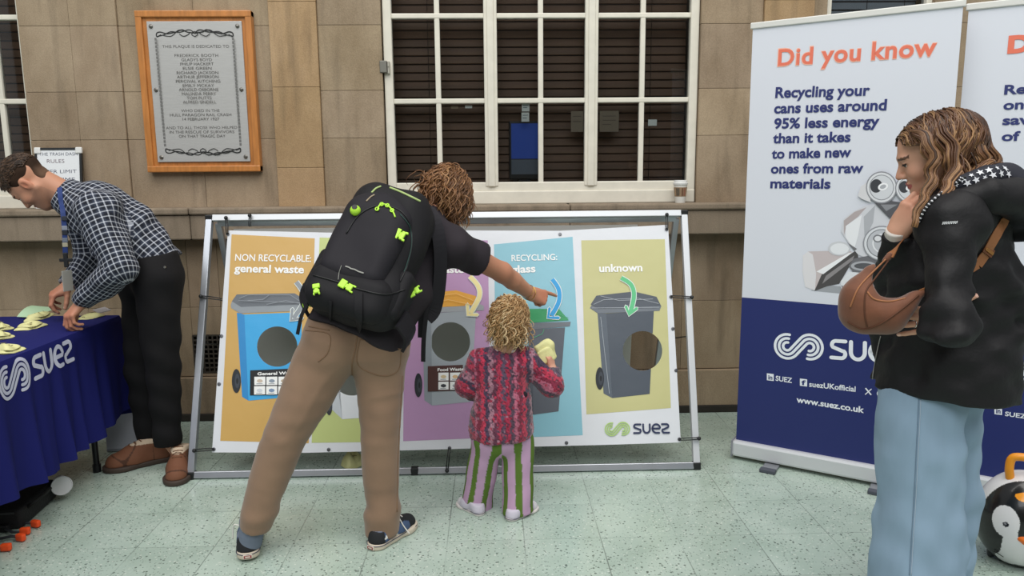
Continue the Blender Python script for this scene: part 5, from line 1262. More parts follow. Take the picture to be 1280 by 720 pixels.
# ================================================================== THE MAN WHO POINTS
def pointing_man():
    e = empty('person', at(400, 690, Z=0), 'person in dark T-shirt and tan trousers bending and pointing at the bin banner', 'person')
    J = lambda x, y, Y: at(x, y, Y=Y)
    hl, kl, al = J(412, 436, 2.80), J(356, 545, 2.71), J(314, 662, 2.655); hr, kr, ar = J(474, 444, 2.85), J(476, 548, 2.79), J(477, 660, 2.765)
    pel, w1, ch, nk = J(450, 408, 2.84), J(487, 348, 2.97), J(520, 300, 3.07), J(540, 268, 3.14)
    sr, sl_ = J(563, 306, 3.02), J(470, 272, 3.16); el, wr = J(628, 341, 3.22), J(663, 367, 3.37); ell_, wrl = J(470, 350, 3.33), J(492, 400, 3.28)
    hc_ = J(557, 249, 3.20); hf, hu = V(.45, .75, -.48), V(.30, .12, .95)
    shl, shr = at(309, 706, Z=0), at(463, 689, Z=0)
    X = unit(J(692, 375, 3.45)-wr); Zd = V(-.25, -.85, .5)
    nails = []
    pts = [hl, kl, al, ar, pel, nk, hc_, wr, J(705, 380, 3.5), ell_]; lo, hi = bbox(pts, .2); lo[2] = 0.02
    s = SDF(lo, hi, .013, [(hc_-.13, hc_+.13, .005), (wr-V(.05, .08, .07), wr+V(.15, .16, .06), .0032)])
    s.chain([hl, kl, al, V(shl[0], shl[1]+.06, .07), V(shl[0]-.04, shl[1]+.19, .04)], [.07, .05, .036, .032, .025]); s.chain([hr, kr, ar, V(shr[0]+.035, shr[1]+.05, .06), V(shr[0]+.10, shr[1]+.15, .04)], [.07, .05, .036, .032, .025], .03)
    s.chain([pel, w1, ch, nk], [.085, .085, .09, .05], .03); s.chain([sl_, ch, sr], [.05, .075, .05], .03)
    d_ = unit(wr-el)
    s.chain([sr, (sr+el)/2, el], [.052, .047, .043], .02); s.chain([el, el+(wr-el)*.35, el+(wr-el)*.8, wr], [.042, .043, .031, .0275], .02); s.ell(el+V(0, -.012, .012), (.028, .028, .028), None, .03)
    s.chain([sl_, ell_, wrl], [.05, .042, .028], .02)
    L, fr = head_sdf(s, hc_, hf, hu, 1.0, nk, .055)
    hand_sdf(s, wr+X*.004, X, Zd, -1 if np.cross(unit(Zd), X)[2] < 0 else 1, 1.0, ((6, 6, 4), (78, 85, 50), (82, 88, 50), (80, 85, 50)), (4, 1, -3, -6), (22, 40, 8), nails=nails)
    hand_sdf(s, wrl, V(.1, .1, -1), V(0, 1, 0), 1, 1.0)
    body = sdf_obj(s, 'body', SKIN, e, col=skin_col('#bd8569', L, fr, 1, brow='#5a4130', red=[(wr+X*.08, .09, .5), (el, .07, .35)], nails=nails))
    eyes(L, 1, body)
    # trousers
    s = SDF(*bbox([hl, kl, al, ar, kr, hr, pel+V(0, 0, .1)], .19), .0068)
    tilt = unit(J(508, 425, 2.85)-J(384, 388, 2.80))
    s.chain([hl+V(0, .0, .0), (hl*.55+kl*.45), kl, (kl+al)/2, al+V(.006, 0, .01)], [.118, .102, .083, .072, .058], .03)
    s.chain([hr, (hr*.55+kr*.45), kr, (kr+ar)/2, ar+V(.002, 0, -.02)], [.108, .092, .076, .071, .066], .03)
    s.cap(pel-tilt*.075, pel+tilt*.085, .118, .118, .06); s.cap(pel-tilt*.07+V(.04, .02, .09), pel+tilt*.06+V(.04, .02, .09), .115, .115, .06)
    s.ell(hl+V(.012, -.045, .02), (.095, .085, .1), None, .04); s.ell(hr+V(-.005, -.045, .03), (.09, .085, .1), None, .04)
    s.cap(at(444, 500, Y=2.66), at(446, 425, Y=2.62), .010, .012, .03, 'sub')
    s.cut(J(446, 408, 2.82), unit(np.cross(tilt, V(0, 1, 0)))*-1 if np.cross(tilt, V(0, 1, 0))[2] < 0 else unit(np.cross(tilt, V(0, 1, 0))), .01)
    s.cut(al+V(0, 0, .004), V(-.15, 0, -1), .004, box=(al-.15, al+V(.15, .15, .03))); s.cut(ar+V(0, 0, -.022), V(.05, 0, -1), .004, box=(ar-.15, ar+V(.15, .15, .03)))
    f1 = wave(3, 7, 16, 40, (1, .8, .9)); f2 = wave(5, 7, 45, 95, (1, .8, .7))
    def fold(x, y, z):
        kn = np.exp(-((z-.53)/.10)**2)+1.4*np.exp(-((z-.14)/.07)**2)+.9*np.exp(-((z-.82)/.09)**2)+.22
        return f1(x, y, z)*.9*kn+f2(x, y, z)*.34*kn-1.2*np.exp(-((z-.62)/.16)**2)*np.maximum(0, np.sin(34*(z-.55*x)+2.5*np.sin(9*x+5*z)))**6*.6
    s.fold(.0056, fold)
    TAN_ = fabric('tan corduroy', '#876d58', var=.07, vscale=7, bump=.3, bscale=260, sheen=.25)
    tr = sdf_obj(s, 'trousers', TAN_, e); bv = bvh_of(tr)
    ST = mat('trouser seam', '#7d6149', .9)
    def seam(px, w=.0022, nm='seam'):
        q = [hit(bv, x, y, .0008) for x, y in spl2(px)]; q = [x for x in q if x is not None]
        if len(q) > 2: mb = MB(); mb.tube(q, w, 6); mb.build(nm, ST, tr, True)
    def spl2(p): return [tuple(x) for x in spl([V(*x) for x in p], 8)]
    seam([(447, 418), (444, 436), (440, 455), (441, 474)], .0025)
    seam([(450, 424), (446, 450), (455, 462), (480, 470), (498, 462), (501, 437)], .002, 'pocket_seam'); seam([(450, 424), (475, 430), (502, 437)], .002, 'pocket_seam')
    seam([(382, 413), (411, 418), (410, 440), (398, 452)], .002, 'pocket_seam'); seam([(386, 408), (412, 413)], .002, 'pocket_seam')
    seam([(503, 470), (500, 520), (497, 580), (496, 640)], .002)
    # T-shirt
    s = SDF(*bbox([pel-.1, w1, ch, nk, sr, sl_, el], .2), .007)
    u0 = unit(w1-pel)
    s.cap(pel-tilt*.065-u0*.05, w1-tilt*.05, .128, .12, .03); s.cap(pel+tilt*.078-u0*.05, w1+tilt*.06, .126, .125, .05)
    s.cap(w1-tilt*.05, ch+(sl_-ch)*.45, .12, .115, .05); s.cap(w1+tilt*.06, ch+(sr-ch)*.4, .125, .115, .05); s.chain([sl_, ch, nk+(ch-nk)*.3], [.075, .11, .075], .05); s.chain([ch, sr], [.105, .078], .05)
    sd = unit(el-sr); s.chain([sr, sr+sd*.07, sr+sd*.175], [.076, .073, .074], .04)
    s.cut(sr+sd*.17, sd+V(-.1, -.15, 0), .004, box=(sr+sd*.17-.11, sr+sd*.17+.13))
    s.cut(pel-u0*.055+V(0, -.03, 0), -u0+V(0, -.0, -.2), .006)
    s.fold(.006, lambda x, y, z: wave(11, 6, 28, 60)(x, y, z))
    TEE = fabric('charcoal cotton', '#2e292e', bump=.3, bscale=420)
    sdf_obj(s, 't_shirt', TEE, e)
    # hair
    rng = np.random.RandomState(8)
    s = SDF(hc_-.16, hc_+.16, .006); s.ell(L(0, -.014, .040), (.079, .098, .085), fr, 0); s.ell(L(0, -.05, -.03), (.066, .052, .06), fr, .03); s.cut(L(0, .07, 0), unit(fr[1]+fr[2]*-.35), .01)
    hb = sdf_obj(s, 'hair', mat('hair base brown', '#4b3323', .6), e)
    dirs = scalp_points(hc_, fr, 1, 1500, rng, lambda d: d[2] > -.55 and not (d[1] > .45 and d[2] < .35))
    part = lambda d: V(d[0]*1.0+.15, -.75 if d[1] < .4 else .6, -.15-.4*abs(d[0]))
    P_h = strands(L(0, -.014, .042), fr, (.078, .096, .084), dirs, part, .15, 18, .013, .085, rng, (0, .12, -1), off=.007, curl=.7, jitter=.35, mess=1.6, adhere=.35)
    hair_mesh('hair_strands', P_h, taper(18, .0021)[None], lockcol(['#58391f', '#6f4c31', '#7a5433', '#8a6140', '#a37a52'], dirs, rng), hb, HAIR)
    # shoes
    shoe(e, shl[:2]+V(0, .01), shl[:2]+V(-.07, .275), .05, .082, 'skate', lift=.012)
    shoe(e, shr[:2], at(518, 655, Z=0)[:2], .05, .078, 'skate')
    s = SDF(shl+V(-.09, -.04, .02), shl+V(.12, .18, .22), .005); s.chain([V(shl[0]-.005, shl[1]+.065, .06), V(shl[0]+.002, shl[1]+.062, .095), al+V(0, .01, .03)], [.044, .045, .045], 0); sdf_obj(s, 'sock', fabric('blue grey sock', '#737c8c'), e)
    # bracelet
    mb = MB(); c = wr-d_*.012; a1 = unit(np.cross(d_, V(0, 0, 1))); b1 = np.cross(d_, a1); mb.tube([c+(a1*cos(t)+b1*sin(t))*.033+d_*.01*sin(t+.6) for t in np.linspace(0, 2*pi, 33)], .0019, 7, cap=False); mb.build('bracelet', mat('gold', '#c9a35a', .25, 1.0), e, True)
    c = c-d_*.014; mb = MB(); mb.tube([c+(a1*cos(t)+b1*sin(t))*.0335 for t in np.linspace(0, 2*pi, 33)], .0011, 6, cap=False); mb.build('bracelet', mat('gold', '#c9a35a', .25, 1.0), e, True)
    return tr
PM = pointing_man()
# ------------------------------------------------------------------ his backpack
def backpack():
    top, bot = at(497, 250, Y=2.93), at(432, 392, Y=2.68); bu = unit(top-bot); c = at(470, 320, Y=2.80)
    f = unit(V(-.10, -.86, .5)); f = unit(f-bu*np.dot(f, bu)); r = np.cross(bu, -f); r = r if r[0] > 0 else -r; fr = (r, f, bu)
    L = lambda x, y, z: c+r*x+f*y+bu*z
    e = empty('backpack', c, 'black backpack with lime green buckles on the back of the pointing man', 'backpack')
    s = SDF(c-.42, c+.42, .0065)
    s.rbox(L(0, 0, -.005), (.165, .10, .262), .085, fr, 0); s.rbox(L(-.005, .0, .19), (.15, .095, .09), .075, fr, .05); s.rbox(L(0, .01, -.17), (.178, .095, .10), .08, fr, .05)
    s.cut(L(0, -.085, 0), -f, .02); s.fold(.005, wave(21, 6, 20, 50))
    BK = fabric('black pack nylon', '#1b1a1d', rough=.7, bump=.3, bscale=500); BK2 = fabric('black pack panel', '#232126', rough=.7, bump=.3, bscale=500)
    main = sdf_obj(s, 'main_compartment', BK, e)
    s = SDF(c-.40, c+.40, .006); s.rbox(L(-.015, .085, -.005), (.132, .065, .175), .06, fr, 0); s.ell(L(-.015, .085, .13), (.115, .06, .09), fr, .04); s.fold(.004, wave(22, 6, 20, 60)); fp = sdf_obj(s, 'front_pocket', BK2, e)
    s = SDF(c-.42, c+.42, .006); s.rbox(L(0, .075, -.20), (.16, .065, .085), .06, fr, 0); s.fold(.004, wave(24, 6, 20, 60)); lp_ = sdf_obj(s, 'lower_pocket', BK, e)
    sps = []
    for x in (-1, 1):
        s = SDF(c-.45, c+.45, .006); s.rbox(L(x*.158, .0, -.14), (.033, .07, .10), .031, fr, 0); s.fold(.003, wave(25, 5, 30, 60)); sps.append(sdf_obj(s, 'side_pocket', BK, e))
    bvs = [bvh_of(o) for o in [main, fp, lp_]+sps]
    def H(x, y, lift=.002):
        best = None
        for b in bvs:
            q = hit(b, x, y, lift)
            if q is not None and (best is None or np.linalg.norm(q-CC) < np.linalg.norm(best-CC)): best = q
        return best if best is not None else at(x, y, Y=2.78)
    NEON = mat('lime buckle', '#b3e63e', .4); DZ = mat('pack zip', '#0e0e10', .5); GY = mat('pack grey print', '#8c8c86', .6)
    def line(px, w, m, nm, par=e, lift=.002):
        q = [H(*p, lift) for p in [tuple(v) for v in spl([V(*p) for p in px], 6)]]; mb = MB(); mb.tube(q, w, 6); return mb.build(nm, m, par, True)
    line([(487, 235), (500, 240), (513, 246), (525, 252)], .0042, mat('pack piping', '#a9bd79', .6), 'piping')
    line([(465, 241), (470, 236), (476, 233.5)], .004, mat('pack piping', '#a9bd79', .6), 'piping')
    line([(458, 252), (463, 247), (468, 244)], .003, mat('pack piping tan', '#9a8a74', .6), 'piping')
    line([(433, 292), (448, 270), (470, 258), (497, 262), (512, 280), (515, 305), (508, 335), (500, 352)], .0028, DZ, 'zip', fp)
    line([(500, 268), (512, 284), (514, 308), (505, 340)], .0018, mat('pack teal seam', '#24443e', .6), 'seam', fp)
    line([(392, 344), (420, 352), (450, 362), (482, 368), (506, 362)], .003, DZ, 'zip', lp_)
    # chain-like zip pull
    line([(472, 264), (474, 258), (479, 256), (486, 259), (491, 265), (494, 272)], .0032, NEON, 'zip_pull', fp, .004)
    for p in ((471.5, 262), (477, 256.5), (484, 258), (490, 264)):
        mb = MB(); q = H(*p, .005); mb.tube([q+r*cos(t)*.0065+bu*sin(t)*.0065 for t in np.linspace(0, 2*pi, 13)], .0024, 6, cap=False); mb.build('zip_pull', NEON, fp, True)
    def buckle(px, ang, l, w, nm='buckle', par=e):
        q = H(*px, .005); t = r*cos(radians(ang))+bu*sin(radians(ang)); n_ = f; s_ = np.cross(n_, t); M = Matrix(((t[0], s_[0], n_[0], q[0]), (t[1], s_[1], n_[1], q[1]), (t[2], s_[2], n_[2], q[2]), (0, 0, 0, 1)))
        mb = MB(); mb.box((-l/2, -w/2, -.004), (-l*.08, w/2, .006), .003, M); mb.box((l*.02, -w*.42, -.004), (l*.36, w*.42, .006), .003, M); mb.box((-l*.1, -w*.25, -.003), (l*.1, w*.25, .004), .002, M)
        for sg in (-1, 1): mb.box((l*.3, sg*w*.36-w*.1, -.003), (l*.52, sg*w*.36+w*.1, .005), .002, M)
        return mb.build(nm, NEON, par)
    buckle((499.5, 294), -8, .048, .042); buckle((434.5, 358.5), -12, .062, .032); buckle((517, 364), 50, .05, .03); buckle((396, 362), -62, .042, .026); buckle((386, 381), 40, .045, .026)
    mb = MB(); q = H(445, 264, .006); mb.ball(q, .020, n=16); o = mb.build('cord_stopper', NEON, e, True)
    mb = MB(); mb.lathe([(.010, -.004), (.010, .004)], q+f*.016+bu*.004, f, 12); mb.build('stopper_hole', DZ, o)
    pl = Plane(H(433, 333, .0022), r*1.0-bu*.12, bu); a = Art(Plane(H(446, 337, .004)-r*.05, unit(r-bu*.08), bu), px=False); a.text('SALOMON', (.008, 0), (.085, 0), .009, GY, .02) if False else a.stroke([(.008, 0), (.02, .001), (.03, -.001), (.045, .001), (.06, -.001), (.08, .0)], .0045, GY, cap=2); a.build('print_line', fp)
    line([(427, 332), (424, 341), (423, 350)], .0014, GY, 'seam', fp)
    # webbing
    def web(px, w, nm='strap', Y=None, n_=(-.1, -1, .2), dz=0):
        q = [at(x, y, Y=yy) for x, y, yy in px]; mb = MB(); ribbon(mb, spl(q, 5), w, .0025, n_); return mb.build(nm, BK, e)
    bvs.append(bvh_of(PM))
    def hang(px, w):
        q = [H(*p, .006) for p in [tuple(v) for v in spl([V(*p) for p in px], 5)]]; mb = MB(); ribbon(mb, q, w, .003, (-.1, -1, .2)); mb.build('strap', BK, e)
    hang([(449, 366), (449, 380), (449.5, 398), (449, 415)], .027); hang([(414.5, 376), (414, 388), (414, 400)], .010)
    web([(384, 380, 2.66), (377, 395, 2.655), (372, 418, 2.655)], .013)
    web([(540, 330, 2.95), (535, 375, 2.92), (530, 420, 2.90), (529, 452, 2.90)], .018); web([(531, 370, 2.93), (527, 395, 2.92), (526, 422, 2.92)], .024)
    # shoulder strap with its end loop
    sp_ = spl([at(520, 262, Y=3.02), at(538, 268, Y=2.93), at(548, 300, Y=2.90), at(549, 345, Y=2.93), at(543, 385, Y=2.96), at(533, 398, Y=2.95)], 6); mb = MB(); ribbon(mb, sp_, .055, .012, (.4, -.9, .1)); mb.build('shoulder_strap', BK2, e)
    sp_ = spl([at(468, 252, Y=3.04), at(455, 262, Y=3.14), at(440, 300, Y=3.18), at(420, 350, Y=3.05)], 6); mb = MB(); ribbon(mb, sp_, .055, .012, (-.5, -.6, .5)); mb.build('shoulder_strap', BK2, e)
    for x0, pts in ((-1, [L(-.185, .0, -.21), L(-.215, -.08, -.24), L(-.19, -.16, -.27)]), (1, [L(.185, .0, -.21), L(.21, -.08, -.23), L(.19, -.16, -.25)])):
        mb = MB(); ribbon(mb, spl(pts, 5), .075, .012, (x0*.8, -.5, 0)); mb.build('hip_belt', BK2, e)
    mb = MB(); mb.tube(spl([L(-.03, -.05, .262), L(-.028, -.03, .295), L(.028, -.03, .295), L(.03, -.05, .262)], 6), .006, 8); mb.build('grab_handle', BK, e, True)
backpack()
# ------------------------------------------------------------------ the child
def child():
    J = lambda x, y, Y: at(x, y, Y=Y)
    e = empty('person', at(622, 640, Z=0), 'small blond child in crochet cardigan and striped trousers, seen from behind', 'person')
    hc_ = J(637, 402, 2.97); hf, hu = V(.35, .95, -.12), V(.06, .0, 1)
    nk, ch, pel = J(631, 436, 2.965), J(630, 470, 2.96), J(626, 545, 2.96)
    sl_, sr = J(600, 452, 2.97), J(661, 452, 2.97); el_, er = J(583, 484, 2.98), J(690, 482, 2.97); wl, wr = J(590, 488, 3.09), J(690, 461, 3.03)
    fl, fr_ = at(596, 637, Z=0), at(650, 645, Z=0)
    hl, hr = J(608, 556, 2.97), J(646, 556, 2.97); al, ar = V(fl[0], fl[1]+.02, .06), V(fr_[0], fr_[1]+.03, .06)
    nails = []
    lo, hi = bbox([hc_, al, ar, el_, er, wl, wr], .15); lo[2] = .01
    s = SDF(lo, hi, .010, [(hc_-.11, hc_+.11, .005), (wr-.06, wr+.07, .003), (wl-.05, wl+.06, .004)])
    s.chain([hl, (hl+al)/2, al, V(fl[0]-.01, fl[1]+.02, .03)], [.05, .04, .026, .016]); s.chain([hr, (hr+ar)/2, ar, V(fr_[0]+.02, fr_[1]+.03, .03)], [.05, .04, .026, .016], .02)
    s.chain([pel, ch, nk], [.075, .07, .036], .03); s.chain([sl_, ch, sr], [.032, .05, .032], .03); s.chain([sl_, el_, wl], [.032, .027, .02], .02); s.chain([sr, er, wr], [.032, .027, .02], .02)
    L, fr = head_sdf(s, hc_, hf, hu, .80, nk, .036, child=True)
    hand_sdf(s, wr, V(-.1, .15, 1), V(.75, -.6, .2), -1, .56, ((45, 50, 30),)*4, thumb=(50, 30, 20), k=.006)
    hand_sdf(s, wl, V(.3, 1, .0), V(-.5, 0, 1), 1, .56)
    body = sdf_obj(s, 'body', SKIN, e, col=skin_col('#d0a088', L, fr, .8, red=[(wr+V(0, 0, .05), .05, .3)]))
    eyes(L, .8, body, '#5a6f80')
    # cardigan
    s = SDF(*bbox([pel, nk, el_, er, wl, wr], .13), .0052)
    s.chain([ch+V(0, 0, .02), J(629, 500, 2.96), J(627, 535, 2.96)], [.098, .120, .136], .0, flat=((0, 1, 0), 1.25)); s.chain([sl_, nk+V(0, 0, -.03), sr], [.05, .058, .05], .03)
    s.chain([sl_, el_, wl], [.05, .047, .042], .025); s.chain([sr, er, wr+V(0, 0, -.012)], [.05, .050, .040], .025)
    s.cut(J(627, 546, 2.96), V(.06, 0, -1), .012); s.cut(J(632, 431, 2.96), V(0, .1, 1), .01, box=(nk-.09, nk+V(.09, .09, .12))); s.cap(nk+V(0, 0, -.02), nk+V(0, 0, .09), .042, .05, .01, 'sub')
    s.cut(wr+V(0, 0, .008), V(-.1, .15, 1), .006, box=(wr-.07, wr+.09)); s.cut(wl+V(.0, .02, 0), V(.3, 1, 0), .006, box=(wl-.08, wl+.09))
    s.fold(.0035, wave(31, 6, 40, 90)); s.fold(.0022, lambda x, y, z: np.sin(x*2*pi/.017+2*np.sin(z*60))*np.sin(z*2*pi/.015))
    pal = np.array([lin(c) for c in ('#a8324c', '#574454', '#b8667d', '#7f2c42', '#bf3b54', '#4d3d54', '#a97a8a', '#6a3a4e', '#ad3850', '#5e4c60')])
    def col(P):
        q = P-ch; x, z = q[:, 0], q[:, 2]; a = np.where(np.abs(x) > .12, z*.6+x*.4, x)
        zig = np.abs(((z/.05) % 1)-.5)*.020
        ii = np.floor((a+zig+.5)/.017).astype(int); cell = np.floor(np.stack([P[:, 0]/.009, P[:, 1]/.012, P[:, 2]/.0085], 1)).astype(int)
        h = ((cell[:, 0]*73856093) ^ (cell[:, 1]*19349663) ^ (cell[:, 2]*83492791)) % 1000/1000.
        jj = np.where(h < .22, ii+3+(h*40).astype(int), ii) % len(pal); C = pal[jj]*(.66+.45*((h*7.3) % 1))[:, None]
        gap = (np.sin(P[:, 0]*2*pi/.017+2*np.sin(P[:, 2]*60))*np.sin(P[:, 2]*2*pi/.015) < -.72); C[gap] *= .35
        yk = np.linalg.norm(q-V(0, 0, .12), axis=1) < .075; C[yk] = C[yk]*.55+np.array(lin('#4d3a50'))*.45
        return C
    kn = mat('crochet wool', '#ffffff', .95, attr=True, bump=.8, bscale=190, bdist=.003, spec=.15, sheen=.3)
    cd = sdf_obj(s, 'cardigan', kn, e, col=col)
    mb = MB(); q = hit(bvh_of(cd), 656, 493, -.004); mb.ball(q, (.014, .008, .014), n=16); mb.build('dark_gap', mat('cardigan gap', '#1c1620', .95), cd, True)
    s = SDF(nk-.08, nk+.08, .004); s.cap(nk+V(-.03, -.002, -.012), nk+V(.03, -.002, -.012), .036, .036, 0); s.cut(nk+V(0, 0, .004), V(0, 0, 1), .004); s.cut(nk+V(0, 0, -.03), V(0, 0, -1), .004)
    sdf_obj(s, 'vest', fabric('white vest', '#d8cfcf'), e)
    # trousers
    s = SDF(*bbox([hl+V(0, 0, .1), hr, V(fl[0], fl[1], .03), V(fr_[0], fr_[1], .03)], .13), .005)
    bl, br = J(596, 634, fl[1]+.03), J(648, 636, fr_[1]+.03)
    s.chain([hl+V(0, 0, .03), (hl+bl)/2, bl], [.066, .062, .064], 0); s.chain([hr+V(0, 0, .03), (hr+br)/2, br], [.066, .062, .068], .008)
    s.cap(pel+V(-.03, 0, .0), pel+V(.03, 0, .0), .085, .085, .03); s.cap(at(622, 640, Y=2.84), at(623, 585, Y=2.85), .008, .004, .02, 'sub')
    for b_, cy in ((bl, 637), (br, 639)): s.cut(at(620, cy, Y=b_[1]), V(0, 0, -1), .003, box=(b_-.1, b_+V(.1, .1, .05)))
    s.fold(.0045, wave(33, 6, 25, 55, (1, 1, .3)))
    pk, gn = np.array(lin('#c5a0bf')), np.array(lin('#5f7a34'))
    def tcol(P):
        C = np.tile(pk, (len(P), 1)); z = P[:, 2]
        m = P[:, 0] < (hl[0]+hr[0])/2+ (z < .1)*.0; t = np.clip((z-bl[2])/(hl[2]-bl[2]), 0, 1)
        cx = np.where(m, bl[0]*(1-t)+hl[0]*t, br[0]*(1-t)+hr[0]*t); cy = np.where(m, bl[1]*(1-t)+hl[1]*t, br[1]*(1-t)+hr[1]*t)
        a = np.arctan2(P[:, 0]-cx, -(P[:, 1]-cy))
        u = (a/(2*pi)*6+np.where(m, .34, .74)) % 1; C[u > .58] = gn
        return C
    sdf_obj(s, 'trousers', mat('striped cotton', '#ffffff', .9, attr=True, bump=.25, bscale=300, bdist=.001, spec=.2), e, col=tcol)
    # curls
    rng = np.random.RandomState(5); s = SDF(hc_-.14, hc_+.14, .006); s.ell(L(0, -.012, .036), (.063, .080, .070), fr, 0); s.ell(L(0, -.045, -.03), (.052, .038, .045), fr, .03); s.cut(L(0, .055, 0), unit(fr[1]-fr[2]*.35), .01)
    hb = sdf_obj(s, 'hair', mat('hair base blond', '#8f6c45', .6), e)
    dirs = scalp_points(hc_, fr, 1, 1300, rng, lambda d: d[2] > -.75 and not (d[1] > .5 and d[2] < .35))
    P_h = strands(L(0, -.014, .036), fr, (.059, .075, .068), dirs, lambda d: V(d[0], d[1]*.8-.1, -.35), .108, 24, .0085, .038, rng, (0, -.05, -1), off=.006, curl=1.0, jitter=.45, mess=1.8, adhere=.4)
    hair_mesh('hair_strands', P_h, taper(24, .0013)[None], lockcol(['#94714a', '#a37e52', '#b08a5f', '#c9a676', '#dcc39a'], dirs, rng, .7), hb, HAIR)
    shoe(e, at(604, 645, Z=0)[:2], at(573, 629, Z=0)[:2], .03, .05, 'small')
    shoe(e, at(634, 652, Z=0)[:2], at(671, 634, Z=0)[:2], .03, .05, 'small')
    # the packet in the hand
    c = J(682, 440, 3.05); pk_ = empty('folded_packet', c, 'yellow folded packet held up in the small child\'s right hand', 'packet', 'yellow folded packets')
    s = SDF(c-.09, c+.09, .003); f_ = frame3(V(.35, -.9, .2), V(-.4, 0, 1)); s.rbox(c, (.040, .012, .047), .011, f_, 0); s.cap(c+f_[2]*.02-f_[0]*.035, c-f_[2]*.03+f_[0]*.03, .010, .008, .02); s.fold(.004, wave(41, 6, 50, 110)); sdf_obj(s, 'pouch', YEL, pk_)
    s = SDF(c-.09, c+.09, .003); s.rbox(c-f_[2]*.012-f_[1]*-.008+f_[0]*.010, (.036, .009, .032), .008, f_, 0); s.fold(.003, wave(42, 6, 50, 110)); sdf_obj(s, 'flap', YEL, pk_)
child()
# ------------------------------------------------------------------ the man in the checked shirt
def plaid():
    m = bpy.data.materials.new('checked cotton'); m.use_nodes = True; nt = m.node_tree; b = nt.nodes['Principled BSDF']; L = nt.links.new; N = nt.nodes.new
    uv = N('ShaderNodeUVMap'); uv.uv_map = 'UVMap'; sp = N('ShaderNodeSeparateXYZ'); L(uv.outputs[0], sp.inputs[0])
    def mth(op, a, b_=None):
        n = N('ShaderNodeMath'); n.operation = op
        for i, x in enumerate((a, b_)):
            if x is None: continue
            if isinstance(x, (int, float)): n.inputs[i].default_value = x
            else: L(x, n.inputs[i])
        return n.outputs[0]
    def lines_(c, per, w): return mth('LESS_THAN', mth('ABSOLUTE', mth('SUBTRACT', mth('FRACT', mth('DIVIDE', c, per)), .5)), w)
    u, v = sp.outputs[0], sp.outputs[1]
    w = mth('ADD', lines_(u, .024, .10), lines_(v, .024, .10)); g = mth('ADD', lines_(mth('ADD', u, .012), .048, .2), lines_(mth('ADD', v, .012), .048, .2))
    r = N('ShaderNodeMix'); r.data_type = 'RGBA'; L(mth('MULTIPLY', g, .5), r.inputs[0]); r.inputs[6].default_value = (*lin('#20232c'), 1); r.inputs[7].default_value = (*lin('#363c4b'), 1)
    r2_ = N('ShaderNodeMix'); r2_.data_type = 'RGBA'; L(mth('MULTIPLY', w, .5), r2_.inputs[0]); r2_.clamp_factor = True; L(r.outputs[2], r2_.inputs[6]); r2_.inputs[7].default_value = (*lin('#c3c7d0'), 1)
    L(r2_.outputs[2], b.inputs['Base Color']); b.inputs['Roughness'].default_value = .85; b.inputs['Specular IOR Level'].default_value = .2
    return m
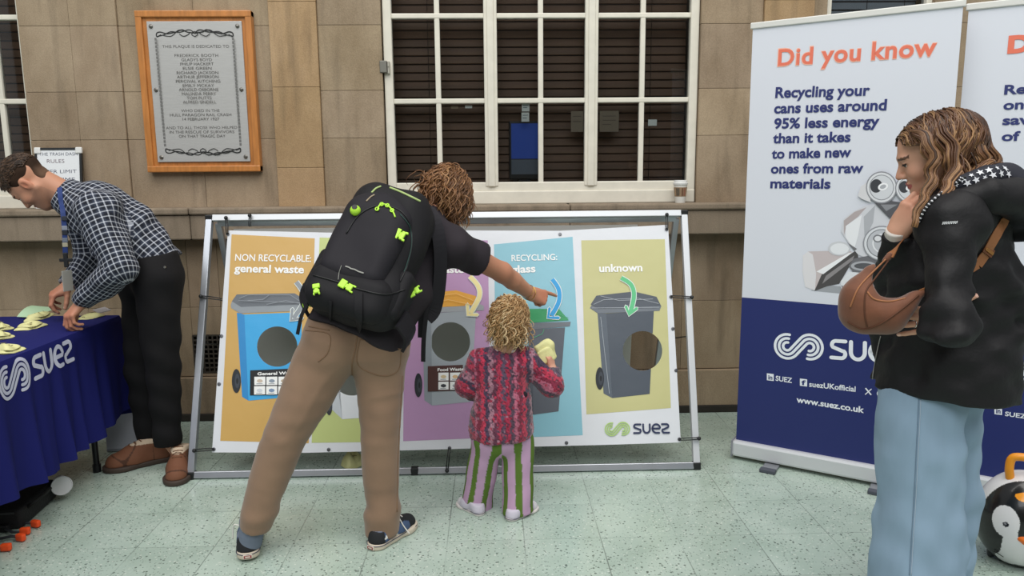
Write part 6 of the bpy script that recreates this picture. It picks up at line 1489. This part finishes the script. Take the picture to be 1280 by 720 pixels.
def checked_man():
    J = lambda x, y, Y: at(x, y, Y=Y)
    e = empty('person', at(190, 590, Z=0), 'person in checked shirt and black jeans bending over the blue table', 'person')
    hn, kn_, an = J(197, 350, 3.46), J(203, 455, 3.47), J(210, 548, 3.52); hf_, kf, af = J(180, 352, 3.62), J(177, 455, 3.62), J(186, 542, 3.67)
    pel, w1, ch, nk = J(193, 338, 3.54), J(163, 295, 3.55), J(122, 266, 3.56), J(82, 247, 3.56)
    sn, sf = J(120, 262, 3.39), J(102, 262, 3.72); en, wn = J(150, 336, 3.30), J(103, 377, 3.38); ef, wf = J(114, 322, 3.74), J(86, 356, 3.62)
    hc_ = J(38, 228, 3.53); hfd, hu = V(-.47, .02, -.88), V(-.85, -.22, .46)
    tn, hnl = at(219, 608, Z=0), None; shn0, shn1 = V(-1.575, 3.60, 0), V(tn[0], tn[1], 0); shf0, shf1 = V(-1.66, 3.70, 0), V(*at(131, 590, Z=0))
    lo, hi = bbox([hn, an, af, hc_, wn-.1, wf-.1, en, pel, ef], .16); lo[2] = .02
    nails = []
    s = SDF(lo, hi, .013, [(hc_-.13, hc_+.13, .0042), (wn-V(.16, .09, .13), wn+.03, .0034), (wf-V(.16, .09, .12), wf+.03, .0034)])
    s.chain([hn, kn_, an, shn0+V(.01, -.06, .07), shn0*.45+shn1*.55+V(0, 0, .04)], [.07, .05, .036, .03, .025]); s.chain([hf_, kf, af, shf0+V(-.05, -.04, .07), shf0*.45+shf1*.55+V(0, 0, .04)], [.07, .05, .036, .03, .025], .03)
    s.chain([pel, w1, ch, nk], [.09, .09, .10, .05], .03); s.chain([sn, ch, sf], [.05, .08, .05], .03); s.chain([sn, en, wn], [.048, .040, .028], .02); s.chain([sf, ef, wf], [.048, .040, .028], .02)
    L, fr = head_sdf(s, hc_, hfd, hu, 1.0, None); s.cap(L(0, -.034, -.045), J(84, 243, 3.56), .050, .056, .025)
    X1 = unit(J(80, 402, 3.32)-wn); X2 = unit(J(58, 374, 3.55)-wf)
    hand_sdf(s, wn, X1, V(-.55, -.6, .55), 1 if np.cross(unit(V(-.55, -.6, .55)), X1)[0] < 0 else -1, 1.0, ((35, 45, 25), (42, 50, 25), (48, 50, 30), (52, 50, 30)), thumb=(35, 35, 15), nails=nails)
    hand_sdf(s, wf, X2, V(-.4, -.45, .8), 1 if np.cross(unit(V(-.4, -.45, .8)), X2)[1] < 0 else -1, 1.0, ((40, 40, 20), (48, 42, 20), (54, 42, 25), (58, 45, 25)), thumb=(30, 45, 15), nails=nails)
    body = sdf_obj(s, 'body', SKIN, e, col=skin_col('#bf8a6f', L, fr, 1, brow='#4a382c', stub='#6d5a4c', red=[(L(.08, -.005, -.008), .035, .6), (L(-.08, -.005, -.008), .035, .6), (wn+X1*.09, .09, .5), (wf+X2*.09, .09, .55)], nails=nails))
    eyes(L, 1, body)
    # jeans
    s = SDF(*bbox([hn, hf_, kn_, kf, an, af, pel+V(0, 0, .1)], .16), .0075)
    s.chain([hn, kn_, an+V(0, 0, -.02)], [.105, .079, .062], .02); s.chain([hf_, kf, af+V(0, 0, -.02)], [.105, .079, .062], .03); s.cap(J(198, 348, 3.5), J(175, 350, 3.62), .110, .105, .04); s.cap(J(197, 326, 3.52), J(176, 334, 3.58), .10, .10, .05)
    s.cut(J(195, 318, 3.5), V(-.2, 0, 1), .01); s.cut(an+V(0, 0, -.035), V(0, 0, -1), .004, box=(an-.12, an+V(.12, .12, .03))); s.cut(af+V(0, 0, -.03), V(0, 0, -1), .004, box=(af-.12, af+V(.12, .12, .03)))
    s.fold(.0042, wave(51, 7, 25, 80, (.6, .6, 1)))
    sdf_obj(s, 'jeans', fabric('black denim', '#151416', bump=.3), e)
    # shirt
    bones = [(nk, pel), (sn, en), (en, wn), (sf, ef), (ef, wf)]
    s = SDF(*bbox([pel, nk, sn, sf, en, wn, ef, wf], .19), .0065)
    s.chain([pel+V(.035, 0, .0), w1+V(0, 0, .01), ch+V(0, 0, .01), J(90, 250, 3.56)], [.118, .142, .142, .085], .0); s.cap(sn+V(.02, 0, -.01), sf+V(.02, 0, -.01), .085, .085, .05)
    s.ell(J(150, 312, 3.53), (.12, .13, .06), None, .05)
    s.chain([sn, (sn+en)/2, en], [.088, .083, .074], .03); s.chain([en, (en+wn)/2, wn], [.074, .064, .048], .015)
    s.chain([sf, ef], [.085, .07], .03); s.chain([ef, wf], [.07, .048], .015)
    s.cut(wn+unit(wn-en)*.0, unit(wn-en), .003, box=(wn-.09, wn+.09)); s.cut(wf+unit(wf-ef)*.0, unit(wf-ef), .003, box=(wf-.09, wf+.09))
    s.chain([J(88, 245, 3.56), J(78, 246, 3.56)], [.072, .07], .01); s.cut(J(72, 246, 3.56), unit(hc_-nk), .004)
    s.cut(J(196, 323, 3.5), V(.16, 0, -1), .01, box=(V(-1.88, 3.395, .6), V(-1.2, 3.9, 1.2))); s.cut(J(228, 318, 3.5), V(1, 0, -.2), .01)
    fw = wave(53, 8, 30, 75); s.fold(.0058, fw)
    def uvf(cen, pts, fi):
        D = []
        for a, b in bones:
            ba = b-a; t = np.clip(((cen-a)@ba)/np.dot(ba, ba), 0, 1); D.append(np.linalg.norm(cen-a-t[:, None]*ba, axis=1))
        D = np.array(D); D[0] -= .062; k = D.argmin(0)[fi]; out = np.zeros((len(pts), 2))
        for i, (a, b) in enumerate(bones):
            m = k == i; ax = unit(b-a); view = unit(V(.35, 1, -.2)); sd = unit(np.cross(ax, view)); nn = np.cross(ax, sd); q = pts[m]-a
            x = q@sd; y = q@nn; R_ = .12 if i == 0 else .075
            out[m, 0] = q@ax; sg = -1 if np.dot(nn, view) > 0 else 1; out[m, 1] = R_*np.arctan2(x, sg*y+.25*R_)*1.15
        return out
    sh = sdf_obj(s, 'checked_shirt', plaid(), e, uv=uvf)
    # belt rivet and button
    q = J(206, 334, 3.40); mb = MB(); mb.lathe([(.006, 0), (.005, .003)], q, (0, -1, 0), 10); mb.build('rivet', mat('rivet steel', '#b9b6b0', .3, .9), e)
    # short hair
    rng = np.random.RandomState(9); HB = mat('hair base dark', '#34271f', .7)
    s = SDF(hc_-.16, hc_+.16, .005); s.ell(L(0, -.014, .042), (.079, .101, .089), fr, 0); s.cut(L(0, .055, .045), unit(fr[1]*1-fr[2]*.35), .012); s.cut(L(0, 0, -.008), unit(-fr[2]+fr[1]*1.17), .012); s.ell(L(0, -.058, -.035), (.048, .030, .034), fr, .02)
    s.fold(.003, wave(61, 6, 90, 180))
    def hcol(P):
        q = P-L(0, 0, 0); z = q@fr[2]; x = q@fr[0]; w = np.clip((z+.045)/.05, 0, 1)[:, None]; return np.array(lin('#6d5444'))*(1-w)+np.array(lin('#35271e'))*w
    hb = sdf_obj(s, 'hair', mat('cropped hair', '#3a2b20', .9, attr=True, bump=.6, bscale=260, bdist=.002, spec=.15), e, col=hcol)
    dirs = scalp_points(hc_, fr, 1, 2200, rng, lambda d: d[2] > -.12 and d[1] < .62 + .3*d[2] and not (abs(d[0]) > .8 and d[2] < .08))
    P_h = strands(L(0, -.014, .042), fr, (.079, .101, .089), dirs, lambda d: V(d[0]*.5, .5, .55), .024, 6, .002, .03, rng, (-.2, 0, -.3), off=.002, jitter=.35)
    hair_mesh('hair_strands', P_h, taper(6, .0015)[None], mixcol(['#3a2b20', '#4a3627', '#2b2019', '#5a4331'], len(P_h), rng), hb, HAIR)
    SH = shoe(e, shn0[:2], shn1[:2], .052, .125, 'boot'); shoe(e, shf0[:2], shf1[:2], .052, .125, 'boot')
    # lanyard
    ly = empty('lanyard', J(80, 262, 3.44), 'blue lanyard with dark clip and clear badge hanging from the bending man\'s neck', 'lanyard')
    bv = bvh_of(sh); mb = MB(); q = [hit(bv, x, y, .003) for x, y in ((80, 221), (77, 226), (75.5, 235), (76, 245), (78, 255))]; q = [x for x in q if x is not None]+[J(79, 266, 3.44), J(81, 290, 3.43), J(82, 318, 3.43)]
    n_ = [(0, -1, .5)]*len(spl(q, 5)); ribbon(mb, spl(q, 5), .022, .003, (.1, -1, .1)); mb.build('blue_ribbon', mat('lanyard blue', '#1d3570', .6), ly)
    for (y, c_) in ((273, '#2b2f3a'), (285, '#8a8f9c'), (291, '#23262e'), (300, '#6b7280'), (306, '#a6a089')):
        mb = MB(); p = J(80.5+(y-273)*.03, y, 3.427); mb.box(p-V(.0125, .003, .010), p+V(.0125, .002, .010), .002); mb.build('ribbon_patch', mat('patch '+c_, c_, .6), ly)
    p = J(82.5, 325, 3.425); mb = MB(); mb.box(p-V(.010, .006, .034), p+V(.010, .004, .034), .004); mb.box(p-V(.030, .005, .008), p+V(.030, .003, .008), .004); mb.build('clip', BLK, ly)
    p = J(84.5, 351, 3.42); mb = MB(); mb.box(p-V(.024, .002, .048), p+V(.024, .002, .048), .003, Matrix.Translation(Vector(p)) @ Matrix.Rotation(radians(62), 4, 'Z') @ Matrix.Translation(-Vector(p))); mb.build('badge_holder', mat('badge plastic', '#a9a79f', .25), ly)
checked_man()
# ------------------------------------------------------------------ the woman at the right
def woman():
    J = lambda x, y, Y: at(x, y, Y=Y)
    e = empty('person', (1.32, 2.15, 0), 'person with long wavy hair in black hooded jacket and pale jeans, hand at chin', 'person')
    hc_ = J(1166, 193, 2.15); hf, hu = V(-.85, .36, -.40), V(-.36, .12, .93)
    nk, ch, mid, hem = J(1196, 252, 2.16), J(1192, 315, 2.15), J(1186, 410, 2.15), J(1177, 500, 2.15)
    sn, sf = J(1188, 280, 2.0), J(1204, 268, 2.32); en, wn = J(1184, 408, 1.865), J(1193, 399, 1.972); ef, wf = J(1122, 392, 2.32), J(1121, 291, 2.13)
    X1 = V(-1, .10, -.02); X2 = unit(J(1146, 251, 2.085)-wf)
    fn_, ff = V(1.315, 2.11, 0), V(1.475, 2.28, 0); hn, hf_ = J(1154, 478, 2.11), J(1184, 478, 2.23)
    nails = []
    lo, hi = bbox([hc_, fn_, ff, en, ef, wf, wn-V(.1, 0, 0)], .17); lo[2] = .02
    s = SDF(lo, hi, .014, [(hc_-.12, hc_+.12, .0036), (wf-V(.05, .07, .04), wf+V(.12, .07, .13), .0030), (wn-V(.19, .05, .06), wn+V(.09, .07, .06), .0030)])
    s.chain([hn, J(1149, 610, 2.115), fn_+V(.02, 0, .09), fn_+V(-.09, .02, .04)], [.07, .05, .036, .025]); s.chain([hf_, J(1182, 610, 2.27), ff+V(.0, 0, .09), ff+V(-.1, .02, .04)], [.07, .05, .036, .025], .02)
    s.chain([J(1178, 455, 2.15), mid, ch, nk], [.09, .10, .10, .045], .02); s.chain([sn, ch, sf], [.05, .08, .05], .03); s.chain([sn, en, wn], [.042, .035, .024], .02); s.chain([sf, ef, wf], [.042, .035, .024], .02)
    L, fr = head_sdf(s, hc_, hf, hu, .93, nk, .046)
    hand_sdf(s, wn, X1, V(-.1, -1, 0), 1 if np.cross(unit(V(-.1, -1, 0)), unit(X1))[2] > 0 else -1, .97, ((6, 10, 8), (4, 8, 6), (5, 10, 6), (8, 12, 8)), (9, 2, -4, -15), (148, 8, -6), nails=nails)
    Zh = V(-.75, -.62, .2); hand_sdf(s, wf, X2, Zh, 1 if np.cross(unit(Zh), X2)[1] > 0 else -1, .95, ((45, 70, 40), (50, 75, 40), (55, 75, 40), (58, 75, 40)), thumb=(30, 40, 10), nails=nails)
    body = sdf_obj(s, 'body', SKIN, e, col=skin_col('#c9987f', L, fr, .95, brow='#5b4030', lips='#b0605c', red=[(wn+X1*.15, .06, .3), (wf+X2*.09, .06, .25)], nails=nails))
    eyes(L, .95, body)
    for sx in (-1, 1): mb = MB(); ribbon(mb, [L(sx*.031+d*.016, .0905-abs(d)*.006, .0015+.004*(1-d*d)) for d in np.linspace(-1, 1, 9)], .009, .0015, (hf[0], hf[1], hf[2]+.6)); mb.build('eyelashes', mat('lashes', '#1c1613', .7), body)
    mb = MB(); c = wn+X1*.105+V(0, .0, -.012); mb.tube([c+V(0, cos(t), sin(t))*.0100 for t in np.linspace(0, 2*pi, 25)], .0014, 6, cap=False); mb.build('ring', mat('silver ring', '#c9c6c2', .2, 1), e, True)
    # jeans
    s = SDF(*bbox([hn, hf_, fn_+V(0, 0, .04), ff+V(0, 0, .04)], .2), .0075)
    b1, b2 = V(1.335, 2.08, .06), V(1.485, 2.27, .06); k1, k2 = J(1154, 620, 2.08), J(1180, 620, 2.26)
    s.chain([J(1152, 500, 2.115), J(1149, 560, 2.115), J(1149, 620, 2.115), V(1.315, 2.11, .06)], [.126, .132, .132, .142], 0, flat=((0, 1, 0), 1.22)); s.chain([J(1184, 500, 2.24), J(1183, 560, 2.26), J(1182, 620, 2.27), V(1.475, 2.28, .06)], [.11, .102, .103, .112], .006, flat=((0, 1, 0), 1.1))
    s.cut(V(0, 0, .035), V(0, 0, -1), .004); s.cut(J(1160, 494, 2.0), V(.13, 0, 1), .006)
    s.fold(.0075, wave(71, 5, 14, 30, (1, 1, .3))); s.fold(.005, wave(72, 6, 40, 80, (.6, .6, 1)))
    JE = mat('pale denim', '#8fa6bb', .85, var=.12, vscale=5, bump=.3, bscale=420, bdist=.001, spec=.25, stretch=(1.5, 1.5, .5)); je = sdf_obj(s, 'jeans', JE, e); bv = bvh_of(je)
    for px, w, c_ in (([(1151, 499), (1148, 560), (1145, 620), (1142, 670), (1139, 719)], .0013, '#a6b6c6'), ([(1148.5, 499), (1145.5, 560), (1142.5, 620), (1139.5, 670), (1136.5, 719)], .0011, '#6d8296')):
        q = [hit(bv, *p, .0012) for p in [tuple(v) for v in spl([V(*p) for p in px], 8)]]; q = [x for x in q if x is not None]; mb = MB(); mb.tube(q, w, 6); mb.build('side_seam', mat('denim seam '+c_, c_, .9), je, True)
    shoe(e, fn_[:2]+V(.06, 0), fn_[:2]+V(-.18, .02), .045, .10, 'boot'); shoe(e, ff[:2]+V(.06, 0), ff[:2]+V(-.18, .05), .045, .10, 'boot')
    # jacket
    s = SDF(*bbox([nk, hem, sn, sf, en, ef, wf, J(1275, 260, 2.15)], .22), .0065)
    fl = ((.15, 1, 0), 1.12)
    s.chain([J(1194, 282, 2.15), J(1187, 350, 2.15), J(1182, 410, 2.15), J(1175, 512, 2.14)], [.140, .178, .190, .204], 0, flat=fl); s.chain([sn, J(1196, 268, 2.15), sf], [.085, .10, .085], .05)
    s.ell(J(1245, 370, 2.15), (.07, .14, .09), None, .06)
    s.chain([sn, (sn+en)/2, en], [.068, .058, .054], .03); s.chain([en, wn+V(.012, 0, 0)], [.054, .044], .012)
    s.chain([sf, ef], [.08, .068], .03); s.chain([ef, (ef+wf)/2, wf], [.068, .056, .044], .02)
    s.cut(wf, unit(wf-ef), .003, box=(wf-.07, wf+.08)); s.cut(J(1178, 503, 1.99), V(-.05, -.03, -1), .008)
    s.cut(wn+V(-.075, 0, 0), V(-1, .0, 0), 0, box=(wn+V(-.075, -.2, -.03), wn+V(-.07, 0, .03))) if False else None
    s.chain([J(1168, 258, 2.10), J(1190, 247, 2.06), J(1215, 238, 2.10), J(1222, 235, 2.2), J(1195, 245, 2.26)], [.036, .040, .045, .045, .04], .03)
    f1 = wave(73, 7, 14, 34, (1, 1, .8)); f2 = wave(74, 7, 45, 95)
    s.fold(.0065, lambda x, y, z: f1(x, y, z)+.8*f2(x, y, z)*(1+1.5*np.exp(-((z-1.02)/.10)**2)))
    JK = mat('black waterproof jacket', '#171618', .62, bump=.4, bscale=45, bdist=.005, spec=.3); jk = sdf_obj(s, 'jacket', JK, e)
    # hood
    s = SDF(J(1240, 255, 2.15)-.28, J(1240, 255, 2.15)+.28, .006)
    s.ell(J(1256, 254, 2.14), (.095, .175, .088), None, 0); s.ell(J(1270, 276, 2.14), (.05, .15, .06), None, .03); s.chain([J(1166, 266, 2.02), J(1195, 252, 1.985), J(1235, 244, 1.975), J(1262, 246, 2.0)], [.020, .032, .05, .055], .05)
    s.ell(J(1236, 206, 2.14), (.105, .125, .045), None, .03, 'sub'); s.fold(.004, wave(75, 7, 25, 60)); ho = sdf_obj(s, 'hood', JK, e)
    s = SDF(J(1230, 228, 2.14)-.24, J(1230, 228, 2.14)+.24, .006); s.chain([J(1180, 243, 2.03), J(1205, 230, 2.005), J(1235, 220, 2.005), J(1258, 219, 2.06)], [.016, .026, .034, .036], .0); s.ell(J(1240, 228, 2.12), (.10, .12, .035), None, .03); s.fold(.002, wave(76, 6, 30, 60))
    li = sdf_obj(s, 'hood_lining', mat('star lining navy', '#1a1c28', .75), ho); bl = bvh_of(li)
    k = 0; rng = np.random.RandomState(3)
    for px in ((1196, 231), (1203, 224.5), (1209, 229), (1214, 219.5), (1220, 225), (1225, 216), (1231, 222), (1236, 213), (1241, 219), (1246, 210.5), (1251, 217), (1256, 211), (1227, 229), (1260, 218), (1242, 226)):
        d = Vector(ray(*px)).normalized(); h = bl.ray_cast(Vector(CC), d)
        if h[0] is None: continue
        n_ = V(*h[1]); c = V(*h[0])+n_*.0015; a1 = unit(np.cross(n_, V(.2, .1, 1))); b1 = np.cross(n_, a1); ph = rng.uniform(0, 6); R_ = .0105 if k % 3 else .007; k += 1
        mb = MB(); ring = [c+(a1*cos(ph+pi*i/5)+b1*sin(ph+pi*i/5))*(R_ if i % 2 == 0 else R_*.42) for i in range(10)]; top = [p+n_*.0012 for p in ring]
        mb.add([c+n_*.0012]+top+ring, [(0, 1+i, 1+(i+1) % 10) for i in range(10)]+[(11+i, 11+(i+1) % 10, 1+(i+1) % 10, 1+i) for i in range(10)]); mb.build('star', mat('star white', '#d9dadf', .7), li)
    # dashed cord along the collar
    bj = [bvh_of(jk), bvh_of(ho), bl]
    def HJ(x, y, lift=.003):
        best = None
        for b in bj:
            q = hit(b, x, y, lift)
            if q is not None and (best is None or np.linalg.norm(q-CC) < np.linalg.norm(best-CC)): best = q
        return best
    q = [HJ(*p) for p in [tuple(v) for v in spl([V(*p) for p in ((1149, 278), (1156, 264), (1166, 252), (1180, 240), (1196, 229), (1206, 222))], 10)]]; q = [x for x in q if x is not None]
    mb = MB(); mb.tube(q, .0042, 7); cd = mb.build('collar_trim', mat('trim black', '#141416', .7), jk, True)
    for i in range(1, len(q)-2, 3): mb = MB(); mb.tube([q[i]*.999+CC*.001, q[i+1]*.999+CC*.001], .0038, 6); mb.build('trim_dash', mat('trim white', '#c9c9cc', .7), cd, True)
    # zip line at the front edge and the sleeve print
    q = [HJ(*p, .002) for p in [tuple(v) for v in spl([V(*p) for p in ((1101, 420), (1097, 440), (1093, 462), (1091, 478), (1090, 488))], 6)]]; q = [x for x in q if x is not None]
    if len(q) > 2: mb = MB(); mb.tube(q, .0018, 6); mb.build('front_zip', mat('zip pale', '#8d8b88', .5), jk, True)
    a1 = HJ(1177, 279.5, .002); b1 = HJ(1195.5, 278.5, .002); pl = Plane(a1+V(0, -.004, -.004), unit(b1-a1), V(0, 0, 1)); a = Art(pl, px=False); W_ = np.linalg.norm(b1-a1)
    for i in range(7): x = W_*(i+.5)/7; a.stroke([(x-W_*.05, .002), (x-W_*.02, .0085), (x+W_*.03, .003), (x+W_*.045, .009)], .0022, mat('sleeve print', '#dcdcdf', .6), cap=0)
    a.build('sleeve_print', jk)
    s = SDF(wf-.08, wf+.08, .003); d_ = unit(wf-ef); s.cap(wf-d_*.01, wf+d_*.014, .034, .030, 0); s.cut(wf+d_*.014, d_, .003); sdf_obj(s, 'shirt_cuff', fabric('pale cuff', '#c9c4bd'), e)
    # hair
    rng = np.random.RandomState(12)
    s = SDF(hc_-.19, hc_+.19, .006); s.ell(L(0, -.014, .036), (.078, .100, .0835), fr, 0); s.ell(L(0, -.060, -.02), (.074, .058, .085), fr, .05); s.chain([J(1180, 215, 2.09), J(1175, 250, 2.085)], [.04, .03], .03); s.cut(L(0, -.006, 0), unit(fr[1]*1-fr[2]*.66), .012)
    hb = sdf_obj(s, 'hair', mat('hair base woman', '#3a271b', .55), e)
    dirs = scalp_points(hc_, fr, 1, 2600, rng, lambda d: d[2] > -.60 and not (d[1] > .16 and d[2] < .30+.30*d[1]) and not d[1] > .86)
    def clamp(p): y = p[:, 1]; z = p[:, 2]; lim = np.where(z > .035, .10, .014+np.maximum(0, -.085-z)*1.3+np.clip((z-.0)/.035, 0, 1)*.085); p = p.copy(); p[:, 1] = np.where(y > lim, lim-.3*(np.minimum(y, lim+.02)-lim), y); return p
    P_h = strands(L(0, -.026, .030), fr, (.080, .110, .083), dirs, lambda d: V(d[0]*1.0+(.45 if d[0] > 0 else -.45)*max(0, d[2]), -.25-.55*max(0, d[1]), -.35-.5*max(0, -d[1])), .34, 26, .0095, .085, rng, (-.05, .12, -1), off=.004, curl=.5, jitter=.10, clamp=clamp, mess=.8, adhere=.45)
    lk = np.concatenate([lock([J(1142, 163, 2.12), J(1154, 172, 2.085), J(1165, 195, 2.058), J(1165, 222, 2.042), J(1156, 248, 2.015), J(1147, 266, 1.99), J(1142, 284, 1.985)], 170, .024, .007, 26, rng),
        lock([J(1160, 152, 2.12), J(1176, 165, 2.075), J(1187, 190, 2.048), J(1192, 214, 2.030), J(1184, 238, 2.0), J(1170, 256, 1.985), J(1160, 268, 1.98)], 170, .030, .008, 26, rng),
        lock([J(1178, 150, 2.12), J(1203, 168, 2.085), J(1222, 192, 2.065), J(1231, 208, 2.05), J(1216, 224, 2.02), J(1200, 236, 2.0)], 190, .034, .016, 26, rng),
        lock([J(1180, 152, 2.17), J(1210, 168, 2.15), J(1226, 182, 2.14), J(1237, 200, 2.12), J(1234, 218, 2.12)], 150, .034, .024, 26, rng)])
    P_h = np.concatenate([P_h, lk]); dirs = np.concatenate([dirs, rng.normal(size=(len(lk), 3))*.6])
    cols = lockcol(['#3d281b', '#5a3a26', '#6b482f', '#83603f', '#9d7750'], dirs, rng, .45)
    hm = hair_mesh('hair_strands', P_h, taper(26, .0019)[None], cols, hb, HAIR)
    # lighter ends
    at_ = hm.data.attributes['Col']; n = len(hm.data.vertices); c = np.zeros(n*4, np.float32); at_.data.foreach_get('color', c); c = c.reshape(-1, 4); t = np.tile(np.repeat(np.linspace(0, 1, 26), 5), len(P_h))[:, None]
    c[:, :3] = c[:, :3]*(1-.35*(t < .3)*(1-t/.3)) + np.array(lin('#b48a5c'))*.22*np.clip(t-.25, 0, 1); at_.data.foreach_set('color', c.ravel())
    # ---- shoulder bag
    bg = empty('shoulder_bag', J(1082, 390, 2.03), 'brown suede crescent bag worn across the front of the woman in black', 'bag')
    SU = mat('brown suede', '#6a3d24', .75, var=.16, vscale=18, bump=.25, bscale=90, bdist=.002, sheen=.3)
    s = SDF(J(1100, 370, 2.03)-.26, J(1100, 370, 2.03)+.26, .0048)
    s.chain([J(1112, 320, 2.04), J(1094, 344, 2.03), J(1080, 372, 2.02), J(1084, 388, 2.015), J(1106, 390, 1.99), J(1130, 378, 1.965), J(1153, 366, 1.955)], [.012, .026, .056, .066, .056, .030, .010], 0, flat=((.3, 1, 0), 1.15), ki=.02)
    s.ell(J(1112, 352, 2.0), (.042, .10, .045), None, .02, 'sub'); s.fold(.004, wave(81, 6, 30, 70)); bo = sdf_obj(s, 'pouch', SU, bg); bb = bvh_of(bo)
    def bl_(px, w, m, nm):
        q = [hit(bb, *p, .001) for p in [tuple(v) for v in spl([V(*p) for p in px], 8)]]; q = [x for x in q if x is not None]
        if len(q) > 2: mb = MB(); mb.tube(q, w, 6); mb.build(nm, m, bo, True)
    DS = mat('suede seam', '#54301b', .8); LS = mat('suede edge', '#9a6540', .7)
    bl_([(1110, 326), (1092, 350), (1082, 366), (1081, 392), (1084, 408)], .0022, DS, 'seam'); bl_([(1060, 402), (1078, 411), (1100, 405), (1125, 388), (1148, 369)], .0026, DS, 'seam'); bl_([(1107, 324), (1086, 345), (1072, 362), (1063, 384)], .0024, LS, 'edge_piping'); bl_([(1084, 365), (1093, 374), (1112, 377), (1132, 373)], .0026, LS, 'zip')
    NB = (.2, -1, .1)
    q = [HJ(*p, .004) for p in [tuple(v) for v in spl([V(*p) for p in ((1221, 331), (1229, 319), (1238, 303), (1247, 287), (1255, 273))], 5)]]; q = [x for x in q if x is not None]
    ST = mat('tan strap', '#96613a', .6); mb = MB(); ribbon(mb, q, .028, .003, NB); mb.build('strap', ST, bg)
    p = HJ(1233.5, 313, .006); t = unit(q[-1]-q[0]); mb = MB(); mb.bar(p-t*.012, p+t*.012, .034, .006, NB, .002); mb.build('strap_slider', mat('dark leather', '#6d4024', .6), bg)
    mb = MB(); mb.bar(p-t*.005+V(0, -.004, 0), p+t*.005+V(0, -.004, 0), .030, .005, NB, .002); mb.build('strap_buckle', mat('antique brass', '#a5743f', .4, .6), bg)
    mb = MB(); q2 = spl([J(1112, 322, 2.04), J(1120, 310, 2.06), J(1140, 292, 2.2), J(1180, 262, 2.33)], 6); ribbon(mb, q2, .026, .003, (-1, -.3, .3)); mb.build('strap', ST, bg)
    mb = MB(); q3 = spl([J(1150, 367, 1.955), J(1175, 356, 1.95), J(1200, 344, 1.965), q[0]], 6); ribbon(mb, q3, .022, .003, NB); mb.build('strap', ST, bg)
woman()
